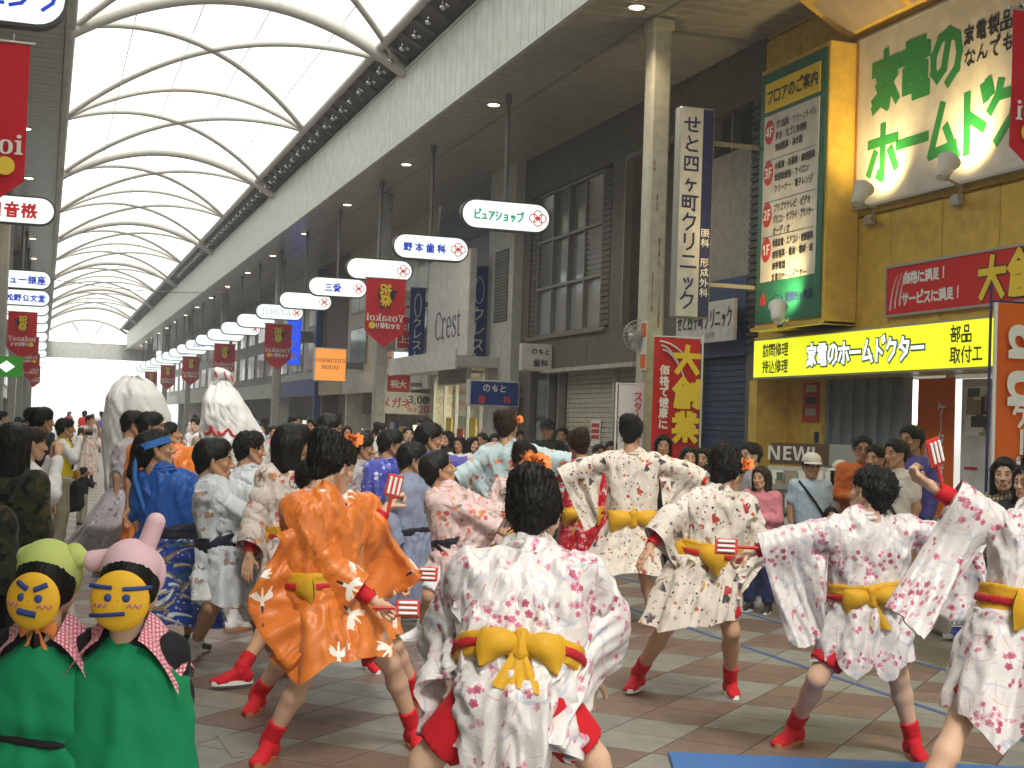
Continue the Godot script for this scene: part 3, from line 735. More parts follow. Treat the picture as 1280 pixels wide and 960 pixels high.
# ---------------------------------------------------------------- ground
func build_ground() -> void:
	var g := structure("ground")
	var m := MB.new()
	m.quad(Vector3(-900, -0.03, 400), Vector3(900, -0.03, 400), Vector3(900, -0.03, -1500), Vector3(-900, -0.03, -1500))
	part(g, "street_surface", m, M.street)
	m = MB.new()
	m.span(Vector3(XL - 0.6, -0.025, FAR_END), Vector3(0.3, -0.002, NEAR_END))
	part(g, "side_paving", m, M.pale_paving)  # daylight along this left strip is put into its paler colour
	m = MB.new()
	m.span(Vector3(6.0, -0.025, FAR_END), Vector3(XR + 1.6, -0.002, NEAR_END))
	part(g, "side_paving", m, M.side_paving)
	m = MB.new()
	m.span(Vector3(0.3, -0.025, FAR_END), Vector3(6.0, -0.006, NEAR_END))
	part(g, "joint_bed", m, M.joint)
	# square tiles laid at 45 degrees, two by two in a chequer of grey and brown
	var s := 0.375
	var gap := 0.0035
	var one := MB.new()
	one.span(Vector3(gap, -0.006, gap), Vector3(s - gap, 0, s - gap))
	var one_mesh := one.mesh()
	var turn := Basis(Vector3.UP, PI / 4)     # x' = (x - z), z' = (x + z)
	var near := []
	var rest := [MB.new(), MB.new()]
	var strip := PackedVector2Array([Vector2(0.3, -66), Vector2(6.0, -66), Vector2(6.0, 12), Vector2(0.3, 12)])
	for ka in range(-40, 170):
		for kb in range(-170, 60):
			var a := 7.27 - 10 * 0.75 + ka * s - 40 * 0.0
			var b := -2.46 + kb * s
			# corner of the tile in x, z
			var p := Vector2((a + b), (b - a)) * 0.70711
			if p.x < -0.4 or p.x > 6.6 or p.y > 12 or p.y < -66:
				continue
			var even := (floori((a + 0.01 - 7.27) / 0.75) + floori((b + 0.01 + 2.46) / 0.75)) % 2 == 0
			var corners := PackedVector2Array()
			for q in [Vector2(gap, gap), Vector2(s - gap, gap), Vector2(s - gap, s - gap), Vector2(gap, s - gap)]:
				corners.append(Vector2(a + q.x + b + q.y, b + q.y - a - q.x) * 0.70711)
			var mid := (corners[0] + corners[2]) * 0.5
			var inside := true
			for q in corners:
				if q.x < 0.3 or q.x > 6.0: inside = false
			var cut := [corners] if inside else Geometry2D.intersect_polygons(corners, strip)
			for poly in cut:
				var e := look.inverse() * (Vector3(mid.x, 0, mid.y) - EYE)
				var seen := -e.z > 1.0 and absf(e.x / -e.z) < 0.40 and e.y / -e.z > -0.30
				if seen and -e.z < 20.0:
					near.append([-e.z, poly, even, inside, a, b])
				else:
					add_tile(rest[0 if even else 1], poly)
	near.sort_custom(func(p, q): return p[0] < q[0])
	for t in near.slice(296):
		add_tile(rest[0 if t[2] else 1], t[1])
	near = near.slice(0, 296)
	for t in near:
		var called := "tile_%s_%d" % ["grey" if t[2] else "brown", rng.randi() % 4]
		var o: MeshInstance3D
		if t[3]:
			# local x runs along a, local z along b
			var bx := Vector3(0.70711, 0, -0.70711)
			var bz := Vector3(0.70711, 0, 0.70711)
			o = part(g, "tile", one_mesh, M[called], Transform3D(Basis(bx, Vector3.UP, bz), bx * t[4] + bz * t[5]))
		else:
			var mt := MB.new()
			add_tile(mt, t[1])
			o = part(g, "tile", mt, M[called])
	for k in 2:
		tag(part(g, "tile_field", rest[k], M["tile_grey_0" if k == 0 else "tile_brown_0"]), "", "", "", "stuff")
	# far part of the street, where the tiles can no longer be told apart
	m = MB.new()
	m.span(Vector3(0.302, -0.006, FAR_END), Vector3(5.998, -0.001, -66.5))
	part(g, "far_paving", m, M.far_tiles)
	# tape along the edges of the dance ground
	for x in [4.98, 5.93]:
		var t := MB.new()
		t.span(Vector3(x - 0.022, 0.0005, -70), Vector3(x + 0.022, 0.003, -2))
		tag(part(self, "floor_tape", t, M.tape_blue), "narrow blue tape line along the tiled dance ground" if x < 5.5 else "narrow blue tape line at the edge of the tiled ground, by the onlookers", "tape")
	var tp := MB.new()
	tp.span(Vector3(0.54, 0.0005, -70), Vector3(0.62, 0.003, -4))
	tag(part(self, "floor_tape", tp, M.tape_pale), "pale blue tape line on the floor beside the photographers", "tape")
	# strip of metal set in the floor
	var q0 := on_ground(276, 918)
	var q1 := on_ground(297, 947)
	var d := (q1 - q0).normalized()
	var st := MB.new()
	st.box((q0 + q1) * 0.5 + Vector3(0, 0.002, 0), Vector3(0.05, 0.003, (q1 - q0).length()), Basis(Vector3.UP.cross(d), Vector3.UP, d))
	tag(part(self, "floor_strip", st, M.frame), "short dark metal strip set in the floor behind the masked children", "floor strip")
	# blue mat
	var c0 := on_ground(835, 945)
	var ex := (on_ground(1140, 958) - c0).normalized()
	var ez := Vector3.UP.cross(ex) * -1.0
	if ez.z < 0: ez = -ez
	var mm := MB.new()
	mm.soft_box(c0 + ex * 1.6 + ez * 0.45 + Vector3(0, 0.012, 0), Vector3(3.2, 0.02, 0.9), 0.004, Basis(ex, Vector3.UP, ex.cross(Vector3.UP)))
	tag(part(self, "floor_mat", mm, M.mat_blue), "bright blue mat lying flat on the tiles in front of the dancers", "mat")

func add_tile(m: MB, poly: PackedVector2Array) -> void:
	if poly.size() < 3: return
	var mid := Vector2.ZERO
	for q in poly: mid += q
	mid /= poly.size()
	for k in poly.size():
		var a := poly[k]
		var b := poly[(k + 1) % poly.size()]
		if (a - mid).cross(b - mid) > 0:
			var sw := a
			a = b
			b = sw
		m.tri(Vector3(mid.x, 0, mid.y), Vector3(a.x, 0, a.y), Vector3(b.x, 0, b.y))
		m.quad(Vector3(a.x, -0.006, a.y), Vector3(b.x, -0.006, b.y), Vector3(b.x, 0, b.y), Vector3(a.x, 0, a.y))

# ---------------------------------------------------------------- the vaulted roof
func vault(s: float, z: float, lift := 0.0) -> Vector3:
	return Vector3(lerpf(XE, XF, s), EAVE_TOP + 4.0 * s * (1.0 - s) * 1.0 + lift, z)

func arch(z0: float, z1: float, s0: float, s1: float, r: float, lift: float, sides := 10, steps := 20) -> MB:
	var pts := []
	var rad := []
	for k in steps + 1:
		var t := float(k) / steps
		pts.append(vault(lerpf(s0, s1, t), lerpf(z0, z1, t), lift))
		rad.append(r)
	var m := MB.new()
	m.tube(pts, rad, sides)
	return m

func build_roof() -> void:
	var roof := thing("arcade_roof", "vaulted white film roof on curved steel ribs over the street", "roof", Vector3(0, 0, 0))
	var z := NEAR_END - 3.9
	var first := -9.9 + 32.0
	var heavy := []
	for k in 9:
		heavy.append(first - 16.0 * k)
	var e0 := 0.004
	var e1 := 0.915
	for k in heavy.size():
		var a: float = heavy[k]
		part(roof, "rib", arch(a, a, -0.002, 1.002, 0.135, 0.0, 14, 28), M.steel)
		if k == heavy.size() - 1:
			break
		var b := a - 16.0
		var mid := a - 8.0
		part(roof, "cross_tube", arch(mid, mid, e0, e1, 0.062, 0.06), M.steel_thin)
		for c in [[a, mid, 0.02, e1], [mid, a, e0, 0.98], [mid, b, e0, 0.98], [b, mid, 0.02, e1]]:
			part(roof, "cross_tube", arch(c[0], c[1], c[2], c[3], 0.062, 0.05), M.steel_thin)
	# film between the ribs, a panel for each bay
	for k in 19:
		var a2 := NEAR_END - k * 8.0
		var rows := []
		for j in 25:
			var row := []
			for i in 5:
				row.append(vault(lerpf(e0, e1, j / 24.0), a2 - i * 2.0, 0.17))
			rows.append(row)
		var m := MB.new()
		m.sheet(rows)
		part(roof, "film_panel", m, M.film)
	for s in [0.2, 0.4, 0.6, 0.8]:
		var m2 := MB.new()
		m2.tube([vault(s, NEAR_END, 0.15), vault(s, FAR_END, 0.15)], [0.012, 0.012], 5)
		part(roof, "seam", m2, M.seam)
	for s in [0.012, e1]:
		var m3 := MB.new()
		m3.tube([vault(s, NEAR_END, 0.07), vault(s, FAR_END, 0.07)], [0.085, 0.085], 10)
		part(roof, "edge_tube", m3, M.steel)
	# closed strip between the film and the eaves, with brackets and lamps
	for side in [1]:
		var o := vault(1.0 if side else 0.0, 0)
		var i2 := vault(e1 if side else e0, 0, 0.1)
		var m4 := MB.new()
		var ox := 0.12 if side else -0.12
		m4.quad(Vector3(i2.x, i2.y, NEAR_END), Vector3(i2.x, i2.y, FAR_END), Vector3(o.x + ox, o.y + 0.22, FAR_END), Vector3(o.x + ox, o.y + 0.22, NEAR_END))
		m4.quad(Vector3(o.x + ox, o.y + 0.22, NEAR_END), Vector3(o.x + ox, o.y + 0.22, FAR_END), Vector3(o.x + ox, o.y - 0.1, FAR_END), Vector3(o.x + ox, o.y - 0.1, NEAR_END))
		part(roof, "gutter_lining", m4, M.gutter)
	var n := 0
	var bar := MB.new()
	var pa := vault(0.99, 0, 0.07)
	var pb := vault(0.92, 0, 0.05)
	bar.box((pa + pb) * 0.5, Vector3((pa - pb).length(), 0.07, 0.11), Basis(Vector3.BACK, atan2(pa.y - pb.y, pa.x - pb.x)))
	var bar_mesh := bar.mesh()
	var zz := -6.0
	while zz > -118.0:
		part(roof, "bracket", bar_mesh, M.bracket, Transform3D(Basis(), Vector3(0, 0, zz)))
		zz -= 0.92 if zz > -60 else 1.84
		n += 1
	# small bright fittings hung along the gutter
	var fit := MB.new()
	fit.tube([Vector3(0, 0, 0), Vector3(0, -0.07, 0)], [0.012, 0.012], 6)
	fit.ball(Vector3(0, -0.10, 0), Vector3(0.055, 0.05, 0.055), 10, 6)
	fit.ball(Vector3(0.0, -0.08, 0.11), Vector3(0.04, 0.04, 0.04), 8, 5)
	var fit_mesh := fit.mesh()
	zz = -6.4
	while zz > -70.0:
		var p := vault(0.945, zz, 0.03)
		part(roof, "fitting", fit_mesh, M.chrome, Transform3D(Basis(Vector3.UP, rng.randf() * 3.0), p))
		zz -= 0.92
	var cable := MB.new()
	var cp := []
	var cr := []
	for k in 13:
		var u := k / 12.0
		cp.append(Vector3(lerpf(XE, XF, u), 5.75 - 0.18 * sin(PI * u), -47.0))
		cr.append(0.014)
	cable.tube(cp, cr, 5)
	tag(part(self, "overhead_cable", cable, M.bracket), "thin dark cable slung across the street between the eaves", "cable")
	# gable over the far end
	var gb := MB.new()
	var outline := PackedVector2Array()
	for k in 17:
		var s := k / 16.0
		var q := vault(s, 0)
		outline.append(Vector2(q.x, q.y))
	var g2 := PackedVector2Array([Vector2(XE - 2.4, 6.0), Vector2(XF + 2.4, 6.0), Vector2(XF + 2.4, 7.2), Vector2(XE - 2.4, 7.2)])
	gb.slab(g2, FAR_END - 0.1, FAR_END + 0.1)
	part(roof, "gable_board", gb, M.light_front)
	var gt := MB.new()
	gt.tube([Vector3(1.9, 8.9, FAR_END), Vector3(3.1, 7.2, FAR_END), Vector3(4.3, 8.9, FAR_END)], [0.08, 0.08, 0.08], 6)
	gt.tube([Vector3(XE, 7.25, FAR_END), Vector3(XF, 7.25, FAR_END)], [0.09, 0.09], 6)
	part(roof, "gable_frame", gt, M.steel_thin)
	part(roof, "rib", arch(FAR_END, FAR_END, 0.0, 1.0, 0.12, 0.0), M.steel)

# ---------------------------------------------------------------- eaves: soffit and upstand on both sides
func build_eaves() -> void:
	for side in [1, -1]:
		var xe := XF if side > 0 else XE
		var xw := XR if side > 0 else XL
		var e := thing("eave_canopy", "pale panelled eave with boarded soffit over the right-hand shop fronts" if side > 0 else "grey ridged eave over the left-hand shops", "canopy", Vector3(xe, SOFFIT, 0))
		var o := Vector3(xe, SOFFIT, 0)
		var back := MB.new()
		back.span(Vector3(minf(xe, xw), SOFFIT + 0.045, FAR_END) - o, Vector3(maxf(xe, xw), SOFFIT + 0.16, NEAR_END) - o)
		back.span(Vector3(minf(xe, xe + side * 0.12) if side > 0 else xe - 0.12, SOFFIT + 0.16, FAR_END) - o + Vector3(0.02 * side, 0, 0), Vector3(maxf(xe, xe + side * 0.12) if side > 0 else xe, EAVE_TOP - 0.03, NEAR_END) - o + Vector3(0.02 * side, 0, 0))
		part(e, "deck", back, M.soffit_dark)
		# upstand boards facing the street
		var w := 0.335
		var board := MB.new()
		board.soft_box(Vector3(0, (EAVE_TOP - SOFFIT) * 0.5, 0), Vector3(0.03, EAVE_TOP - SOFFIT, w - 0.014), 0.008)
		var board_mesh := board.mesh()
		var z := -6.0
		while z > -60.0:
			part(e, "board", board_mesh, M.eave, Transform3D(Basis(), Vector3(0, 0, z)))
			z -= w
		var rest := MB.new()
		while z > FAR_END:
			rest.box(Vector3(0, (EAVE_TOP - SOFFIT) * 0.5, z), Vector3(0.03, EAVE_TOP - SOFFIT, w - 0.006))
			z -= w
		z = -6.0 + w
		while z < NEAR_END:
			rest.box(Vector3(0, (EAVE_TOP - SOFFIT) * 0.5, z), Vector3(0.03, EAVE_TOP - SOFFIT, w - 0.006))
			z += w
		tag(part(e, "board_run", rest, M.eave), "", "", "", "stuff")
		for y in [-0.012, EAVE_TOP - SOFFIT + 0.012]:
			var lip := MB.new()
			lip.span(Vector3(-0.035, y - 0.022, FAR_END), Vector3(0.035, y + 0.022, NEAR_END))
			part(e, "edge_trim", lip, M.eave)
		# soffit boards across, in two bands with a seam between them
		var xs: float = side * 1.07
		var xb: float = side * (absf(xw - xe) - 0.02)
		var pitch := 0.30
		var run := MB.new()
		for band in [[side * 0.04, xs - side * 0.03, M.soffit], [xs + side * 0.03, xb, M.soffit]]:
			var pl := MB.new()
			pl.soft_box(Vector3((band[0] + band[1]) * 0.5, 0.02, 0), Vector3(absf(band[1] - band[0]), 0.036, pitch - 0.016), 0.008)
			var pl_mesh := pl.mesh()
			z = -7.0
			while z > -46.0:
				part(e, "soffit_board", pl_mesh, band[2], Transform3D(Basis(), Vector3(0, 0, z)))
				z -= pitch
			while z > FAR_END:
				run.box(Vector3((band[0] + band[1]) * 0.5, 0.02, z), Vector3(absf(band[1] - band[0]), 0.036, pitch - 0.008))
				z -= pitch
			z = -7.0 + pitch
			while z < NEAR_END:
				run.box(Vector3((band[0] + band[1]) * 0.5, 0.02, z), Vector3(absf(band[1] - band[0]), 0.036, pitch - 0.008))
				z += pitch
		tag(part(e, "soffit_run", run, M.soffit), "", "", "", "stuff")
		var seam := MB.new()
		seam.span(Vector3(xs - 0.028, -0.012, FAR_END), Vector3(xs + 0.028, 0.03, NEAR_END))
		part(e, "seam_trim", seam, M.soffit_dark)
		# downlights
		for k in range(-1, 17):
			var p := Vector3(xe + side * 0.65, SOFFIT, -16.3 - 5.95 * k)
			var d := thing("downlight", "round lit downlight set in the right-hand soffit" if side > 0 else "round lit downlight set in the left-hand soffit", "lamp", p, "downlights in the right-hand soffit" if side > 0 else "downlights in the left-hand soffit")
			var ring := MB.new()
			ring.tube([Vector3(0, 0.02, 0), Vector3(0, -0.012, 0), Vector3(0, -0.014, 0)], [0.125, 0.125, 0.115], 18)
			part(d, "rim", ring, M.alu)
			var face := MB.new()
			face.tube([Vector3(0, -0.013, 0), Vector3(0, -0.02, 0)], [0.1, 0.09], 16)
			part(d, "lamp_face", face, M.lamp)
			if k < 6:
				var l := SpotLight3D.new()
				l.name = "lamp_light"
				l.light_energy = 1.1
				l.light_size = 0.09
				l.spot_range = 30.0
				l.spot_attenuation = 2.0
				l.spot_angle = 55.0
				l.light_color = Color(1.0, 0.9, 0.75)
				l.shadow_enabled = true
				l.rotation_degrees = Vector3(-90, 0, 0)
				l.position = Vector3(0, -0.05, 0)
				d.add_child(l)
		# columns along the seam
		for k in range(-2, 7):
			var cz := -16.7 - 15.4 * k
			if side < 0: cz -= 3.0
			var cx: float = xe + side * 1.15
			var c := thing("arcade_column", ("cream" if side > 0 and k == 0 else "grey") + (" square steel column under the right-hand eave" + (" beside the clinic sign, with rust streaks" if k == 0 else "") if side > 0 else " square steel column under the left-hand eave"), "column", Vector3(cx, 0, cz), "columns under the right-hand eave" if side > 0 else "columns under the left-hand eave")
			var sh := MB.new()
			sh.soft_box(Vector3(0, SOFFIT * 0.5, 0), Vector3(0.27, SOFFIT - 0.01, 0.27), 0.03)
			part(c, "shaft", sh, M.column if k == 0 and side > 0 else M.column_grey)
			var cap := MB.new()
			cap.soft_box(Vector3(0, SOFFIT - 0.09, 0), Vector3(0.30, 0.15, 0.30), 0.01)
			part(c, "collar", cap, M.column if k == 0 and side > 0 else M.column_grey)
			var bs := MB.new()
			bs.soft_box(Vector3(0, 0.15, 0), Vector3(0.33, 0.3, 0.33), 0.02)
			part(c, "base", bs, M.frame)
			if k == 0 and side > 0:
				# runs of rust down the face, as on the photograph
				var ru := MB.new()
				for q in [[-0.05, 3.1, 0.5], [0.03, 3.7, 0.35], [-0.02, 4.4, 0.22], [0.05, 2.9, 0.4], [-0.07, 4.9, 0.15]]:
					var x: float = q[0]
					var w2 := 0.008
					for j in 6:
						var y0: float = q[1] + q[2] * j / 6.0
						var y1: float = q[1] + q[2] * (j + 1) / 6.0
						var wob := rng.randf_range(-0.006, 0.006)
						ru.quad(Vector3(x - w2, y0, 0.1365), Vector3(x + w2, y0, 0.1365), Vector3(x + w2 + wob, y1, 0.1365), Vector3(x - w2 + wob, y1, 0.1365))
						w2 = rng.randf_range(0.003, 0.012)
				part(c, "rust_run", ru, M.rust)

# ---------------------------------------------------------------- shop fronts
# a block given in world space, as a part of a thing that stands at its own base
func wall_block(t: Node3D, parent: Node3D, called: String, lo: Vector3, hi: Vector3, material: Material) -> MeshInstance3D:
	var m := MB.new()
	m.span(Vector3(minf(lo.x, hi.x), minf(lo.y, hi.y), minf(lo.z, hi.z)) - t.position, Vector3(maxf(lo.x, hi.x), maxf(lo.y, hi.y), maxf(lo.z, hi.z)) - t.position)
	return part(parent, called, m, material)

func words(parent: Node3D, base: Vector3, text: String, at: Vector3, turn: Basis, size: float, weight: float, material: Material, upright := false, narrow := 1.0, gap := 1.06) -> MeshInstance3D:
	return part(parent, "lettering", lettering(text, size, weight, upright, narrow, gap), material, Transform3D(turn, at - base))

func latin_words(parent: Node3D, base: Vector3, text: String, at: Vector3, turn: Basis, size: float, material: Material, bold := true, serif := false) -> MeshInstance3D:
	return part(parent, "lettering", latin(text, size, bold, serif), material, Transform3D(turn, at - base))

func rolled_shutter(t: Node3D, x: float, z0: float, z1: float, y0: float, y1: float, material: Material, pitch := 0.085) -> void:
	var sh := wall_block(t, t, "shutter", Vector3(x + 0.03, y0, z0), Vector3(x + 0.05, y1, z1), M.frame_dark)
	var slat := MB.new()
	var w := absf(z1 - z0)
	slat.soft_box(Vector3.ZERO, Vector3(0.028, pitch - 0.006, w), 0.009)
	var sm := slat.mesh()
	var y := y0 + pitch * 0.5
	while y < y1:
		part(sh, "slat", sm, material, Transform3D(Basis(), Vector3(x + 0.012, y, (z0 + z1) * 0.5) - t.position))
		y += pitch

func floodlight(at: Vector3, aim: Vector3, label: String, wall: Vector3) -> void:
	var f := thing("floodlight", label, "lamp", wall, "floodlights on the yellow shop front")
	var d := (aim - at).normalized()
	var o := at - wall
	var arm := MB.new()
	arm.tube([Vector3.ZERO, Vector3(o.x * 0.6, o.y * 0.2, o.z), o - d * 0.06], [0.018, 0.018, 0.016], 8)
	arm.soft_box(Vector3(-0.02, 0, 0), Vector3(0.06, 0.12, 0.16), 0.01)
	part(f, "arm", arm, M.alu)
	var b := Basis.looking_at(d, Vector3(0, 0, 1))
	var head := MB.new()
	head.tube([o - d * 0.09, o - d * 0.07, o + d * 0.07, o + d * 0.16], [0.03, 0.075, 0.085, 0.12], 16, false)
	head.tube([o - d * 0.1, o - d * 0.085], [0.05, 0.06], 12)
	part(f, "housing", head, M.white_board)
	var lens := MB.new()
	lens.tube([o + d * 0.10, o + d * 0.115], [0.095, 0.09], 14)
	part(f, "lamp_face", lens, M.flood)
	var l := SpotLight3D.new()
	l.name = "flood_light"
	l.light_energy = 1.1
	l.light_color = Color(1.0, 0.86, 0.58)
	l.spot_angle = 62.0
	l.light_size = 0.08
	l.spot_range = 25.0
	l.spot_attenuation = 2.0
	l.shadow_enabled = true
	l.transform = Transform3D(b, o + d * 0.14)
	f.add_child(l)

func build_right_side() -> void:
	electric_shop()
	clinic_block()
	boutique_block()
	far_blocks()

func electric_shop() -> void:
	var zl := -16.9
	var zr := 6.0
	var t := thing("electrical_shop", "yellow panelled shop front with a floor guide and a lit yellow fascia", "building", Vector3(XR, 0, -13))
	wall_block(t, t, "backing_wall", Vector3(XR + 0.06, 2.3, zl), Vector3(XR + 0.35, 11, zr), M.yellow)
	# metal panels above the fascia
	var cuts := [zl, -16.0, -14.97, -13.83, -12.86, -11.9]
	while cuts[-1] < zr - 0.6:
		cuts.append(cuts[-1] + 1.0)
	for k in cuts.size() - 1:
		for row in [[2.86, 4.16], [4.18, 6.86], [6.88, 9.0]]:
			var m := MB.new()
			m.soft_box(Vector3(XR + 0.035, (row[0] + row[1]) * 0.5, (cuts[k] + cuts[k + 1]) * 0.5) - t.position, Vector3(0.06, row[1] - row[0] - 0.008, cuts[k + 1] - cuts[k] - 0.012), 0.008)
			part(t, "panel", m, M.yellow)
	wall_block(t, t, "ledge", Vector3(XR - 0.05, 2.82, zl), Vector3(XR, 2.87, zr), M.yellow)
	# pier, recess and shop window under the fascia
	wall_block(t, t, "pier", Vector3(XR - 0.1, 0, zl), Vector3(XR + 1.0, 2.3, zl + 0.22), M.yellow_side)
	wall_block(t, t, "recess_wall", Vector3(XR + 0.35, 0, zl + 0.22), Vector3(XR + 0.5, 2.5, -15.72), M.yellow_side)
	wall_block(t, t, "recess_ceiling", Vector3(XR + 0.0, 2.42, zl), Vector3(XR + 2.6, 2.5, zr), M.cream_front)
	var door := wall_block(t, t, "door", Vector3(XR + 0.32, 0, -16.3), Vector3(XR + 0.349, 1.72, -15.74), M.yellow)
	wall_block(t, door, "door_plate", Vector3(XR + 0.30, 1.5, -15.88), Vector3(XR + 0.319, 1.64, -15.8), M.navy_ink)
	wall_block(t, t, "poster", Vector3(XR + 0.33, 1.77, -16.25), Vector3(XR + 0.348, 2.27, -15.85), M.red_ink)
	for k in 3:
		wall_block(t, t, "poster_print", Vector3(XR + 0.322, 1.85 + 0.15 * k, -16.16), Vector3(XR + 0.329, 1.94 + 0.15 * k, -15.9), M.cream_front if k != 1 else M.black_ink)
	# grey rolling partition, glass and frames
	wall_block(t, t, "partition", Vector3(XR + 0.37, 0, -15.72), Vector3(XR + 0.5, 2.42, -14.05), M.partition)
	for k in 6:
		wall_block(t, t, "partition_rib", Vector3(XR + 0.33, 0, -15.68 + 0.27 * k), Vector3(XR + 0.37, 2.42, -15.6 + 0.27 * k), M.partition)
	wall_block(t, t, "shop_interior", Vector3(XR + 2.4, 0, -13.5), Vector3(XR + 2.5, 2.42, zr), M.interior)
	wall_block(t, t, "shop_floor", Vector3(XR + 0.3, -0.02, -13.5), Vector3(XR + 2.4, 0.03, zr), M.pale_paving)
	var zf := -13.5
	for k in 9:
		wall_block(t, t, "mullion", Vector3(XR + 0.55, 0, zf), Vector3(XR + 0.63, 2.42, zf + 0.07), M.alu)
		if k < 8:
			wall_block(t, t, "pane", Vector3(XR + 0.585, 0.1, zf + 0.07), Vector3(XR + 0.595, 2.42, zf + 1.3), M.glass)
		zf += 1.3
	# tall orange poster and white poster on the glass
	var f := FACING_STREET
	var op0 := on_x(1148, 478, XR + 0.5)
	var op1 := on_x(1190, 610, XR + 0.5)
	wall_block(t, t, "poster", Vector3(XR + 0.5, 0.75, op0.z), Vector3(XR + 0.515, 2.28, op1.z), M.orange_flag)
	words(t, t.position, "ケータイ音楽", Vector3(XR + 0.495, 1.52, (op0.z + op1.z) * 0.5 + 0.12), f, 0.155, 0.15, M.white_ink, true)
	words(t, t.position, "はじめ", Vector3(XR + 0.495, 1.3, (op0.z + op1.z) * 0.5 - 0.12), f, 0.135, 0.15, M.white_ink, true)
	var wp0 := on_x(1203, 470, XR + 0.5)
	var wp1 := on_x(1240, 470, XR + 0.5)
	wall_block(t, t, "poster", Vector3(XR + 0.5, 0.7, wp0.z), Vector3(XR + 0.515, 2.26, wp1.z), M.white_board)
	wall_block(t, t, "poster_print", Vector3(XR + 0.492, 1.65, wp0.z + 0.06), Vector3(XR + 0.499, 2.18, wp1.z - 0.05), M.poster)
	wall_block(t, t, "poster_print", Vector3(XR + 0.492, 1.28, wp0.z + 0.08), Vector3(XR + 0.499, 1.31, wp0.z + 0.3), M.red_ink)
	words(t, t.position, "ホ", Vector3(XR + 0.494, 0.98, (wp0.z + wp1.z) * 0.5), f, 0.1, 0.16, M.red_ink)
	# lamp inside the shop
	var li := MB.new()
	li.span(Vector3(XR + 1.0, 2.40, -13) - t.position, Vector3(XR + 1.2, 2.418, 4) - t.position)
	part(t, "ceiling_lamp", li, M.lit_shop)
	var al := AreaLight3D.new()
	al.name = "ceiling_lamp_light"
	al.area_size = Vector2(0.2, 12.0)
	al.light_energy = 4.0
	al.light_color = Color(1.0, 0.95, 0.85)
	al.area_range = 20.0
	al.shadow_enabled = true
	al.transform = Transform3D(Basis(Vector3.RIGHT, -PI / 2), Vector3(XR + 1.1, 2.36, -5.5) - t.position)
	t.add_child(al)
	var rl := MB.new()
	rl.span(Vector3(XR + 0.1, 2.40, -16.5) - t.position, Vector3(XR + 0.25, 2.418, -15.8) - t.position)
	part(t, "ceiling_lamp", rl, M.lit_shop)  # added lamp, with the area light below, to brighten the dark recess
	var ra := AreaLight3D.new()
	ra.name = "recess_added_light"
	ra.area_size = Vector2(0.15, 0.7)
	ra.light_energy = 0.22
	ra.light_color = Color(1.0, 0.93, 0.75)
	ra.area_range = 10.0
	ra.shadow_enabled = true
	ra.transform = Transform3D(Basis(Vector3.RIGHT, -PI / 2), Vector3(XR + 0.17, 2.38, -16.15) - t.position)
	t.add_child(ra)
	# slanting canopy above the white board
	var cn := MB.new()
	var prof := [Vector2(XR - 0.02, 6.32), Vector2(XR - 0.72, 6.72), Vector2(XR - 0.72, 6.84), Vector2(XR - 0.02, 6.84)]
	var z0 := -14.75
	for k in 4:
		var a: Vector2 = prof[k]
		var b: Vector2 = prof[(k + 1) % 4]
		cn.quad(Vector3(a.x, a.y, z0) - t.position, Vector3(a.x, a.y, zr) - t.position, Vector3(b.x, b.y, zr) - t.position, Vector3(b.x, b.y, z0) - t.position)
	cn.quad(Vector3(prof[0].x, prof[0].y, z0) - t.position, Vector3(prof[1].x, prof[1].y, z0) - t.position, Vector3(prof[2].x, prof[2].y, z0) - t.position, Vector3(prof[3].x, prof[3].y, z0) - t.position)
	var canopy := part(t, "canopy", cn, M.yellow_side)
	var nrm := Vector3(-0.4, -0.7, 0).normalized()
	for k in 12:
		var pm := MB.new()
		var za := z0 + 0.12 + k * 1.3
		var o := nrm * 0.006
		pm.quad(Vector3(XR - 0.12, 6.377, za) + o - t.position, Vector3(XR - 0.62, 6.663, za) + o - t.position, Vector3(XR - 0.62, 6.663, za + 1.2) + o - t.position, Vector3(XR - 0.12, 6.377, za + 1.2) + o - t.position)
		part(canopy, "canopy_panel", pm, M.tan_front)

	# white board with green characters
	var wb := thing("shop_sign", "large white board with green characters above the yellow shop front", "sign", Vector3(XR - 0.09, 4.25, -11.8))
	wall_block(wb, wb, "board", Vector3(XR - 0.09, 4.26, -14.42), Vector3(XR, 6.24, -8.6), M.board_white)
	for e in [[4.24, 4.27], [6.23, 6.26]]:
		wall_block(wb, wb, "frame_rail", Vector3(XR - 0.1, e[0], -14.46), Vector3(XR + 0.001, e[1], -8.58), M.alu)
	wall_block(wb, wb, "frame_rail", Vector3(XR - 0.1, 4.27, -14.46), Vector3(XR + 0.001, 6.23, -14.42), M.brown_ink)
	var xf := XR - 0.094
	var places := [["家", 1107, 101], ["電", 1144, 86], ["の", 1183, 70], ["ホ", 1103, 190], ["ー", 1140, 176], ["ム", 1177, 166], ["ド", 1217, 152], ["ク", 1256, 137]]
	for q in places:
		var p := on_x(q[1], q[2], xf)
		words(wb, wb.position, q[0], p, f, 0.66, 0.17, M.green_ink, false, 0.92)
	for q in [["ター", -10.4, 4.95]]:
		words(wb, wb.position, q[0], Vector3(xf, q[2], q[1]), f, 0.66, 0.17, M.green_ink, false, 0.92)
	var h0 := on_x(1207, 43, xf)
	var h1 := on_x(1208, 70, xf)
	words(wb, wb.position, "家電製品の修理", Vector3(xf, h0.y - 0.02, h0.z + 0.66), f, 0.2, 0.12, M.black_ink, false, 0.95)
	words(wb, wb.position, "なんでもおまか", Vector3(xf, h1.y - 0.02, h1.z + 0.66), f, 0.2, 0.12, M.black_ink, false, 0.95)

	# floor guide: a deep box with a green frame
	var gx := 8.55
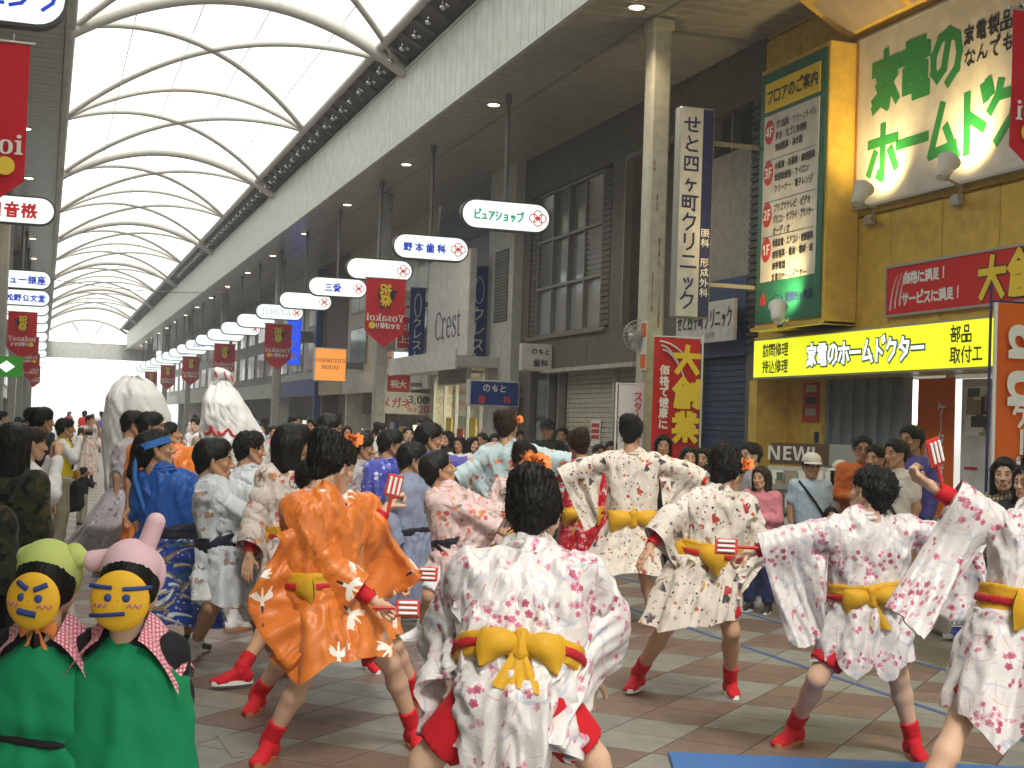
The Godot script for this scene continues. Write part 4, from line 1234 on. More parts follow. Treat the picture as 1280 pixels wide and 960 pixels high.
	var g := thing("floor_guide", "tall green framed floor guide on a yellow box, white panels and red floor marks", "sign", Vector3(gx, 2.9, -15.33))
	var body := MB.new()
	body.soft_box(Vector3(8.78, 4.56, -15.33) - g.position, Vector3(0.44, 3.34, 1.68), 0.012)
	part(g, "box", body, M.yellow_side)
	var face_z := [-16.12, -14.54]
	wall_block(g, g, "green_field", Vector3(gx - 0.012, 2.98, face_z[0]), Vector3(gx + 0.001, 6.16, face_z[1]), M.green_frame)
	wall_block(g, g, "header", Vector3(gx - 0.02, 5.66, -16.0), Vector3(gx - 0.012, 6.02, -14.66), M.yellow_ink)
	words(g, g.position, "フロアのご案内", Vector3(gx - 0.0215, 5.84, -15.33), f, 0.18, 0.15, M.black_ink, false, 0.95)
	wall_block(g, g, "white_field", Vector3(gx - 0.02, 3.5, -16.0), Vector3(gx - 0.012, 5.6, -14.66), M.board_white)
	var rows := [[5.45, "4", ["ガス器具・クリーントイレ", "美容・生ゴミ処理機", "照明器具・浄水器"]], [4.93, "3", ["冷蔵庫・洗濯機・調理器具", "食器乾燥機・アイロン", "クリーナー・電子レンジ"]], [4.40, "2", ["プラズマテレビ・ビデオ・", "パソコン・サプライ・プリンター", "オーディオ"]], [3.96, "1", ["季節家電・エアコン・健康器具", "理容器具・電池・電球・球", "携帯電話・", "家電のホームドクター"]]]
	for r in rows:
		var y: float = r[0]
		var mark := MB.new()
		var ring := PackedVector2Array()
		for k in 20:
			ring.append(Vector2(cos(TAU * k / 20) * 0.12, sin(TAU * k / 20) * 0.155))
		mark.slab(ring, 0, 0.003)
		part(g, "floor_mark", mark, M.red_ink, Transform3D(f, Vector3(gx - 0.02, y - 0.06, -15.86) - g.position))
		latin_words(g, g.position, r[1] + "F", Vector3(gx - 0.0255, y - 0.06, -15.86), f, 0.13, M.white_ink)
		var n := 0
		for line: String in r[2]:
			var size := 0.098
			var wide := line.length() * size * 0.82 * 1.06
			words(g, g.position, line, Vector3(gx - 0.0225, y - n * 0.142, -15.70 + wide * 0.5 * minf(1.0, 0.99 / wide)), f, size, 0.13, M.black_ink, false, 0.82 * minf(1.0, 0.99 / wide))
			n += 1
		if r[1] != "4":
			wall_block(g, g, "rule", Vector3(gx - 0.0225, y + 0.095, -15.96), Vector3(gx - 0.0205, y + 0.102, -14.70), M.black_ink)
	words(g, g.position, "ベスト電器四ヶ町店", Vector3(gx - 0.0145, 3.27, -15.2), f, 0.115, 0.14, M.navy_ink, false, 0.92)
	var flame := MB.new()
	flame.slab(PackedVector2Array([Vector2(-0.07, -0.09), Vector2(0.07, -0.09), Vector2(0.05, 0.02), Vector2(0.02, 0.0), Vector2(0.03, 0.09), Vector2(-0.05, 0.0)]), 0, 0.003)
	part(g, "emblem", flame, M.red_ink, Transform3D(f, Vector3(gx - 0.0125, 3.3, -15.93) - g.position))
	wall_block(g, g, "ledge", Vector3(gx - 0.05, 2.89, -16.17), Vector3(XR, 2.93, -14.49), M.yellow)

	# red banner on the panels
	var rb := thing("sale_banner", "long red sale banner with yellow and white characters on the yellow panels", "banner", Vector3(XR - 0.03, 2.95, -11.6))
	var rz := -13.82
	wall_block(rb, rb, "cloth", Vector3(XR - 0.028, 2.97, rz), Vector3(XR - 0.006, 3.5, -8.8), M.red_flag)
	for e in [[2.945, 2.972], [3.498, 3.525]]:
		wall_block(rb, rb, "rail", Vector3(XR - 0.04, e[0], rz - 0.02), Vector3(XR - 0.004, e[1], -8.78), M.alu)
	wall_block(rb, rb, "rail", Vector3(XR - 0.04, 2.972, rz - 0.03), Vector3(XR - 0.004, 3.498, rz), M.alu)
	words(rb, rb.position, "価格に満足!", Vector3(XR - 0.031, 3.36, -13.1), f, 0.135, 0.18, M.white_ink, false, 0.95)
	words(rb, rb.position, "サービスに満足!", Vector3(XR - 0.031, 3.13, -12.98), f, 0.135, 0.18, M.white_ink, false, 0.95)
	words(rb, rb.position, "大創業祭", Vector3(XR - 0.031, 3.24, -11.25), f, 0.44, 0.24, M.black_ink, false, 1.0)
	words(rb, rb.position, "大創業祭", Vector3(XR - 0.035, 3.24, -11.25), f, 0.44, 0.17, M.yellow_ink, false, 1.0)
	var swirl := MB.new()
	for k in 3:
		var pts := []
		var rad := []
		for j in 8:
			pts.append(Vector3(XR - 0.03, 3.02 + 0.055 * j + 0.02 * k, -13.74 + 0.09 * k + 0.12 * pow(j / 7.0, 2)) - rb.position)
			rad.append(0.012 - 0.001 * j)
		swirl.tube(pts, rad, 4)
	part(rb, "swirl_print", swirl, M.white_ink)

	# lit yellow fascia
	var ly := thing("fascia_sign", "lit lemon yellow fascia sign with white green edged characters", "sign", Vector3(XR - 0.25, 2.3, -12.6))
	var sz := [-16.58, -8.6]
	wall_block(ly, ly, "casing", Vector3(XR - 0.22, 2.30, sz[0]), Vector3(XR + 0.06, 2.82, sz[1]), M.alu)
	wall_block(ly, ly, "lit_face", Vector3(XR - 0.232, 2.325, sz[0] + 0.03), Vector3(XR - 0.222, 2.797, sz[1] - 0.03), M.lit_yellow)
	var xy := XR - 0.236
	words(ly, ly.position, "訪問修理", Vector3(xy, 2.665, -15.98), f, 0.175, 0.115, M.black_ink, false, 0.9)
	words(ly, ly.position, "持込修理", Vector3(xy, 2.455, -15.98), f, 0.175, 0.115, M.black_ink, false, 0.9)
	words(ly, ly.position, "家電のホームドクター", Vector3(xy, 2.56, -13.98), f, 0.265, 0.30, M.green_frame, false, 0.9, 1.02)
	words(ly, ly.position, "家電のホームドクター", Vector3(xy - 0.006, 2.56, -13.98), f, 0.265, 0.15, M.glow_white, false, 0.9, 1.02)
	words(ly, ly.position, "部品", Vector3(xy, 2.665, -12.15), f, 0.18, 0.115, M.black_ink, false, 0.95)
	words(ly, ly.position, "取付工", Vector3(xy, 2.455, -12.06), f, 0.18, 0.115, M.black_ink, false, 0.95)
	var la := AreaLight3D.new()
	la.name = "fascia_light"
	la.area_size = Vector2(7.9, 0.46)
	la.light_energy = 0.35
	la.light_color = Color(0.98, 0.98, 0.5)
	la.area_range = 14.0
	la.shadow_enabled = true
	la.transform = Transform3D(Basis(Vector3(0, 0, -1), Vector3.UP, Vector3(1, 0, 0)), Vector3(XR - 0.25, 2.56, -12.6) - ly.position)
	ly.add_child(la)
	# floodlights
	var w1 := Vector3(XR - 0.02, 4.1, -14.2)
	floodlight(on_x(1074, 247, 8.45), Vector3(XR - 0.09, 4.9, -13.85), "white floodlight at the left foot of the white board", w1)
	floodlight(on_x(1180, 214, 8.45), Vector3(XR - 0.09, 4.9, -12.3), "white floodlight under the middle of the white board", Vector3(XR - 0.02, 4.1, -12.55))
	floodlight(on_x(972, 394, 8.2), Vector3(gx, 3.7, -15.5), "white floodlight at the foot of the floor guide", Vector3(gx, 2.95, -15.4))

func clinic_block() -> void:
	var t := thing("clinic_building", "dark grey tiled building with an aluminium window grid and a beige roller shutter", "building", Vector3(XR, 0, -21.9))
	var z0 := -26.85
	var z1 := -16.9
	var w: Material = M.clinic_wall
	# masonry round the openings: [z from, z to, y from, y to]
	for q in [[z0, z1, 6.12, 11.0], [z0, -26.42, 2.66, 6.12], [-22.2, -21.62, 3.3, 6.12], [-26.42, -18.72, 2.66, 3.3], [-18.72, -18.6, 2.66, 6.12], [-17.2, z1, 0, 6.12], [z0, -26.15, 0, 2.66], [-20.0, -18.68, 0, 2.66]]:
		wall_block(t, t, "wall", Vector3(XR, q[2], q[0]), Vector3(XR + 0.4, q[3], q[1]), w)
	wall_block(t, t, "recess_back", Vector3(XR + 0.4, 0, z0), Vector3(XR + 0.6, 11, z1), M.clinic_wall)
	wall_block(t, t, "string_course", Vector3(XR - 0.22, 2.60, -25.0), Vector3(XR, 2.67, -20.6), M.cream_front)
	for zz in [-23.2, -20.9]:
		wall_block(t, t, "wall_joint", Vector3(XR - 0.003, 2.68, zz), Vector3(XR + 0.001, 3.3, zz + 0.02), M.clinic_tile)
	wall_block(t, t, "wall_joint", Vector3(XR - 0.003, 6.35, z0), Vector3(XR + 0.001, 6.37, z1), M.clinic_tile)
	# window of four columns and three rows
	var wz := [-26.35, -22.28]
	var wy := [3.36, 6.08]
	var win := wall_block(t, t, "window", Vector3(XR + 0.2, wy[0], wz[0]), Vector3(XR + 0.24, wy[1], wz[1]), M.pane_dark)
	var inner := [wz[0] + 0.28, wz[1] - 0.42]
	var cw: float = (inner[1] - inner[0]) / 4.0
	var rh: float = (wy[1] - wy[0]) / 3.0
	for c in 4:
		for r in 3:
			var lo := Vector3(XR + 0.12, wy[0] + r * rh + 0.03, inner[0] + c * cw + 0.03)
			var hi := Vector3(XR + 0.13, wy[0] + (r + 1) * rh - 0.03, inner[0] + (c + 1) * cw - 0.03)
			wall_block(t, win, "pane", lo, hi, M.pane_pale if r == 0 else M.pane_dull)
			if (c == 0 and r > 0) or (c == 3 and r > 0):
				for k in 9:
					var y := lo.y + (k + 0.5) * (hi.y - lo.y) / 9.0
					var sl := MB.new()
					sl.box(Vector3(XR + 0.09, y, (lo.z + hi.z) * 0.5) - t.position, Vector3(0.012, 0.085, hi.z - lo.z), Basis(Vector3.BACK, 0.5))
					part(win, "slat", sl, M.pane_dull if c == 0 else M.pane_pale)
	for c in 5:
		wall_block(t, win, "mullion", Vector3(XR + 0.03, wy[0], inner[0] + c * cw - 0.025), Vector3(XR + 0.12, wy[1], inner[0] + c * cw + 0.025), M.frame)
	for r in 4:
		wall_block(t, win, "transom", Vector3(XR + 0.035, wy[0] + r * rh - 0.025, inner[0]), Vector3(XR + 0.118, wy[0] + r * rh + 0.025, inner[1]), M.frame)
	wall_block(t, win, "sill", Vector3(XR - 0.06, wy[0] - 0.09, wz[0]), Vector3(XR + 0.2, wy[0] - 0.026, wz[1]), M.frame)
	# strips of dark tile beside the window
	for s in [[wz[0], inner[0] - 0.03], [inner[1] + 0.03, wz[1]]]:
		for k in 27:
			wall_block(t, t, "tile_course", Vector3(XR + 0.02, wy[0] + k * 0.1 + 0.008, s[0]), Vector3(XR + 0.1, wy[0] + (k + 1) * 0.1 - 0.008, s[1]), M.clinic_tile)
	# deep recess with a light frame, beige panel, blue board
	wall_block(t, t, "recess_frame", Vector3(XR - 0.03, 3.3, -21.62), Vector3(XR + 0.1, 6.05, -21.56), M.frame)
	wall_block(t, t, "recess_frame", Vector3(XR - 0.03, 6.05, -21.62), Vector3(XR + 0.1, 6.12, -18.72), M.frame)
	wall_block(t, t, "panel", Vector3(XR + 0.05, 3.75, -18.58), Vector3(XR + 0.12, 5.55, -17.22), M.beige)
	wall_block(t, t, "small_window", Vector3(XR + 0.2, 5.56, -18.58), Vector3(XR + 0.24, 6.12, -17.22), M.pane_dark)
	for zz in [-18.58, -17.95, -17.27]:
		wall_block(t, t, "mullion", Vector3(XR + 0.05, 5.56, zz), Vector3(XR + 0.2, 6.12, zz + 0.05), M.frame)
	wall_block(t, t, "board", Vector3(XR - 0.02, 2.66, -18.58), Vector3(XR + 0.1, 3.745, -17.22), M.board_blue)
	for k in 34:
		wall_block(t, t, "slat", Vector3(XR - 0.03, 2.7 + k * 0.1, -17.18), Vector3(XR, 2.76 + k * 0.1, -16.93), M.frame_dark)
	# shutters and door
	rolled_shutter(t, XR + 0.1, -24.35, -21.95, 0, 2.6, M.shutter)
	rolled_shutter(t, XR + 0.1, -21.86, -20.05, 0, 2.6, M.shutter)
	wall_block(t, t, "guide_rail", Vector3(XR + 0.0, 0, -21.95), Vector3(XR + 0.14, 2.6, -21.86), M.cream_front)
	for zz in [-24.5, -25.05]:
		wall_block(t, t, "door_post", Vector3(XR - 0.04, 0, zz), Vector3(XR + 0.1, 2.6, zz + 0.1), M.frame)
	rolled_shutter(t, XR + 0.1, -18.66, -17.22, 0, 2.6, M.shutter_blue)
	var door := wall_block(t, t, "door", Vector3(XR + 0.12, 0, -26.1), Vector3(XR + 0.16, 2.6, -25.05), M.frame_dark)
	wall_block(t, door, "pane", Vector3(XR + 0.105, 0.2, -26.0), Vector3(XR + 0.119, 1.7, -25.15), M.pane_pale)
	wall_block(t, door, "pane", Vector3(XR + 0.105, 1.8, -26.0), Vector3(XR + 0.119, 2.5, -25.15), M.pane_dull)
	wall_block(t, t, "notice", Vector3(XR + 0.075, 1.3, -23.05), Vector3(XR + 0.084, 1.75, -22.6), M.white_ink)
	for k in 3:
		wall_block(t, t, "notice_print", Vector3(XR + 0.068, 1.62 - k * 0.1, -23.0), Vector3(XR + 0.074, 1.69 - k * 0.1, -22.65), M.red_ink)

	# tall clinic sign standing out from the wall, facing down the street
	var cz := -16.2
	var lo := on_z(841, 395, cz)
	var hi := on_z(889, 140, cz)
	var cs := thing("clinic_sign", "tall pale vertical sign with navy characters and a navy stripe beside the cream column", "sign", Vector3((lo.x + hi.x) * 0.5, lo.y, cz))
	var wdt := hi.x - lo.x
	var b := MB.new()
	b.soft_box(Vector3(0, (hi.y - lo.y) * 0.5, 0), Vector3(wdt + 0.04, hi.y - lo.y + 0.04, 0.16), 0.02)
	part(cs, "casing", b, M.alu)
	var fm := MB.new()
	fm.span(Vector3(-wdt * 0.5, 0, 0.08), Vector3(wdt * 0.17, hi.y - lo.y, 0.086))
	part(cs, "pale_face", fm, M.white_board)
	fm = MB.new()
	fm.span(Vector3(wdt * 0.172, 0, 0.08), Vector3(wdt * 0.5, hi.y - lo.y, 0.086))
	part(cs, "navy_stripe", fm, M.navy_ink)
	part(cs, "lettering", lettering("せと四ヶ町クリニック", 0.235, 0.115, true, 1.0, 1.05), M.navy_ink, Transform3D(Basis(), Vector3(-wdt * 0.165, (hi.y - lo.y) * 0.5, 0.088)))
	part(cs, "lettering", lettering("眼科", 0.115, 0.1, true, 1.0, 1.1), M.white_ink, Transform3D(Basis(), Vector3(wdt * 0.335, 1.0, 0.088)))
	part(cs, "lettering", lettering("形成外科", 0.115, 0.1, true, 1.0, 1.1), M.white_ink, Transform3D(Basis(), Vector3(wdt * 0.335, 0.5, 0.088)))
	for yy in [0.4, 2.2]:
		var br := MB.new()
		br.span(Vector3(wdt * 0.5 + 0.02, yy, -0.03), Vector3(XR - cs.position.x, yy + 0.05, 0.03))
		part(cs, "bracket", br, M.frame)
	# white sign on the blue board
	var p0 := on_x(845, 414, 8.8)
	var p1 := on_x(918, 375, 8.8)
	var ws := thing("clinic_sign", "small white sign with black characters in front of the blue board", "sign", Vector3(8.82, 2.72, (p0.z + p1.z) * 0.5))
	wall_block(ws, ws, "board", Vector3(8.8, 2.85, p0.z), Vector3(8.85, 3.42, p1.z), M.white_board)
	words(ws, ws.position, "せと四ヶ町クリニック", Vector3(8.797, 3.18, (p0.z + p1.z) * 0.5), FACING_STREET, 0.27, 0.11, M.black_ink, false, 0.62)
	words(ws, ws.position, "本日外科", Vector3(8.797, 2.95, (p0.z + p1.z) * 0.5 + 0.2), FACING_STREET, 0.08, 0.13, M.grey_ink, false, 0.9)
	for zz in [p0.z + 0.1, p1.z - 0.1]:
		wall_block(ws, ws, "bracket", Vector3(8.85, 3.0, zz), Vector3(XR - 0.02, 3.04, zz + 0.04), M.frame_dark)
	# small white sign of the dentist
	cross_sign("hanging_sign", "small white box sign with black characters on the grey clinic wall", -24.9, 651, 431, 691, 463, M.white_board, [["のもと", 0.12, 0.62, 0.72, M.black_ink], ["歯科", 0.14, 0.62, 0.3, M.black_ink]], 0.14)
	var zd := -26.6
	var n := cross_sign("hanging_sign", "navy box sign with white and red characters over the glass front", zd, 586, 477, 650, 507, M.navy_flag, [["のもと", 0.16, 0.5, 0.7, M.white_ink], ["歯", 0.15, 0.25, 0.27, M.red_bright], ["科", 0.15, 0.75, 0.27, M.red_bright]], 0.2)
	# wall-mounted fan beside the column
	fan(on_x(797, 420, 7.15))

func fan(at: Vector3) -> void:
	var f := thing("electric_fan", "round wire cage fan fixed to the cream column", "fan", at)
	var cage := MB.new()
	for k in 3:
		var pts := []
		var rad := []
		var r: float = [0.2, 0.14, 0.07][k]
		for j in 25:
			var a := TAU * j / 24
			pts.append(Vector3(cos(a) * r, sin(a) * r, 0.05 - r * 0.15))
			rad.append(0.006)
		cage.tube(pts, rad, 5, false)
	for k in 22:
		var a := TAU * k / 22
		cage.tube([Vector3(0, 0, 0.06), Vector3(cos(a) * 0.13, sin(a) * 0.13, 0.04), Vector3(cos(a) * 0.2, sin(a) * 0.2, 0.0)], [0.003, 0.003, 0.003], 4)
	part(f, "cage", cage, M.alu)
	var hub := MB.new()
	hub.tube([Vector3(0, 0, -0.16), Vector3(0, 0, 0.03)], [0.06, 0.055], 12)
	hub.tube([Vector3(0, 0, -0.1), Vector3(0.22, -0.1, -0.05)], [0.02, 0.02], 8)
	part(f, "motor", hub, M.alu)
	for k in 3:
		var bl := MB.new()
		var rows := []
		for i in 5:
			var row := []
			for j in 4:
				var r2 := 0.04 + i * 0.033
				var a2 := TAU * k / 3 + j * 0.25
				row.append(Vector3(cos(a2) * r2, sin(a2) * r2, -0.03 + j * 0.012))
			rows.append(row)
		bl.sheet(rows)
		part(f, "blade", bl, M.pane_pale)

# a box sign standing out across the street direction, given by its corners on the photograph and its place along the street
func cross_sign(called: String, label: String, z: float, x0: float, y0: float, x1: float, y1: float, face: Material, text: Array, thick := 0.14) -> Node3D:
	var a := on_z(x0, y1, z)
	var b := on_z(x1, y0, z)
	var w: float = b.x - a.x
	var h := b.y - a.y
	var s := thing(called, label, "sign", Vector3((a.x + b.x) * 0.5, a.y, z))
	var c := MB.new()
	c.soft_box(Vector3(0, h * 0.5, -thick * 0.5), Vector3(w, h, thick), 0.012)
	part(s, "casing", c, M.white_board)
	var f := MB.new()
	f.span(Vector3(-w * 0.5 + 0.03, 0.03, 0), Vector3(w * 0.5 - 0.03, h - 0.03, 0.006))
	part(s, "face", f, face)
	for q in text:
		part(s, "lettering", lettering(q[0], q[1], 0.13, false), q[4], Transform3D(Basis(), Vector3((q[2] - 0.5) * w, q[3] * h, 0.009)))
	var br := MB.new()
	br.span(Vector3(w * 0.5, h * 0.4, -0.09), Vector3(maxf(XR - s.position.x, w * 0.5 + 0.03), h * 0.6, -0.04))
	part(s, "bracket", br, M.frame)
	return s

# a sign lying along the fronts, given by its corners on the photograph
func front_sign(label: String, x: float, px0: float, py0: float, px1: float, py1: float, face: Material, texts: Array, thick := 0.12, category := "sign") -> Node3D:
	var a := on_x(px0, py0, x)
	var b := on_x(px1, py1, x)
	var y0 := minf(a.y, b.y)
	var y1 := maxf(a.y, b.y)
	var s := thing("front_sign", label, category, Vector3(x, y0, (a.z + b.z) * 0.5))
	wall_block(s, s, "casing", Vector3(x, y0, a.z), Vector3(x + thick, y1, b.z), M.white_board)
	wall_block(s, s, "face", Vector3(x - 0.006, y0 + 0.03, a.z + 0.03), Vector3(x, y1 - 0.03, b.z - 0.03), face)
	var w: float = absf(b.z - a.z)
	for q in texts:
		var p := Vector3(x - 0.009, y0 + q[3] * (y1 - y0), s.position.z + (q[2] - 0.5) * w)
		if q[0] is String and q[0].length() and q[0].unicode_at(0) < 128:
			latin_words(s, s.position, q[0], p, FACING_STREET, q[1], q[4], q.size() > 5 and q[5], true)
		else:
			words(s, s.position, q[0], p, FACING_STREET, q[1], 0.13, q[4], false)
	if x + thick < XR:
		wall_block(s, s, "bracket", Vector3(x + thick, (y0 + y1) * 0.5 - 0.03, s.position.z - 0.03), Vector3(XR + 0.02, (y0 + y1) * 0.5 + 0.03, s.position.z + 0.03), M.frame)
	return s

# a hanging strip of cloth with gentle folds, top edge at 'a'-'b', printed
func cloth_strip(w: float, h: float, tip := 0.0, wave := 0.02, seed_value := 1, rows_n := 14, cols_n := 9) -> MB:
	var rows := []
	for r in rows_n + 1:
		var row := []
		var v := float(r) / rows_n
		for c in cols_n + 1:
			var u := float(c) / cols_n
			var low := h + tip * (1.0 - absf(u * 2.0 - 1.0))
			var z := wave * v * (sin(u * 5.0 + seed_value + v * 2.0) + 0.6 * sin(u * 9.0 - v * 3.0 + seed_value * 2.3))
			row.append(Vector3((u - 0.5) * w, -v * low, z))
		rows.append(row)
	var m := MB.new()
	m.sheet(rows)
	return m

func boutique_block() -> void:
	var z1 := -26.85
	var z0 := -33.4
	var t := thing("boutique_building", "pale grey pier with a louvred vent beside dark blue upper cladding", "building", Vector3(XR, 0, -30))
	wall_block(t, t, "pier", Vector3(XR - 0.2, 0, -28.55), Vector3(XR + 0.4, 11, z1), M.light_front)
	var v0 := on_x(626, 310, XR - 0.2)
	var v1 := on_x(650, 387, XR - 0.2)
	wall_block(t, t, "vent_frame", Vector3(XR - 0.21, 3.72, -28.05), Vector3(XR - 0.19, 5.2, -27.15), M.frame_dark)
	for k in 22:
		var sl := MB.new()
		sl.box(Vector3(XR - 0.215, 3.76 + k * 0.065, -27.6) - t.position, Vector3(0.02, 0.04, 0.86), Basis(Vector3.BACK, 0.5))
		part(t, "slat", sl, M.grey_front)
	wall_block(t, t, "upper_wall", Vector3(XR + 0.02, 2.9, z0), Vector3(XR + 0.4, 11, -28.55), M.grey_front)
	for k in 12:
		wall_block(t, t, "cladding_board", Vector3(XR - 0.02 + 0.012 * (k % 2), 4.2 + k * 0.2, z0 + 0.1), Vector3(XR + 0.018, 4.39 + k * 0.2, -28.56), M.blue_corrugated)
	# canopy over the door
	wall_block(t, t, "canopy", Vector3(7.9, 2.78, -33.3), Vector3(XR + 0.02, 3.0, -27.6), M.light_front)
	wall_block(t, t, "canopy_edge", Vector3(7.86, 2.72, -33.34), Vector3(7.9, 3.12, -27.56), M.white_board)
	# glass front with a lit interior
	wall_block(t, t, "interior_wall", Vector3(XR + 2.2, 0, z0), Vector3(XR + 2.3, 2.8, -28.55), M.cream_front)
	wall_block(t, t, "interior_floor", Vector3(XR, -0.02, z0), Vector3(XR + 2.2, 0.03, -28.55), M.pale_paving)
	wall_block(t, t, "interior_ceiling", Vector3(XR + 0.02, 2.74, z0), Vector3(XR + 2.2, 2.8, -28.55), M.cream_front)
	wall_block(t, t, "ceiling_lamp", Vector3(XR + 0.9, 2.71, z0 + 1), Vector3(XR + 1.3, 2.738, -29.2), M.lit_shop)
	var al := AreaLight3D.new()
	al.name = "ceiling_lamp_light"
	al.area_size = Vector2(0.4, 3.0)
	al.light_energy = 7.0
	al.light_color = Color(1.0, 0.95, 0.75)
	al.area_range = 12.0
	al.shadow_enabled = true
	al.transform = Transform3D(Basis(Vector3.RIGHT, -PI / 2), Vector3(XR + 1.1, 2.68, -30.8) - t.position)
	t.add_child(al)
	var zf := z0
	for k in 6:
		wall_block(t, t, "mullion", Vector3(XR, 0, zf), Vector3(XR + 0.07, 2.74, zf + 0.07), M.alu)
		if k < 5:
			wall_block(t, t, "pane", Vector3(XR + 0.03, 0.05, zf + 0.07), Vector3(XR + 0.04, 2.74, zf + 0.96), M.glass)
			wall_block(t, t, "poster", Vector3(XR + 0.02, 0.9 + 0.2 * (k % 2), zf + 0.2), Vector3(XR + 0.028, 1.5 + 0.25 * (k % 2), zf + 0.7), [M.orange_flag, M.yellow_ink, M.red_ink, M.yellow_ink, M.orange_flag][k])
		zf += 0.96
	# white sign with thin lettering, blue strips on both sides of it
	var fs := front_sign("white upright sign with thin blue lettering between two navy cloth strips", 8.3, 537, 330, 584, 443, M.white_board, [["Crest", 0.62, 0.52, 0.32, M.navy_ink]], 0.14)
	front_sign("small grey panel with thin blue lettering under the white upright sign", 8.31, 549, 447, 583, 480, M.grey_front, [["Crest", 0.3, 0.5, 0.5, M.navy_ink]], 0.1)
	for q in [[600, 333, 459, 27, -28.7, "クレスト", "navy hanging strip with white characters on the pale pier"], [523, 360, 452, 22, -33.0, "クレスト", "narrow navy hanging strip behind the white upright sign"]]:
		var top := on_z(q[0], q[1], q[4])
		var bot := on_z(q[0], q[2], q[4])
		var width: float = q[3] * 0.5 * 2.0 / FOCAL * 30.0
		var o := thing("cloth_strip", q[6], "banner", Vector3(top.x, bot.y, q[4]))
		var hgt := top.y - bot.y
		part(o, "cloth", cloth_strip(width, hgt, 0.0, 0.012, 3), M.navy_flag, Transform3D(Basis(), Vector3(0, hgt, 0)))
		part(o, "lettering", lettering(q[5], width * 0.62, 0.12, true, 1.0, 1.15), M.white_ink, Transform3D(Basis(), Vector3(0, hgt * 0.3, 0.03)))
		var ring := MB.new()
		var pts := []
		var rad := []
		for k in 21:
			pts.append(Vector3(cos(TAU * k / 20) * width * 0.22, hgt * 0.76 + sin(TAU * k / 20) * 0.28, 0.03))
			rad.append(0.012)
		ring.tube(pts, rad, 5, false)
		part(o, "ring_print", ring, M.white_ink)
		var bar := MB.new()
		bar.tube([Vector3(-width * 0.5 - 0.03, hgt, 0), Vector3(XR - top.x, hgt, 0)], [0.015, 0.015], 6)
		part(o, "rod", bar, M.frame)

# a plain front of several storeys for the farther shops
func shop_block(called: String, label: String, side: int, z0: float, z1: float, front: Material, band: Material, lit: Material, rows: int, cols: int, seed_value: int, far := false) -> Node3D:
	var x := XR if side > 0 else XL
	var s := float(side)
	var t := thing(called, label, "building", Vector3(x, 0, (z0 + z1) * 0.5))
	wall_block(t, t, "wall", Vector3(x + s * 0.0, 2.9, z0 + 0.01), Vector3(x + s * 0.5, 11, z1 - 0.01), front)
	wall_block(t, t, "pier", Vector3(x, 0, z0 + 0.01), Vector3(x + s * 0.5, 2.9, z0 + 0.3), front)
	wall_block(t, t, "pier", Vector3(x, 0, z1 - 0.3), Vector3(x + s * 0.5, 2.9, z1 - 0.01), front)
	wall_block(t, t, "fascia", Vector3(x - s * 0.14, 2.45, z0 + 0.05), Vector3(x, 3.05, z1 - 0.05), band)
	wall_block(t, t, "shop_back", Vector3(x + s * 2.2, 0, z0), Vector3(x + s * 2.3, 2.9, z1), M.interior)
	wall_block(t, t, "shop_floor", Vector3(x, -0.02, z0), Vector3(x + s * 2.2, 0.03, z1), M.pale_paving)
	wall_block(t, t, "shop_ceiling", Vector3(x + s * 0.02, 2.82, z0), Vector3(x + s * 2.2, 2.9, z1), M.cream_front)
	wall_block(t, t, "ceiling_lamp", Vector3(x + s * 0.8, 2.79, z0 + 0.5), Vector3(x + s * 1.0, 2.818, z1 - 0.5), lit)
	var r := RandomNumberGenerator.new()
	r.seed = seed_value
	var wd := (z1 - z0) / cols
	for k in cols:
		for j in rows:
			var zc := z0 + (k + 0.5) * wd
			var yc := 3.9 + j * 1.55
			if yc > 6.5: continue
			var win := wall_block(t, t, "window", Vector3(x - s * 0.03, yc - 0.55, zc - wd * 0.34), Vector3(x + s * 0.01, yc + 0.55, zc + wd * 0.34), M.frame)
			wall_block(t, win, "pane", Vector3(x - s * 0.04, yc - 0.5, zc - wd * 0.31), Vector3(x - s * 0.031, yc + 0.5, zc - 0.02), [M.pane_dull, M.pane_dark, M.pane_pale][r.randi() % 3])
			wall_block(t, win, "pane", Vector3(x - s * 0.04, yc - 0.5, zc + 0.02), Vector3(x - s * 0.031, yc + 0.5, zc + wd * 0.31), [M.pane_dull, M.pane_dark, M.pane_pale][r.randi() % 3])
	# goods standing in the shop
	if not far:
		for k in int((z1 - z0) / 0.55):
			var zc := z0 + 0.4 + k * 0.55
			if zc > z1 - 0.4: break
			var h := r.randf_range(0.7, 1.9)
			var shelf := wall_block(t, t, "shelf", Vector3(x + s * (0.9 + r.randf() * 0.6), 0.03, zc), Vector3(x + s * 1.9, h, zc + 0.42), [M.white_board, M.wood, M.interior, M.grey_front][r.randi() % 4])
			for j in 3:
				wall_block(t, shelf, "goods", Vector3(x + s * 0.85, 0.3 + j * h * 0.3, zc + 0.03), Vector3(x + s * 0.95, 0.3 + j * h * 0.3 + r.randf_range(0.1, 0.25), zc + 0.38), [M.red_ink, M.lit_shop, M.blue_ink, M.yellow_ink, M.poster, M.white_ink, M.black_ink][r.randi() % 7])
	return t

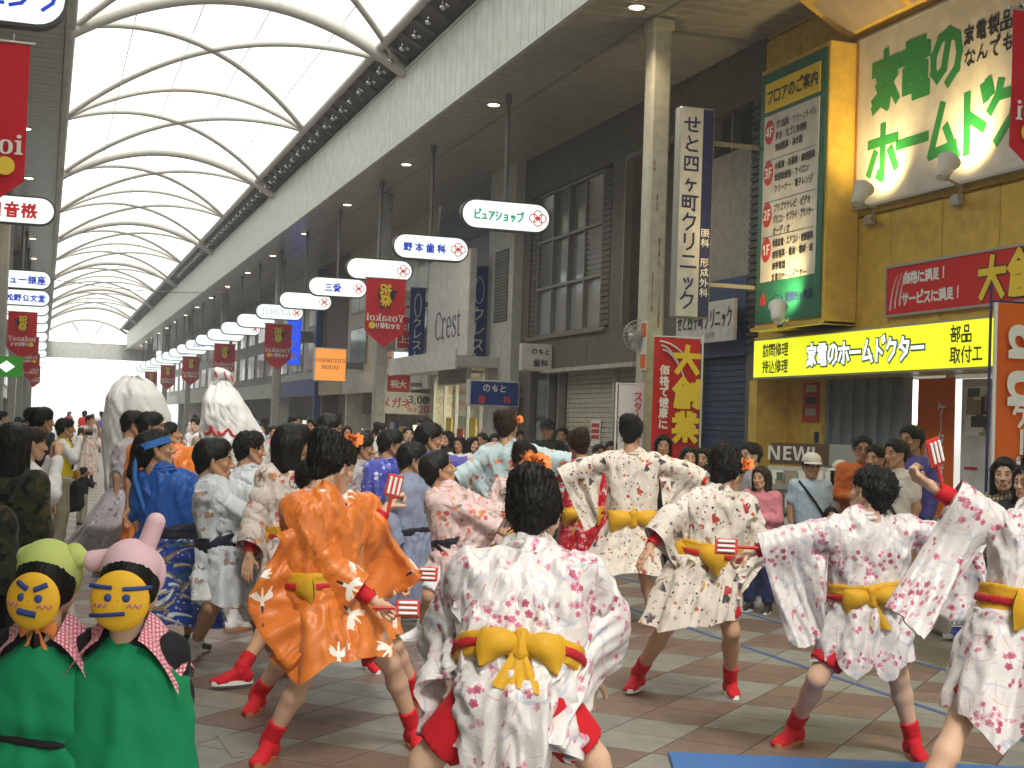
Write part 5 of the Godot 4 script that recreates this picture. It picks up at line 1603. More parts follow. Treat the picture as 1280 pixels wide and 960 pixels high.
func far_blocks() -> void:
	var a := shop_block("spectacle_shop", "cream panelled front next to the blue clad building", 1, -44.0, -33.45, M.cream_front, M.light_front, M.lit_shop, 2, 3, 3)
	# the spectacle shop's signs
	cross_sign("hanging_sign", "white sign with red and black characters and prices", -33.8, 481, 492, 543, 517, M.white_board, [["メガネ", 0.24, 0.22, 0.5, M.red_ink], ["上円", 0.13, 0.86, 0.72, M.black_ink], ["仕上", 0.12, 0.55, 0.26, M.red_ink], ["分", 0.13, 0.93, 0.27, M.red_ink]], 0.08)
	var s := get_child(get_child_count() - 1)
	latin_words(s, Vector3.ZERO, "3,000", Vector3(0.28, 0.36, 0.009), Basis(), 0.19, M.black_ink)
	latin_words(s, Vector3.ZERO, "20", Vector3(0.36, 0.13, 0.009), Basis(), 0.19, M.red_ink)
	cross_sign("hanging_sign", "lit white sign with a row of black characters", -33.9, 490, 440, 527, 468, M.lit_white, [["フレーム専門店", 0.105, 0.5, 0.5, M.black_ink]], 0.12)
	cross_sign("hanging_sign", "red sign with white characters above the lit white sign", -34.0, 495, 396, 522, 436, M.red_ink, [["大円", 0.2, 0.5, 0.68, M.white_ink], ["上分", 0.2, 0.5, 0.3, M.white_ink]], 0.1)
	cross_sign("hanging_sign", "pale sign with dark characters over the red sign", -34.1, 498, 364, 520, 394, M.white_board, [["フレーム", 0.1, 0.5, 0.7, M.navy_ink], ["専門", 0.14, 0.4, 0.3, M.red_ink]], 0.1)
	cross_sign("hanging_sign", "red and white striped sign below the lit white sign", -33.95, 482, 468, 514, 492, M.red_ink, [["祝大", 0.2, 0.5, 0.5, M.white_ink]], 0.08)
	var b := shop_block("brick_building", "narrow dark brown brick front with a beige ground floor", 1, -48.0, -44.05, M.brown_front, M.tan_front, M.lit_shop, 0, 1, 5)
	wall_block(b, b, "shop_sign", Vector3(XR - 0.2, 3.12, -47.6), Vector3(XR - 0.001, 3.6, -45.0), M.grey_front)
	cross_sign("lit_box_sign", "square lit orange box sign on the brown brick front", -41.5, 392, 436, 434, 476, M.lit_orange, [], 0.2)
	var o := get_child(get_child_count() - 1)
	latin_words(o, Vector3.ZERO, "COSMETICS", Vector3(0, 0.62, 0.009), Basis(), 0.11, M.glow_brown, true, true)
	latin_words(o, Vector3.ZERO, "HOUSE", Vector3(0, 0.42, 0.009), Basis(), 0.11, M.glow_brown, true, true)
	var c := shop_block("clothing_shop", "pale front with a blue corner post and dark goods inside", 1, -58.0, -48.05, M.light_front, M.blue_trim, M.lit_shop, 2, 3, 6)
	wall_block(c, c, "corner_post", Vector3(XR - 0.25, 0, -48.35), Vector3(XR - 0.02, 6.8, -48.1), M.blue_trim)
	cross_sign("lit_box_sign", "tall lit blue sign with white characters over the pale front", -50.0, 357, 385, 378, 456, M.lit_blue, [["大", 0.34, 0.5, 0.85, M.white_ink], ["三", 0.34, 0.5, 0.62, M.white_ink], ["メ", 0.34, 0.5, 0.38, M.white_ink], ["本", 0.34, 0.5, 0.15, M.white_ink]], 0.2)
	shop_block("grey_building", "grey front beyond the blue sign", 1, -70.0, -58.05, M.grey_front, M.light_front, M.lit_shop, 2, 4, 7)
	shop_block("tan_building", "tan front far along the right-hand side", 1, -84.0, -70.05, M.tan_front, M.white_board, M.lit_shop, 2, 4, 8, true)
	shop_block("pale_building", "pale front near the bright end on the right", 1, -102.0, -84.05, M.light_front, M.cream_front, M.lit_shop, 2, 5, 9, true)
	shop_block("end_building", "last cream front before the bright end on the right", 1, FAR_END, -102.05, M.cream_front, M.white_board, M.lit_shop, 2, 5, 10, true)

func build_left_side() -> void:
	shop_block("left_shop", "grey shop front under the left eave beside the onlookers", -1, -22.0, NEAR_END, M.grey_front, M.light_front, M.lit_shop, 2, 8, 21)
	shop_block("left_shop", "clothing shop front with garments hung outside under the left eave", -1, -40.0, -22.05, M.light_front, M.green_frame, M.lit_shop, 2, 5, 22)
	shop_block("left_shop", "tan shop front beyond the hung garments on the left", -1, -62.0, -40.05, M.tan_front, M.white_board, M.lit_shop, 2, 6, 23)
	shop_block("left_shop", "pale shop front far along the left side", -1, -90.0, -62.05, M.light_front, M.cream_front, M.lit_shop, 2, 7, 24, true)
	shop_block("left_shop", "last grey shop front on the left before the bright end", -1, FAR_END, -90.05, M.grey_front, M.white_board, M.lit_shop, 2, 7, 25, true)

# ---------------------------------------------------------------- hanging signs and pennants
func stadium(w: float, h: float, n := 10) -> PackedVector2Array:
	var r := h * 0.5
	var out := PackedVector2Array()
	for k in n + 1:
		var a := -PI / 2 + PI * k / n
		out.append(Vector2(w * 0.5 - r + cos(a) * r, sin(a) * r))
	for k in n + 1:
		var a := PI / 2 + PI * k / n
		out.append(Vector2(-w * 0.5 + r + cos(a) * r, sin(a) * r))
	return out

func emblem() -> MB:
	var m := MB.new()
	for q in [Vector2(0.075, 0), Vector2(-0.075, 0), Vector2(0, 0.06), Vector2(0, -0.06)]:
		var pts := []
		var rad := []
		for k in 17:
			pts.append(Vector3(q.x + cos(TAU * k / 16) * 0.068, q.y + sin(TAU * k / 16) * 0.066, 0))
			rad.append(0.0085)
		m.tube(pts, rad, 4, false)
	m.add(lettering("四", 0.07, 0.16))
	return m

func oval_sign(x: float, z: float, label: String, group: String, text: String, ink: Material, flower_on := true, size := 0.17, english := "", narrow := 0.98, gap := 1.1) -> void:
	var y := 4.93
	var s := thing("oval_sign", label, "sign", Vector3(x, y - 0.24, z), group)
	var rim := MB.new()
	rim.slab(stadium(1.5, 0.49), -0.13, 0.0)
	part(s, "casing", rim, M.frame_dark, Transform3D(Basis(), Vector3(0, 0.24, 0)))
	var f := MB.new()
	f.slab(stadium(1.44, 0.43), 0.0, 0.018)
	part(s, "lit_face", f, M.lit_white, Transform3D(Basis(), Vector3(0, 0.24, 0)))
	if text:
		part(s, "lettering", lettering(text, size, 0.16, false, narrow, gap), ink, Transform3D(Basis(), Vector3(-0.13 if flower_on else 0.05, 0.23, 0.021)))
	if english:
		part(s, "lettering", latin(english, 0.17, false, true), ink, Transform3D(Basis(), Vector3(-0.12, 0.24, 0.021)))
	if flower_on:
		part(s, "emblem", emblem(), M.glow_red, Transform3D(Basis(), Vector3(0.53, 0.24, 0.021)))
	var pole := MB.new()
	pole.tube([Vector3(0, 0.48, -0.07), Vector3(0, SOFFIT - y + 0.1, -0.07), Vector3(0, SOFFIT - y + 0.1, -0.07), Vector3(0, SOFFIT - y + 0.245, -0.07)], [0.032, 0.032, 0.055, 0.055], 10)
	part(s, "pole", pole, M.pole)

func pennant(x: float, z: float, label: String, group: String, mirrored: bool, k: int) -> void:
	var s := thing("pennant", label, "banner", Vector3(x, 3.15, z), group)
	var w := 0.86
	var top := 1.5
	part(s, "cloth", cloth_strip(w, 1.12, 0.36, 0.014, k, 16, 12), M.red_banner, Transform3D(Basis(), Vector3(0, top, 0)))
	var f := Basis.from_scale(Vector3(-1 if mirrored else 1, 1, 1))
	var zf := 0.042
	var swirl := MB.new()
	var pts := []
	var rad := []
	for j in 20:
		var a := -0.6 + 4.6 * j / 19.0
		pts.append(Vector3(cos(a) * 0.15, 0.02 + sin(a) * 0.16, 0))
		rad.append(0.02 + 0.035 * sin(PI * j / 19.0))
	for j in pts.size() - 1:
		var d: Vector3 = (pts[j + 1] - pts[j]).normalized()
		var sd := Vector3(-d.y, d.x, 0)
		swirl.quad(pts[j] - sd * rad[j], pts[j + 1] - sd * rad[j + 1], pts[j + 1] + sd * rad[j + 1], pts[j] + sd * rad[j])
	for q in [[Vector3(0.02, -0.12, 0), Vector3(-0.1, -0.24, 0)], [Vector3(0.06, -0.1, 0), Vector3(0.12, -0.27, 0)], [Vector3(-0.1, 0.1, 0), Vector3(-0.27, 0.12, 0)]]:
		var d: Vector3 = (q[1] - q[0]).normalized()
		var sd := Vector3(-d.y, d.x, 0) * 0.035
		swirl.quad(q[0] - sd, q[1] - sd * 0.4, q[1] + sd * 0.4, q[0] + sd)
	part(s, "swirl_print", swirl, M.black_ink, Transform3D(f, Vector3(0, 1.12, zf)))
	part(s, "lettering", lettering("祝", 0.24, 0.15), M.yellow_ink, Transform3D(f, Vector3(0.0, 1.27, zf + 0.004)))
	part(s, "lettering", lettering("祭", 0.24, 0.15), M.yellow_ink, Transform3D(f, Vector3(0.0, 1.02, zf + 0.004)))
	part(s, "lettering", latin("Yosakoi", 0.15, true, true), M.white_ink, Transform3D(f, Vector3(0, 0.66, zf)))
	part(s, "lettering", lettering("させぼ祭り", 0.12, 0.16, false, 0.9), M.white_ink, Transform3D(f, Vector3(0.06 if mirrored else -0.06, 0.49, zf)))
	var sun := MB.new()
	var ring := PackedVector2Array()
	for j in 18:
		ring.append(Vector2(cos(TAU * j / 18), sin(TAU * j / 18)) * 0.075)
	sun.slab(ring, 0, 0.004)
	part(s, "sun_print", sun, M.yellow_ink, Transform3D(Basis(), Vector3(-0.28 if mirrored else 0.28, 0.49, zf)))
	var bar := MB.new()
	bar.tube([Vector3(-w * 0.5 - 0.04, top + 0.005, 0), Vector3(w * 0.5 + 0.04, top + 0.005, 0)], [0.014, 0.014], 8)
	part(s, "rod", bar, M.alu)
	for q in [-0.3, 0.3]:
		var c := MB.new()
		c.tube([Vector3(q, top, 0), Vector3(q, top + 0.09, -0.06)], [0.006, 0.006], 5)
		part(s, "cord", c, M.alu)

func build_hanging_things() -> void:
	var rg := "oval signs under the right-hand eave"
	var x := 6.86
	oval_sign(x, -21.4, "lit oval hanging sign with green characters and a red emblem", rg, "ピュアショップ", M.glow_teal, true, 0.16, "", 0.74, 1.0)
	oval_sign(x, -26.0, "lit oval hanging sign with four blue characters and a red emblem", rg, "野本歯科", M.glow_blue, true, 0.17, "", 0.95, 1.35)
	oval_sign(x, -30.35, "blank lit oval hanging sign above the nearest right-hand pennant", rg, "", M.glow_blue)
	oval_sign(x, -35.0, "lit oval hanging sign with two blue characters at its middle", rg, "三愛", M.glow_blue, true, 0.2)
	oval_sign(x, -39.6, "blank lit oval hanging sign behind the one with two blue characters", rg, "", M.glow_blue)
	oval_sign(x, -44.2, "lit oval hanging sign with thin grey latin lettering", rg, "", M.glow_grey, true, 0.17, "TERUYA")
	var z := -48.8
	for k in 14:
		if z < -112: break
		oval_sign(x, z, "lit oval hanging sign far along the right-hand eave", rg, "三日本" if k in [4, 6] else "", M.glow_blue, k % 3 == 1)
		z -= 4.6
	var lg := "oval signs under the left-hand eave"
	var xl := -0.70
	oval_sign(xl, -12.15, "lit oval hanging sign with blue characters above the nearest left-hand pennant", lg, "クリーニング", M.glow_blue, false, 0.2)
	oval_sign(xl, -25.1, "lit oval hanging sign with red characters", lg, "中日音機" if false else "日音機", M.glow_red, false, 0.25)
	oval_sign(xl, -38.3, "lit oval hanging sign with a long row of blue characters", lg, "ニュー銀座", M.glow_blue, false, 0.21)
	oval_sign(xl, -44.4, "lit oval hanging sign with pale blue brush characters", lg, "松野公文堂", M.glow_blue, false, 0.21)
	for q in [-48.8, -53.2, -59.0, -67.0, -76.0, -86.0, -97.0]:
		oval_sign(xl, q, "lit oval hanging sign far along the left-hand eave", lg, "本" if q == -59.0 else "", M.glow_blue, false)
	var pr := "red festival pennants on the right"
	pennant(6.82, -29.5, "red festival pennant hung in front of the blank oval sign on the right", pr, true, 1)
	for k in 5:
		pennant(7.06, -45.6 - 14.2 * k, "red festival pennant farther along on the right", pr, true, 2 + k)
	var pl := "red festival pennants on the left"
	pennant(-0.66, -12.1, "red festival pennant hung nearest on the left, under the oval sign with blue characters", pl, false, 9)
	get_child(get_child_count() - 1).position.y -= 0.12
	for q in [-46.7, -62.0, -80.0, -100.0]:
		pennant(-0.74, q, "red festival pennant farther along on the left", pl, false, 12)
	# pennant near the yellow shop, seen only by its left half
	pennant(on_z(1318, 150, -9.6).x, -9.6, "red festival pennant hung in front of the yellow shop", pr, true, 15)
	get_child(get_child_count() - 1).position.y = on_z(1280, 242, -9.6).y

# ---------------------------------------------------------------- things standing in the street
func build_street_things() -> void:
	# red standing banner beside the column
	var zb := -15.2
	var tl := on_z(818, 421, zb)
	var tr := on_z(876, 419, zb)
	var w := tr.x - tl.x
	var o := thing("standing_banner", "red standing banner with large yellow characters on a white pole", "banner", Vector3((tl.x + tr.x) * 0.5, 0, zb))
	part(o, "cloth", cloth_strip(w, 2.0, 0.0, 0.03, 4, 18, 10), M.red_flag, Transform3D(Basis(), Vector3(0, tl.y, 0)))
	for k in 3:
		part(o, "lettering", lettering("大創業"[k], 0.34, 0.19), M.yellow_ink, Transform3D(Basis(), Vector3(0.1, tl.y - 0.25 - 0.40 * k, 0.075)))
	part(o, "lettering", lettering("価格で健康に", 0.115, 0.17, true, 1.0, 1.1), M.white_ink, Transform3D(Basis(), Vector3(-0.19, tl.y - 0.7, 0.075)))
	part(o, "lettering", lettering("サービスに", 0.115, 0.17, true, 1.0, 1.1), M.white_ink, Transform3D(Basis(), Vector3(-0.17, tl.y - 1.5, 0.075)))
	var sw := MB.new()
	for k in 3:
		var pts := []
		var rad := []
		for j in 7:
			pts.append(Vector3(-w * 0.42 + 0.05 * j + 0.02 * k, tl.y - 0.05 - 0.05 * k - 0.012 * j * j * (0.3 if k == 0 else 0.8), 0.05))
			rad.append(0.011)
		sw.tube(pts, rad, 4)
	part(o, "swirl_print", sw, M.white_ink)
	var pole := MB.new()
	pole.tube([Vector3(w * 0.5 + 0.03, 0, 0), Vector3(w * 0.5 + 0.03, tl.y + 0.05, 0)], [0.014, 0.011], 8)
	pole.tube([Vector3(-w * 0.5, tl.y + 0.01, 0), Vector3(w * 0.5 + 0.05, tl.y + 0.02, 0)], [0.008, 0.008], 6)
	part(o, "pole", pole, M.white_ink)
	var foot := MB.new()
	foot.soft_box(Vector3(w * 0.5 + 0.03, 0.05, 0), Vector3(0.34, 0.1, 0.34), 0.03)
	part(o, "foot", foot, M.blue_ink)
	# narrow white banner fixed to the column
	var nb := thing("standing_banner", "narrow white banner with red characters beside the red standing banner", "banner", Vector3(tl.x - 0.12, 0, zb - 0.35))
	part(nb, "cloth", cloth_strip(0.32, 1.5, 0.0, 0.01, 7), M.white_flag, Transform3D(Basis(), Vector3(0, 2.12, 0)))
	part(nb, "lettering", lettering("スタート", 0.115, 0.14, true), M.red_ink, Transform3D(Basis(), Vector3(0.08, 1.8, 0.03)))
	var np := MB.new()
	np.tube([Vector3(-0.19, 0, 0), Vector3(-0.19, 2.14, 0)], [0.012, 0.012], 8)
	np.tube([Vector3(-0.19, 2.13, 0), Vector3(0.17, 2.13, 0)], [0.008, 0.008], 6)
	part(nb, "pole", np, M.white_ink)
	var sk := thing("column_sticker", "small orange and white notice strapped to the cream column", "notice", Vector3(7.35 - 0.14, 2.35, -16.56))
	var sp := MB.new()
	sp.span(Vector3(-0.008, 0, -0.09), Vector3(-0.002, 0.62, 0.09))
	part(sk, "sheet", sp, M.white_ink)
	sp = MB.new()
	sp.span(Vector3(-0.012, 0.02, -0.08), Vector3(-0.0085, 0.2, 0.08))
	sp.span(Vector3(-0.012, 0.42, -0.08), Vector3(-0.0085, 0.6, 0.08))
	part(sk, "orange_print", sp, M.orange_flag)
	# big orange flag near the yellow shop
	var zo := -9.4
	var ol := on_z(1243, 378, zo)
	var ofl := thing("standing_banner", "tall orange banner with white lettering on a dark blue pole", "banner", Vector3(ol.x + 0.32, 0, zo))
	part(ofl, "cloth", cloth_strip(0.62, 1.75, 0.0, 0.025, 11, 16, 10), M.orange_flag, Transform3D(Basis(), Vector3(0, ol.y, 0)))
	var edge := MB.new()
	edge.tube([Vector3(-0.31, ol.y, 0.01), Vector3(-0.31, ol.y - 1.75, 0.01)], [0.016, 0.016], 6)
	part(ofl, "white_hem", edge, M.white_ink)
	part(ofl, "lettering", latin("au", 0.42, true, false), M.white_ink, Transform3D(Basis(Vector3.BACK, -PI / 2), Vector3(-0.02, ol.y - 0.5, 0.06)))
	part(ofl, "lettering", lettering("ケータイ", 0.2, 0.15, true), M.white_ink, Transform3D(Basis(), Vector3(-0.08, ol.y - 1.2, 0.06)))
	var op := MB.new()
	var pz := on_z(1242, 520, zo)
	op.tube([Vector3(-0.36, 0, 0), Vector3(-0.35, ol.y + 0.15, 0)], [0.013, 0.011], 8)
	op.tube([Vector3(-0.36, ol.y + 0.01, 0), Vector3(0.33, ol.y + 0.02, 0)], [0.008, 0.008], 6)
	part(ofl, "pole", op, M.navy_ink)
	var of := MB.new()
	of.soft_box(Vector3(-0.36, 0.05, 0), Vector3(0.36, 0.1, 0.36), 0.03)
	part(ofl, "foot", of, M.blue_ink)
	# leaflet stand
	var ls := thing("leaflet_rack", "white leaflet rack with rows of booklets and a maroon header", "rack", on_ground(985, 735) + Vector3(0.5, 0, -0.3), "", Basis(Vector3.UP, -0.35))
	var fr := MB.new()
	for q in [-0.5, 0.5]:
		fr.span(Vector3(q - 0.02, 0, -0.15), Vector3(q + 0.02, 1.25, -0.11))
	fr.span(Vector3(-0.5, 0.02, -0.15), Vector3(0.5, 1.25, -0.13))
	part(ls, "back_panel", fr, M.white_board)
	for r in 4:
		var sh := MB.new()
		sh.span(Vector3(-0.5, 0.25 + r * 0.25, -0.13), Vector3(0.5, 0.265 + r * 0.25, 0.05 - r * 0.02))
		sh.span(Vector3(-0.5, 0.25 + r * 0.25, 0.045 - r * 0.02), Vector3(0.5, 0.31 + r * 0.25, 0.055 - r * 0.02))
		part(ls, "shelf", sh, M.alu)
		for c in 7:
			var bk := MB.new()
			bk.box(Vector3(-0.43 + c * 0.143, 0.36 + r * 0.25, 0.0 - r * 0.02), Vector3(0.12, 0.19, 0.02), Basis(Vector3.RIGHT, -0.2))
			part(ls, "booklet", bk, [M.white_ink, M.poster, M.red_ink, M.white_ink, M.pane_pale, M.white_ink, M.tan_front, M.poster][(r * 3 + c * 5) % 8])
	var hd := MB.new()
	hd.span(Vector3(-0.5, 1.27, -0.15), Vector3(0.12, 1.5, -0.12))
	part(ls, "header", hd, M.brown_front)
	hd = MB.new()
	hd.span(Vector3(0.13, 1.27, -0.15), Vector3(0.5, 1.5, -0.12))
	part(ls, "header", hd, M.pane_pale)
	part(ls, "lettering", latin("NEW!", 0.15), M.white_ink, Transform3D(Basis(), Vector3(-0.28, 1.385, -0.115)))
	# counter with goods before the shop
	var cp := on_ground(1205, 800)
	var ct := thing("display_table", "low beige display counter with a fringed cloth and orange boxes", "table", cp + Vector3(0.35, 0, -0.1), "", Basis(Vector3.UP, -0.3))
	var bd := MB.new()
	bd.soft_box(Vector3(0.2, 0.28, 0), Vector3(1.3, 0.5, 0.5), 0.015)
	part(ct, "box", bd, M.beige)
	bd = MB.new()
	bd.span(Vector3(-0.5, 0.02, 0.255), Vector3(0.9, 0.06, 0.29))
	bd.tube([Vector3(-0.45, 0.12, 0.3), Vector3(0.85, 0.12, 0.3)], [0.014, 0.014], 6)
	part(ct, "foot_rail", bd, M.chrome)
	for k in 9:
		var st := MB.new()
		st.span(Vector3(-0.42 + k * 0.035, 0.12 + 0.02 * (k % 3), 0.27 + 0.004 * (k % 2)), Vector3(-0.402 + k * 0.035, 0.56, 0.28 + 0.004 * (k % 2)))
		part(ct, "fringe_strip", st, M.white_ink)
	for k in 3:
		var bx := MB.new()
		bx.soft_box(Vector3(0.0 + k * 0.28, 0.62, 0), Vector3(0.2, 0.18, 0.22), 0.01)
		part(ct, "goods_box", bx, [M.orange_flag, M.navy_ink, M.tan_front][k])
	var tb := on_ground(1110, 790)
	var wp := thing("wooden_stand", "pale brown upright stand beside the display counter", "stand", tb + Vector3(0.35, 0, -0.4), "", Basis(Vector3.UP, -0.4))
	var pn := MB.new()
	pn.soft_box(Vector3(0, 0.4, 0), Vector3(0.5, 0.8, 0.35), 0.015)
	part(wp, "box", pn, M.wood)
	pn = MB.new()
	pn.soft_box(Vector3(0.28, 0.42, 0.04), Vector3(0.05, 0.84, 0.4), 0.008)
	part(wp, "side_board", pn, M.white_board)
	# folding chair with a tan back before the window
	var ch := thing("folding_chair", "folding chair with a tan back before the shop window", "chair", on_x(1172, 640, 8.1) * Vector3(1, 0, 1))
	var bk2 := MB.new()
	bk2.soft_box(Vector3(0, 0.72, 0), Vector3(0.42, 0.3, 0.03), 0.012, Basis(Vector3.RIGHT, -0.15))
	part(ch, "backrest", bk2, M.wood)
	bk2 = MB.new()
	bk2.soft_box(Vector3(0, 0.42, 0.2), Vector3(0.42, 0.035, 0.4), 0.012)
	part(ch, "seat", bk2, M.wood)
	for q in [-0.2, 0.2]:
		for e in [0.0, 0.38]:
			var lg := MB.new()
			lg.tube([Vector3(q, 0, e), Vector3(q, 0.42 if e > 0.1 else 0.85, 0.38 - e * 0.4 if e > 0.1 else -0.02)], [0.011, 0.011], 6)
			part(ch, "leg", lg, M.chrome)
	# garment rail in front of the left-hand clothing shop
	for n in 2:
		var rz := -22.5 - 4.0 * n
		var gr := thing("garment_rail", "garment rail crowded with coloured clothes under the left eave", "rail", Vector3(-1.5, 0, rz), "garment rails by the left-hand shop")
		var rl := MB.new()
		rl.tube([Vector3(0, 0, -1.2), Vector3(0, 2.3, -1.2), Vector3(0, 2.3, 1.2), Vector3(0, 0, 1.2)], [0.02, 0.02, 0.02, 0.02], 8)
		part(gr, "frame", rl, M.chrome)
		for k in 16:
			var g := MB.new()
			var low := rng.randf_range(0.75, 1.05)
			var zc := -1.1 + k * 0.145
			var rows := []
			for r in 7:
				var row := []
				var v := r / 6.0
				for c in 9:
					var u := c / 8.0
					row.append(Vector3((u - 0.5) * lerpf(0.28, 0.5, sqrt(v)), 2.24 - v * low, zc + 0.03 * sin(u * 9.0 + k) * v))
				rows.append(row)
			g.sheet(rows)
			part(gr, "garment", g, [M.red_ink, M.blue_ink, M.orange_flag, M.white_flag, M.print_red, M.print_waves, M.print_sky, M.navy_flag, M.print_peony, M.tan_front][rng.randi() % 10])
	for n in 2:
		var bt := thing("goods_table", "table heaped with bright clothes beside the left-hand shop", "table", Vector3(-1.2, 0, -16.5 - 5.0 * n), "goods tables by the left-hand shop")
		var tt := MB.new()
		tt.soft_box(Vector3(0, 0.7, 0), Vector3(0.9, 0.06, 1.8), 0.01)
		part(bt, "table_top", tt, M.wood)
		for q in [[-0.4, -0.8], [0.4, -0.8], [-0.4, 0.8], [0.4, 0.8]]:
			var l2 := MB.new()
			l2.tube([Vector3(q[0], 0, q[1]), Vector3(q[0], 0.7, q[1])], [0.025, 0.025], 6)
			part(bt, "leg", l2, M.alu)
		for k in 14:
			var pile := MB.new()
			pile.soft_box(Vector3(rng.randf_range(-0.3, 0.3), 0.78 + 0.1 * (k % 3), -0.75 + k * 0.11), Vector3(0.32, 0.12, 0.2), 0.04, Basis(Vector3.UP, rng.randf() * 3))
			part(bt, "folded_cloth", pile, [M.red_ink, M.blue_ink, M.orange_flag, M.white_flag, M.print_red, M.print_waves, M.print_sky, M.navy_flag][rng.randi() % 8])
	# green sign with a white lozenge on the left
	var gs := on_z(8, 458, -30.0)
	var gn := thing("lozenge_sign", "green box sign with a white lozenge under the left eave", "sign", gs)
	var gb := MB.new()
	gb.soft_box(Vector3(0, 0, -0.06), Vector3(0.62, 0.42, 0.12), 0.01)
	part(gn, "casing", gb, glowing(Color(0.15, 0.55, 0.12), 0.12, Color(0.2, 0.5, 0.15)))
	gb = MB.new()
	gb.slab(PackedVector2Array([Vector2(-0.16, 0), Vector2(0, -0.12), Vector2(0.16, 0), Vector2(0, 0.12)]), 0.0, 0.01)
	part(gn, "lozenge", gb, M.lit_white)
	gb = MB.new()
	gb.span(Vector3(-XL + gs.x, -0.03, -0.09) * Vector3(-1, 1, 1), Vector3(-0.31, 0.03, -0.03))
	part(gn, "bracket", gb, M.frame)
	# large white cloth flags carried over the dancers
	# (left edge, right edge) of the cloth on the photograph, from its top to its foot
	billowing_flag([[152, 172, 469], [141, 192, 478], [134, 205, 496], [130, 213, 520], [129, 216, 548], [131, 214, 580], [134, 210, 612]], 15.2, "large plain white cloth flag billowing above the dancers", 3, false)
	billowing_flag([[264, 284, 476], [258, 296, 488], [254, 308, 505], [251, 320, 524], [249, 332, 543], [252, 338, 560], [256, 338, 585]], 17.0, "white cloth flag with red brush marks billowing above the dancers", 8, true)

func billowing_flag(edges: Array, depth: float, label: String, seed_value: int, marks: bool) -> void:
	var mid := at_depth((edges[0][0] + edges[0][1]) * 0.5, edges[0][2], depth)
	var o := thing("cloth_flag", label, "flag", Vector3(mid.x, 0, mid.z))
	var ns := FastNoiseLite.new()
	ns.seed = seed_value
	ns.frequency = 1.0
	var near := look.z
	var rows := []
	var n := 40
	for r in n + 1:
		var row := []
		var v := r / float(n)
		var f := v * (edges.size() - 1)
		var k := mini(int(f), edges.size() - 2)
		var w := f - k
		var x0: float = lerpf(edges[k][0], edges[k + 1][0], w)
		var x1: float = lerpf(edges[k][1], edges[k + 1][1], w)
		var y: float = lerpf(edges[k][2], edges[k + 1][2], w)
		for c in n + 1:
			var u := c / float(n)
			var p := at_depth(lerpf(x0, x1, u), y, depth) - o.position
			# bulging towards the street, with soft folds running down from the pole
			var bulge := 0.34 * sqrt(maxf(0.0, 1.0 - pow(absf(u * 2.0 - 1.0), 2.4))) * smoothstep(0.0, 0.35, v)
			var fan := atan2(v + 0.08, (u - 0.4) * 0.9)
			bulge += 0.045 * absf(sin(fan * 4.0 + seed_value)) * v + 0.07 * ns.get_noise_2d(u * 2.4 + v, v * 2.0) - 0.05 * absf(ns.get_noise_2d(u * 4.0 - v * 2.0, v * 2.6 + 5.0))
			row.append(p + near * bulge + Vector3(0, 0.02 * ns.get_noise_2d(u * 5.0, v * 2.0 + 9.0), 0))
		rows.append(row)
	var m := MB.new()
	m.sheet(rows)
	part(o, "cloth", m, M.white_flag)
	if marks:
		for q in [[6, 26, 12, 23], [10, 22, 15, 27], [15, 25, 22, 24], [22, 24, 27, 28], [20, 29, 16, 32], [29, 25, 33, 26]]:
			var b := MB.new()
			var pts := []
			var rad := []
			for j in 9:
				var t := j / 8.0
				pts.append(rows[int(round(lerpf(q[1], q[3], t) + sin(t * PI) * 1.4))][int(round(lerpf(q[0], q[2], t)))] + near * 0.006)
				rad.append(0.008 + 0.012 * sin(PI * t))
			b.tube(pts, rad, 5)
			part(o, "brush_mark", b, M.red_ink)
		# the gathered tip of the cloth above the pole
		var tip := []
		for r in 9:
			var row := []
			for c in 13:
				var v := r / 8.0
				var u := c / 12.0
				row.append(at_depth(lerpf(264, 292, u) + 3.0 * sin(v * 4.0), lerpf(462, 482, v) - 3.0 * sin(u * 5.0), depth) - o.position + near * (0.06 * sin(u * 7.0) + 0.03 * sin(v * 5.0)))
			tip.append(row)
		var tm := MB.new()
		tm.sheet(tip)
		part(o, "cloth_tip", tm, M.white_flag)
		for k in 3:
			var mk := MB.new()
			mk.tube([tip[2][2 + k * 4] + near * 0.008, tip[5][3 + k * 4] + near * 0.008], [0.014, 0.01], 5)
			part(o, "brush_mark", mk, M.red_ink)
	var pole := MB.new()
	var top: Vector3 = rows[1][10]
	pole.tube([Vector3(top.x + 0.12, 0.95, top.z - 0.05), top - near * 0.05], [0.014, 0.012], 8)
	part(o, "pole", pole, M.white_ink)

# ---------------------------------------------------------------- figures: tapered bones joined smoothly and meshed as surface nets
# bones: ax ay az bx by bz ra rb, eight numbers each; carve: the same, cut away; planes: everything in front of them is cut away
var wrinkle := FastNoiseLite.new()

func bone(list: PackedFloat32Array, a: Vector3, b: Vector3, ra: float, rb: float) -> void:
	list.append_array(PackedFloat32Array([a.x, a.y, a.z, b.x, b.y, b.z, ra, rb]))

var ragged := 0.0      # unevenness of a cut edge (hairlines)
var coarse := 1.0      # larger cells for figures that stand far off

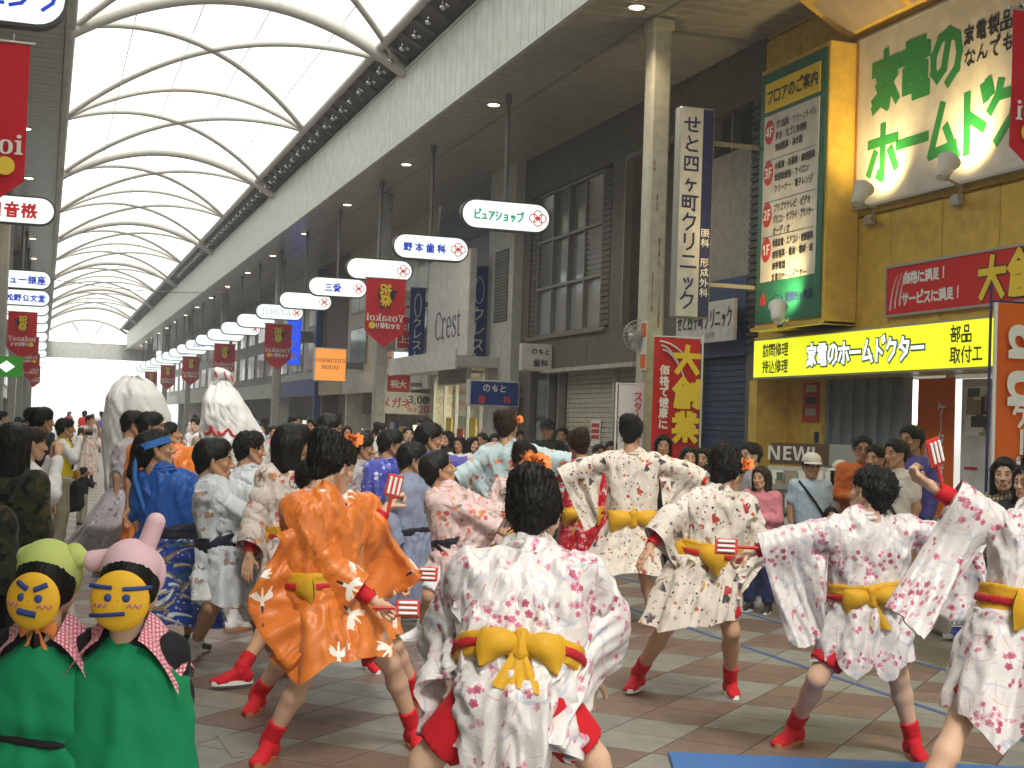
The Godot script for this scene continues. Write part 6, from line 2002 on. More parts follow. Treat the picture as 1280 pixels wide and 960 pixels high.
func net(bones: PackedFloat32Array, cell_size: float, blend: float, planes: Array = [], carve := PackedFloat32Array(), amp := 0.0, scale_n := Vector3.ONE, phase := 0.0, creased := false) -> MB:
	var cell := cell_size * coarse
	var lo := Vector3.INF
	var hi := -Vector3.INF
	for k in range(0, bones.size(), 8):
		var a := Vector3(bones[k], bones[k + 1], bones[k + 2])
		var b := Vector3(bones[k + 3], bones[k + 4], bones[k + 5])
		var ra := Vector3.ONE * bones[k + 6]
		var rb := Vector3.ONE * bones[k + 7]
		lo = lo.min(a - ra).min(b - rb)
		hi = hi.max(a + ra).max(b + rb)
	var pad := Vector3.ONE * (cell * 2.5 + blend * 0.3 + amp)
	lo -= pad
	hi += pad
	var nx := int((hi.x - lo.x) / cell) + 2
	var ny := int((hi.y - lo.y) / cell) + 2
	var nz := int((hi.z - lo.z) / cell) + 2
	var sy := nx
	var sz := nx * ny
	var field := PackedFloat32Array()
	field.resize(nx * ny * nz)
	field.fill(1.0)
	for k in range(0, bones.size(), 8):
		var ax := bones[k]
		var ay := bones[k + 1]
		var az := bones[k + 2]
		var bx := bones[k + 3] - ax
		var by := bones[k + 4] - ay
		var bz := bones[k + 5] - az
		var ra := bones[k + 6]
		var dr := bones[k + 7] - ra
		var inv := 1.0 / maxf(bx * bx + by * by + bz * bz, 1e-9)
		var ext := maxf(ra, ra + dr) + blend + cell * 2.0 + amp
		var x0 := maxi(0, int((minf(ax, ax + bx) - ext - lo.x) / cell))
		var x1 := mini(nx - 1, int((maxf(ax, ax + bx) + ext - lo.x) / cell) + 1)
		var y0 := maxi(0, int((minf(ay, ay + by) - ext - lo.y) / cell))
		var y1 := mini(ny - 1, int((maxf(ay, ay + by) + ext - lo.y) / cell) + 1)
		var z0 := maxi(0, int((minf(az, az + bz) - ext - lo.z) / cell))
		var z1 := mini(nz - 1, int((maxf(az, az + bz) + ext - lo.z) / cell) + 1)
		for z in range(z0, z1 + 1):
			var pz := lo.z + z * cell - az
			for y in range(y0, y1 + 1):
				var py := lo.y + y * cell - ay
				var at := x0 + y * sy + z * sz
				var part_dot := py * by + pz * bz
				var px := lo.x + x0 * cell - ax
				for x in range(x0, x1 + 1):
					var t := clampf((px * bx + part_dot) * inv, 0.0, 1.0)
					var ex := px - t * bx
					var ey := py - t * by
					var ez := pz - t * bz
					var d := sqrt(ex * ex + ey * ey + ez * ez) - ra - t * dr
					var o := field[at]
					var h := blend - absf(d - o)
					if h > 0.0:
						field[at] = minf(d, o) - h * h / (4.0 * blend)
					elif d < o:
						field[at] = d
					at += 1
					px += cell
	# wrinkles and cuts, near the surface only
	var near := cell * 2.2 + amp
	if amp > 0.0 or planes.size() or carve.size():
		var at2 := 0
		for z in nz:
			for y in ny:
				for x in nx:
					var d := field[at2]
					if d < near and (planes.size() or d > -near):
						var p := Vector3(lo.x + x * cell, lo.y + y * cell, lo.z + z * cell)
						if creased:
							# soft waves with sharp crests, as pulled cloth has
							var w := wrinkle.get_noise_3d(p.x * scale_n.x + phase, p.y * scale_n.y + p.x * 2.0, p.z * scale_n.z)
							var w2 := wrinkle.get_noise_3d(p.x * scale_n.x * 2.2 - p.y * 5.0 + phase, p.y * scale_n.y * 2.0, p.z * scale_n.z * 2.2 + 7.0)
							d += amp * (minf(1.0, absf(w) * 2.0) - 0.5) + amp * 0.4 * (minf(1.0, absf(w2) * 1.8) - 0.5)
						elif amp > 0.0:
							d += amp * wrinkle.get_noise_3d(p.x * scale_n.x + phase, p.y * scale_n.y, p.z * scale_n.z)
						for pl: Plane in planes:
							d = maxf(d, pl.distance_to(p))
						for k in range(0, carve.size(), 8):
							var a := Vector3(carve[k], carve[k + 1], carve[k + 2])
							var b := Vector3(carve[k + 3], carve[k + 4], carve[k + 5]) - a
							var t := clampf((p - a).dot(b) / maxf(b.length_squared(), 1e-9), 0.0, 1.0)
							d = maxf(d, carve[k + 6] + t * (carve[k + 7] - carve[k + 6]) - (p - a - b * t).length() + ragged * wrinkle.get_noise_3d(p.x * 95.0, p.y * 14.0, p.z * 60.0))
						field[at2] = d
					at2 += 1
	# one vertex in each crossed cell
	var m := MB.new()
	var ids := PackedInt32Array()
	ids.resize(nx * ny * nz)
	ids.fill(-1)
	var reach := cell * 1.9 if amp == 0.0 else cell * 3.2
	for z in nz - 1:
		for y in ny - 1:
			var i := y * sy + z * sz
			for x in nx - 1:
				var v0 := field[i]
				if v0 < reach and v0 > -reach:
					var v1 := field[i + 1]
					var v2 := field[i + sy]
					var v3_ := field[i + sy + 1]
					var v4 := field[i + sz]
					var v5 := field[i + sz + 1]
					var v6 := field[i + sz + sy]
					var v7 := field[i + sz + sy + 1]
					var neg := int(v0 < 0) + int(v1 < 0) + int(v2 < 0) + int(v3_ < 0) + int(v4 < 0) + int(v5 < 0) + int(v6 < 0) + int(v7 < 0)
					if neg > 0 and neg < 8:
						var s := Vector3.ZERO
						var n := 0
						if (v0 < 0) != (v1 < 0):
							s += Vector3(v0 / (v0 - v1), 0, 0); n += 1
						if (v2 < 0) != (v3_ < 0):
							s += Vector3(v2 / (v2 - v3_), 1, 0); n += 1
						if (v4 < 0) != (v5 < 0):
							s += Vector3(v4 / (v4 - v5), 0, 1); n += 1
						if (v6 < 0) != (v7 < 0):
							s += Vector3(v6 / (v6 - v7), 1, 1); n += 1
						if (v0 < 0) != (v2 < 0):
							s += Vector3(0, v0 / (v0 - v2), 0); n += 1
						if (v1 < 0) != (v3_ < 0):
							s += Vector3(1, v1 / (v1 - v3_), 0); n += 1
						if (v4 < 0) != (v6 < 0):
							s += Vector3(0, v4 / (v4 - v6), 1); n += 1
						if (v5 < 0) != (v7 < 0):
							s += Vector3(1, v5 / (v5 - v7), 1); n += 1
						if (v0 < 0) != (v4 < 0):
							s += Vector3(0, 0, v0 / (v0 - v4)); n += 1
						if (v1 < 0) != (v5 < 0):
							s += Vector3(1, 0, v1 / (v1 - v5)); n += 1
						if (v2 < 0) != (v6 < 0):
							s += Vector3(0, 1, v2 / (v2 - v6)); n += 1
						if (v3_ < 0) != (v7 < 0):
							s += Vector3(1, 1, v3_ / (v3_ - v7)); n += 1
						s /= n
						var g := Vector3(v1 + v3_ + v5 + v7 - v0 - v2 - v4 - v6, v2 + v3_ + v6 + v7 - v0 - v1 - v4 - v5, v4 + v5 + v6 + v7 - v0 - v1 - v2 - v3_)
						ids[i] = m.v.size()
						m.v.append(lo + (Vector3(x, y, z) + s) * cell)
						m.n.append(g.normalized())
				i += 1
	m.uv.resize(m.v.size())
	m.c.resize(m.v.size())
	m.c.fill(Color(1, 1, 1))
	for z in range(1, nz - 1):
		for y in range(1, ny - 1):
			var i := 1 + y * sy + z * sz
			for x in range(1, nx - 1):
				var id := ids[i]
				if id >= 0 or (field[i] < reach and field[i] > -reach):
					var inside := field[i] < 0
					if inside != (field[i + 1] < 0):
						join(m, ids[i - sy - sz], ids[i - sz], ids[i], ids[i - sy], inside)
					if inside != (field[i + sy] < 0):
						join(m, ids[i - sz - 1], ids[i - 1], ids[i], ids[i - sz], inside)
					if inside != (field[i + sz] < 0):
						join(m, ids[i - 1 - sy], ids[i - sy], ids[i], ids[i - 1], inside)
				i += 1
	return m

func join(m: MB, a: int, b: int, c: int, d: int, inside: bool) -> void:
	if a < 0 or b < 0 or c < 0 or d < 0:
		return
	if inside:
		m.ix.append_array(PackedInt32Array([a, c, b, a, d, c]))
	else:
		m.ix.append_array(PackedInt32Array([a, b, c, a, c, d]))

# ---------------------------------------------------------------- shared shapes of heads, hair, hands and feet
var HEAD: MB
var HAIR := {}
var HAND := {}
var FOOT: MB
var SOLE: MB
var BOW: MB

func mirrored(a: Vector3) -> Vector3:
	return Vector3(-a.x, a.y, a.z)

func make_head() -> MB:
	var b := PackedFloat32Array()
	bone(b, Vector3(0, 0.035, -0.032), Vector3(0, 0.042, 0.018), 0.081, 0.076)
	bone(b, Vector3(0, 0.0, 0.028), Vector3(0, -0.075, 0.052), 0.062, 0.036)
	bone(b, Vector3(0, -0.085, 0.062), Vector3(0, -0.098, 0.066), 0.02, 0.018)
	for s in [-1.0, 1.0]:
		bone(b, Vector3(0.058 * s, -0.035, 0.0), Vector3(0.025 * s, -0.088, 0.055), 0.02, 0.02)
		bone(b, Vector3(0.04 * s, -0.02, 0.066), Vector3(0.034 * s, -0.035, 0.066), 0.02, 0.018)
		bone(b, Vector3(0.079 * s, 0.014, -0.006), Vector3(0.076 * s, -0.028, 0.0), 0.013, 0.009)
		bone(b, Vector3(0.018 * s, 0.027, 0.086), Vector3(0.045 * s, 0.024, 0.072), 0.008, 0.008)
	bone(b, Vector3(0, 0.012, 0.093), Vector3(0, -0.028, 0.112), 0.007, 0.011)
	bone(b, Vector3(-0.013, -0.031, 0.1), Vector3(0.013, -0.031, 0.1), 0.008, 0.008)
	bone(b, Vector3(-0.017, -0.061, 0.088), Vector3(0.017, -0.061, 0.088), 0.007, 0.007)
	bone(b, Vector3(-0.014, -0.07, 0.086), Vector3(0.014, -0.07, 0.086), 0.007, 0.007)
	bone(b, Vector3(0, -0.05, -0.028), Vector3(0, -0.15, -0.035), 0.054, 0.054)
	var sock := PackedFloat32Array()
	for s in [-1.0, 1.0]:
		bone(sock, Vector3(0.033 * s, 0.006, 0.096), Vector3(0.031 * s, 0.006, 0.096), 0.013, 0.013)
	var m := net(b, 0.0048, 0.016, [], sock)
	for k in m.v.size():
		var p := m.v[k]
		var ax := absf(p.x)
		if p.z > 0.07 and p.y < -0.055 and p.y > -0.077 and ax < 0.023:
			m.c[k] = Color(0.85, 0.42, 0.42)
		elif p.z > 0.065 and ax > 0.014 and ax < 0.052 and p.y > 0.023 and p.y < 0.0325:
			m.c[k] = Color(0.12, 0.09, 0.09)
		elif p.z > 0.05 and ax > 0.03 and p.y < -0.015 and p.y > -0.05:
			m.c[k] = Color(1.04, 0.93, 0.9)
	for s in [-1.0, 1.0]:
		var e := MB.new()
		e.ball(Vector3.ZERO, Vector3(0.0125, 0.0125, 0.0125), 14, 10)
		for k in e.v.size():
			var w := e.v[k].normalized()
			e.c[k] = Color(0.05, 0.04, 0.035) if w.z > 0.86 else (Color(1.5, 2.0, 2.4) if absf(w.y) < 0.42 else Color(0.8, 0.75, 0.7))
		m.add(e, Transform3D(Basis(), Vector3(0.032 * s, 0.006, 0.0795)))
	return m

func make_hair(style: String) -> MB:
	var b := PackedFloat32Array()
	bone(b, Vector3(0, 0.045, -0.035), Vector3(0, 0.056, 0.018), 0.09, 0.083)
	bone(b, Vector3(0, 0.0, -0.05), Vector3(0, -0.04, -0.055), 0.078, 0.055)
	var cut := PackedFloat32Array()
	for s in [-1.0, 1.0]:
		bone(cut, Vector3(0.022 * s, -0.08, 0.13), Vector3(0.02 * s, 0.028, 0.135), 0.085, 0.062)
		if style in ["short", "spiky", "updo", "crop", "topknot"]:
			bone(cut, Vector3(0.1 * s, -0.05, 0.035), Vector3(0.1 * s, -0.005, 0.02), 0.045, 0.03)
			bone(b, Vector3(0.07 * s, 0.03, -0.01), Vector3(0.068 * s, -0.015, -0.025), 0.02, 0.016)
	var amp := 0.0045
	match style:
		"bob", "long":
			var low := -0.12 if style == "bob" else -0.30
			for s in [-1.0, 1.0]:
				bone(b, Vector3(0.07 * s, 0.04, 0.005), Vector3(0.078 * s, low, 0.0), 0.034, 0.026)
				bone(b, Vector3(0.045 * s, 0.0, -0.06), Vector3(0.055 * s, low - 0.01, -0.06), 0.055, 0.045)
			bone(b, Vector3(0, 0.0, -0.07), Vector3(0, low - 0.015, -0.075), 0.06, 0.045)
			bone(b, Vector3(-0.03, 0.085, 0.06), Vector3(0.03, 0.085, 0.06), 0.03, 0.03)
		"updo":
			bone(b, Vector3(0.0, 0.07, -0.07), Vector3(0.0, 0.1, -0.09), 0.07, 0.058)
			bone(b, Vector3(-0.03, 0.1, -0.05), Vector3(0.04, 0.105, -0.07), 0.045, 0.04)
			amp = 0.008
		"topknot":
			bone(b, Vector3(0, 0.1, -0.06), Vector3(0, 0.15, -0.08), 0.035, 0.03)
		"tail":
			bone(b, Vector3(0, 0.02, -0.11), Vector3(0, -0.1, -0.16), 0.035, 0.03)
			bone(b, Vector3(0, -0.1, -0.16), Vector3(0, -0.22, -0.15), 0.03, 0.01)
		"spiky":
			amp = 0.014
		"crop":
			amp = 0.0025
	ragged = 0.016 if style != "crop" else 0.008
	var m := net(b, 0.0052, 0.03, [], cut, amp, Vector3(75, 16, 75) if style != "spiky" else Vector3(50, 22, 50), 3.0)
	ragged = 0.0
	if style != "crop":
		var r := RandomNumberGenerator.new()
		r.seed = 11
		var n := m.v.size()
		var straight := style in ["bob", "long", "tail"]
		for k in 420 if style in ["updo", "spiky"] else 300:
			var i := r.randi() % n
			var p := m.v[i]
			if p.z > 0.06 and p.y < 0.06: continue
			var d := (m.n[i] * r.randf_range(0.2, 0.9) + Vector3(r.randf_range(-0.5, 0.5), -1.0 if straight else r.randf_range(-0.8, 0.5), r.randf_range(-0.5, 0.5))).normalized()
			var len := r.randf_range(0.014, 0.036) * (1.25 if style in ["updo", "spiky"] else 1.0)
			var side := d.cross(Vector3(r.randf_range(-1, 1), r.randf_range(-1, 1), r.randf_range(-1, 1))).normalized() * r.randf_range(0.0008, 0.002)
			var q := p + d * len * 0.5 + m.n[i] * 0.003
			var e := p + d * len + Vector3(0, -len * 0.35, 0)
			m.quad(p - side, p + side, q + side * 0.7, q - side * 0.7)
			m.tri(q - side * 0.7, q + side * 0.7, e)
	return m

# a right hand: wrist at the origin, fingers along +y, palm facing +z, thumb on -x
func make_hand(curl: float) -> MB:
	var b := PackedFloat32Array()
	bone(b, Vector3(0, -0.03, 0), Vector3(0, 0.01, 0), 0.024, 0.024)
	for k in 4:
		var x := -0.027 + 0.018 * k
		bone(b, Vector3(x * 0.5, 0.015, 0), Vector3(x, 0.085 - 0.004 * absf(k - 1.3), 0), 0.016, 0.011)
		var length: float = [0.072, 0.082, 0.076, 0.06][k]
		var p := Vector3(x, 0.085 - 0.004 * absf(k - 1.3), 0)
		var a := curl * 0.55
		var rad := 0.0092
		for j in 3:
			var l: float = length * [0.45, 0.31, 0.24][j]
			var d := Vector3(0.03 * (k - 1.5), cos(a), sin(a)).normalized()
			bone(b, p, p + d * l, rad, rad - 0.0008)
			p += d * l
			a += curl * 0.95
			rad -= 0.0006
	var t := Vector3(-0.022, 0.025, 0.006)
	bone(b, Vector3(-0.01, 0.01, 0.004), t, 0.016, 0.014)
	var d1 := Vector3(-0.65, 0.6, 0.35 + 0.3 * curl).normalized()
	bone(b, t, t + d1 * 0.036, 0.0125, 0.0105)
	var d2 := Vector3(-0.25, 0.75, 0.4 + 0.6 * curl).normalized()
	bone(b, t + d1 * 0.036, t + d1 * 0.036 + d2 * 0.03, 0.0105, 0.009)
	return net(b, 0.0042, 0.006)

func make_feet() -> void:
	var b := PackedFloat32Array()
	bone(b, Vector3(0, 0.1, 0), Vector3(0, 0.05, -0.02), 0.042, 0.042)
	bone(b, Vector3(0, 0.04, -0.035), Vector3(0, 0.035, 0.0), 0.036, 0.036)
	bone(b, Vector3(0, 0.065, 0.02), Vector3(0.0, 0.03, 0.11), 0.036, 0.03)
	bone(b, Vector3(-0.012, 0.026, 0.1), Vector3(-0.016, 0.022, 0.165), 0.028, 0.02)
	bone(b, Vector3(0.016, 0.026, 0.1), Vector3(0.018, 0.02, 0.145), 0.026, 0.018)
	FOOT = net(b, 0.0075, 0.02, [Plane(Vector3.DOWN, -0.006)])
	var o := PackedVector2Array()
	for k in 24:
		var a := TAU * k / 24
		var z := 0.053 + 0.128 * sin(a)
		var w := 0.041 + 0.006 * sin(a)
		o.append(Vector2(cos(a) * w, -z))
	SOLE = MB.new()
	var s := MB.new()
	s.slab(o, 0.0, 0.022)
	SOLE.add(s, Transform3D(Basis(Vector3.RIGHT, -PI / 2), Vector3(0, 0, 0)))

func make_bow() -> MB:
	var m := MB.new()
	var k := PackedFloat32Array()
	bone(k, Vector3(0, -0.035, 0.02), Vector3(0, 0.035, 0.02), 0.032, 0.032)
	m.add(net(k, 0.008, 0.02, [], PackedFloat32Array(), 0.006, Vector3(30, 8, 30)))
	for s in [-1.0, 1.0]:
		# a folded loop: two layers swelling outwards, closed at the end
		var rows := []
		for i in 13:
			var u := i / 12.0
			var row := []
			for j in 17:
				var a := TAU * j / 16.0
				var half := lerpf(0.02, 0.085, pow(u, 0.7)) * (1.0 if u < 0.95 else 0.94)
				var thick := 0.045 * sin(PI * clampf(u * 0.85 + 0.1, 0, 1)) + 0.006
				var fold := 0.012 * sin(a * 3.0 + u * 5.0) * u
				row.append(Vector3(s * (0.01 + 0.155 * u - 0.012 * cos(a * 2.0) * u), cos(a) * (half + fold) - 0.02 * u * u, 0.02 + sin(a) * thick * (0.25 if u > 0.96 else 1.0)))
			rows.append(row)
		m.sheet(rows)
	for s in [-0.5, 0.6]:
		# hanging ends
		var rows := []
		for i in 9:
			var v := i / 8.0
			var row := []
			for j in 7:
				var u := j / 6.0 - 0.5
				row.append(Vector3(s * 0.09 * v + u * lerpf(0.04, 0.11, v), -0.02 - 0.17 * v - 0.02 * u, 0.03 + 0.012 * sin(u * 9.0) * v))
			rows.append(row)
		m.sheet(rows)
	return m

func make_shapes() -> void:
	wrinkle.frequency = 1.0
	wrinkle.noise_type = FastNoiseLite.TYPE_SIMPLEX_SMOOTH
	wrinkle.fractal_octaves = 2
	wrinkle.seed = 4
	HEAD = make_head()
	for s in ["short", "crop", "spiky", "bob", "long", "updo", "tail"]:
		HAIR[s] = make_hair(s)
	HAND["open"] = make_hand(0.25)
	HAND["grip"] = make_hand(1.25)
	make_feet()
	BOW = make_bow()

# ---------------------------------------------------------------- posing
# the point on the line of sight through a pixel that lies at a given distance from another joint
func reach(from: Vector3, px: float, py: float, length: float, away: float) -> Vector3:
	var r := ray(px, py)
	var o := EYE - from
	var a := r.dot(r)
	var b := o.dot(r)
	var c := o.dot(o) - length * length
	var q := b * b - a * c
	var t := -b / a
	if q > 0:
		t += sqrt(q) / a * signf(away) * minf(1.0, absf(away))
	var p := EYE + r * t
	var d := (p - from).length()
	if d > length * 1.12:
		p = from + (p - from) / d * length * 1.12
	return p

# joints from the photograph: s holds depth d, size k (1 = a grown woman of 1.6 m) and pixels
func posed(s: Dictionary) -> Dictionary:
	var d: float = s.d
	var k: float = s.get("k", 1.0)
	var J := {}
	J.head = at_depth(s.head[0], s.head[1], d + (s.head[2] if s.head.size() > 2 else 0.0))
	J.neck = at_depth(s.neck[0], s.neck[1], d + (s.neck[2] if s.neck.size() > 2 else 0.0))
	J.hip = at_depth(s.hip[0], s.hip[1], d + (s.hip[2] if s.hip.size() > 2 else 0.0))
	for side in ["l", "r"]:
		var q: Array = s["s" + side]
		J["s" + side] = at_depth(q[0], q[1], d + (q[2] if q.size() > 2 else 0.0))
	# shoulders brought to a human width
	var mid: Vector3 = (J.sl + J.sr) * 0.5
	var wide: Vector3 = J.sr - J.sl
	var width: float = clampf(wide.length(), 0.27 * k, 0.36 * k)
	J.sl = mid - wide.normalized() * width * 0.5
	J.sr = mid + wide.normalized() * width * 0.5
	var across: Vector3 = Vector3(wide.x, 0, wide.z).normalized()
	if s.has("turn_hip"):
		across = across.rotated(Vector3.UP, deg_to_rad(s.turn_hip))
	J.pl = J.hip - across * 0.085 * k
	J.pr = J.hip + across * 0.085 * k
	for side in ["l", "r"]:
		var sh: Vector3 = J["s" + side]
		if s.has("e" + side):
			var q: Array = s["e" + side]
			J["e" + side] = reach(sh, q[0], q[1], 0.265 * k, q[2])
		else:
			J["e" + side] = sh + Vector3(0, -0.26 * k, 0) + across * (0.06 if side == "r" else -0.06)
		if s.has("w" + side):
			var q: Array = s["w" + side]
			J["w" + side] = reach(J["e" + side], q[0], q[1], 0.235 * k, q[2])
		else:
			J["w" + side] = J["e" + side] + Vector3(0, -0.22 * k, 0)
		var p: Vector3 = J["p" + side]
		if s.has("a" + side):
			var q: Array = s["a" + side]
			var h: float = q[2] if q.size() > 2 else 0.085
			var r := ray(q[0], q[1])
			J["a" + side] = EYE + r * ((h - EYE.y) / r.y)
		else:
			J["a" + side] = Vector3(p.x, 0.085, p.z) + across * (0.03 if side == "r" else -0.03)
		if s.has("k" + side):
			var q: Array = s["k" + side]
			J["k" + side] = reach(p, q[0], q[1], 0.39 * k, q[2])
		else:
			J["k" + side] = (p + J["a" + side]) * 0.5 + flat_dir(s.get("facing", 0.0)) * 0.03
		if s.has("t" + side):
			var q: Array = s["t" + side]
			var r := ray(q[0], q[1])
			J["t" + side] = EYE + r * ((maxf(J["a" + side].y - 0.055, 0.02) - EYE.y) / r.y)
		else:
			J["t" + side] = J["a" + side] + flat_dir(s.get("facing", 0.0)) * 0.15 - Vector3(0, 0.05, 0)
	J.k = k
	return J

# 0 = away from the camera, 90 = to the right of the picture, 180 = towards the camera
func flat_dir(deg: float) -> Vector3:
	var f := Vector3(-look.z.x, 0, -look.z.z).normalized()
	return f.rotated(Vector3.UP, deg_to_rad(-deg))

func placed(J: Dictionary, by: Vector3) -> Dictionary:
	var o := {}
	for k in J:
		o[k] = J[k] + by if J[k] is Vector3 else J[k]
	return o

func frame_along(up: Vector3, fwd: Vector3) -> Basis:
	var y := up.normalized()
	var x := y.cross(fwd).normalized()
	if x.length_squared() < 0.5:
		x = y.cross(Vector3(0.3, 0.2, 0.9)).normalized()
	return Basis(x, y, x.cross(y))

# ---------------------------------------------------------------- bodies and clothes, in the figure's own space
func body_mesh(J: Dictionary, o: Dictionary) -> MB:
	var k: float = J.k
	var b := PackedFloat32Array()
	var hb := frame_along(o.head_up, o.face)
	bone(b, J.neck - (J.neck - J.hip).normalized() * 0.02, J.head - hb.y * 0.07 * k - hb.z * 0.02 * k, 0.056 * k, 0.053 * k)
	bone(b, J.neck - (J.neck - J.hip).normalized() * 0.08, J.hip, 0.06 * k, 0.08 * k)
	bone(b, J.sl, J.sr, 0.04 * k, 0.04 * k)
	bone(b, J.pl, J.pr, 0.085 * k, 0.085 * k)
	for s in ["l", "r"]:
		bone(b, J["s" + s], J["e" + s], 0.046 * k, 0.037 * k)
		bone(b, J["e" + s], J["w" + s], 0.037 * k, 0.024 * k)
		bone(b, J["p" + s], J["k" + s], 0.08 * k, 0.05 * k)
		var kn: Vector3 = J["k" + s]
		var an: Vector3 = J["a" + s]
		var back: Vector3 = -(J["t" + s] - an)
		back.y = 0
		back = back.normalized() * 0.012
		bone(b, kn, kn.lerp(an, 0.3) + back, 0.047 * k, 0.05 * k)
		bone(b, kn.lerp(an, 0.3) + back, an, 0.05 * k, 0.031 * k)
	var m := net(b, 0.0135, 0.022)
	m.add(HEAD, Transform3D(hb.scaled_local(Vector3.ONE * k * o.get("head_size", 1.0)), J.head))
	for s in ["l", "r"]:
		var dir: Vector3 = (J["w" + s] - J["e" + s]).normalized()
		var palm: Vector3 = o.get("palm_" + s, Vector3.DOWN)
		var f := frame_along(dir, palm)
		# 'l' and 'r' are sides of the picture; a figure seen from behind has its left hand on the left
		var right_hand: bool = (s == "r") == o.get("back", true)
		if not right_hand:
			f = Basis(-f.x, f.y, f.z)
		m.add(HAND[o.get("hand_" + s, "open")], Transform3D(f.scaled_local(Vector3.ONE * k * 0.95), J["w" + s] + dir * 0.02))
	return m

func torso_bones(J: Dictionary, grow: float) -> PackedFloat32Array:
	var k: float = J.k
	var b := PackedFloat32Array()
	var up: Vector3 = (J.neck - J.hip).normalized()
	for s in ["l", "r"]:
		var top: Vector3 = J.neck.lerp(J["s" + s], 0.6) - up * 0.09 * k
		bone(b, top, J.hip.lerp(J["p" + s], 0.7) + up * 0.04, 0.098 * k + grow, 0.108 * k + grow)
	bone(b, J.neck - up * 0.10 * k, J.hip + up * 0.04, 0.108 * k + grow, 0.112 * k + grow)
	return b

func robe_mesh(J: Dictionary, seed_value: float, amp := 0.016) -> MB:
	var k: float = J.k
	var b := torso_bones(J, 0.012)
	bone(b, J.sl, J.sr, 0.062 * k, 0.062 * k)
	bone(b, J.neck - (J.neck - J.hip).normalized() * 0.06, J.neck - (J.neck - J.hip).normalized() * 0.005, 0.095 * k, 0.066 * k)
	for s in ["l", "r"]:
		bone(b, J.neck - (J.neck - J.hip).normalized() * 0.02, J["s" + s], 0.062 * k, 0.06 * k)
		bone(b, J["s" + s], J["s" + s].lerp(J["e" + s], 0.5), 0.068 * k, 0.074 * k)
	return net(b, 0.0125, 0.04, [], PackedFloat32Array(), amp, Vector3(6.5, 3.0, 6.5), seed_value, true)

func sash_mesh(J: Dictionary, half := 0.062, grow := 0.026) -> MB:
	var up: Vector3 = (J.neck - J.hip).normalized()
	var w: Vector3 = J.hip.lerp(J.neck, 0.27)
	return net(torso_bones(J, grow), 0.0125, 0.05, [Plane(up, up.dot(w) + half), Plane(-up, -up.dot(w) + half)], PackedFloat32Array(), 0.006, Vector3(6, 40, 6))

func sleeve_mesh(S: Vector3, E: Vector3, W: Vector3, hang: Vector3, depth: float, seed_value: float, to := 0.86, root := 0.2, sway := Vector3.ZERO, k := 1.0) -> MB:
	var rows := []
	var n := 30
	for i in n + 1:
		var t := i / float(n)
		var u := lerpf(root, 1.0 + to, t)       # 0..1 upper arm, 1..2 forearm
		var p := S.lerp(E, u) if u < 1.0 else E.lerp(W, u - 1.0)
		var blend := clampf((u - 0.7) / 0.6, 0, 1)
		var d := (E - S).normalized().lerp((W - E).normalized(), blend).normalized()
		var g := (hang - d * hang.dot(d) * 0.85).normalized()
		var b := d.cross(g).normalized()
		var r := lerpf(0.068, 0.085, t) * k
		var L := lerpf(0.09, depth, smoothstep(0.05, 0.42, t)) * (1.0 + 0.06 * sin(t * 6.0 + seed_value))
		var row := []
		for q in 39:
			var s: float
			var off: Vector3
			if q < 16:
				s = 1.0 - q / 15.0
				off = b
			elif q < 23:
				s = 0.0
				var a := PI * (q - 15.5) / 7.0
				off = b * cos(a) - g * sin(a)
			else:
				s = (q - 23) / 15.0
				off = -b
			var th := r
			if s > 0.0:
				th = lerpf(r, 0.010, smoothstep(0.0, 0.38, s))
			# folds: the cloth hangs in pleats that run from the arm downwards and fan out
			var ph := t * 9.0 + seed_value * 1.7 + 0.8 * s
			var fold := (0.030 * sin(ph) + 0.017 * sin(ph * 2.3 + 1.0) + 0.010 * sin(ph * 4.1 + s * 3.0)) * smoothstep(0.0, 0.7, s)
			var cross_fold := -0.03 * absf(wrinkle.get_noise_3d(t * 5.0 + s * 2.0, s * 2.0 - t, seed_value * 2.0)) * (0.4 + s) + 0.012 * wrinkle.get_noise_3d(t * 4.0 + seed_value, s * 3.5, seed_value) * (0.3 + s)
			var slip := 0.008 * wrinkle.get_noise_3d(t * 11.0, s * 5.0, seed_value + 9.0)
			var drop := s * L + (0.02 * sin(ph * 0.7) if s > 0.9 else 0.0)
			row.append(p + g * drop + off * th + b * (fold + cross_fold) + g * slip + sway * s * s * depth)
		row.append(row[0])
		rows.append(row)
	var m := MB.new()
	m.sheet(rows)
	return m

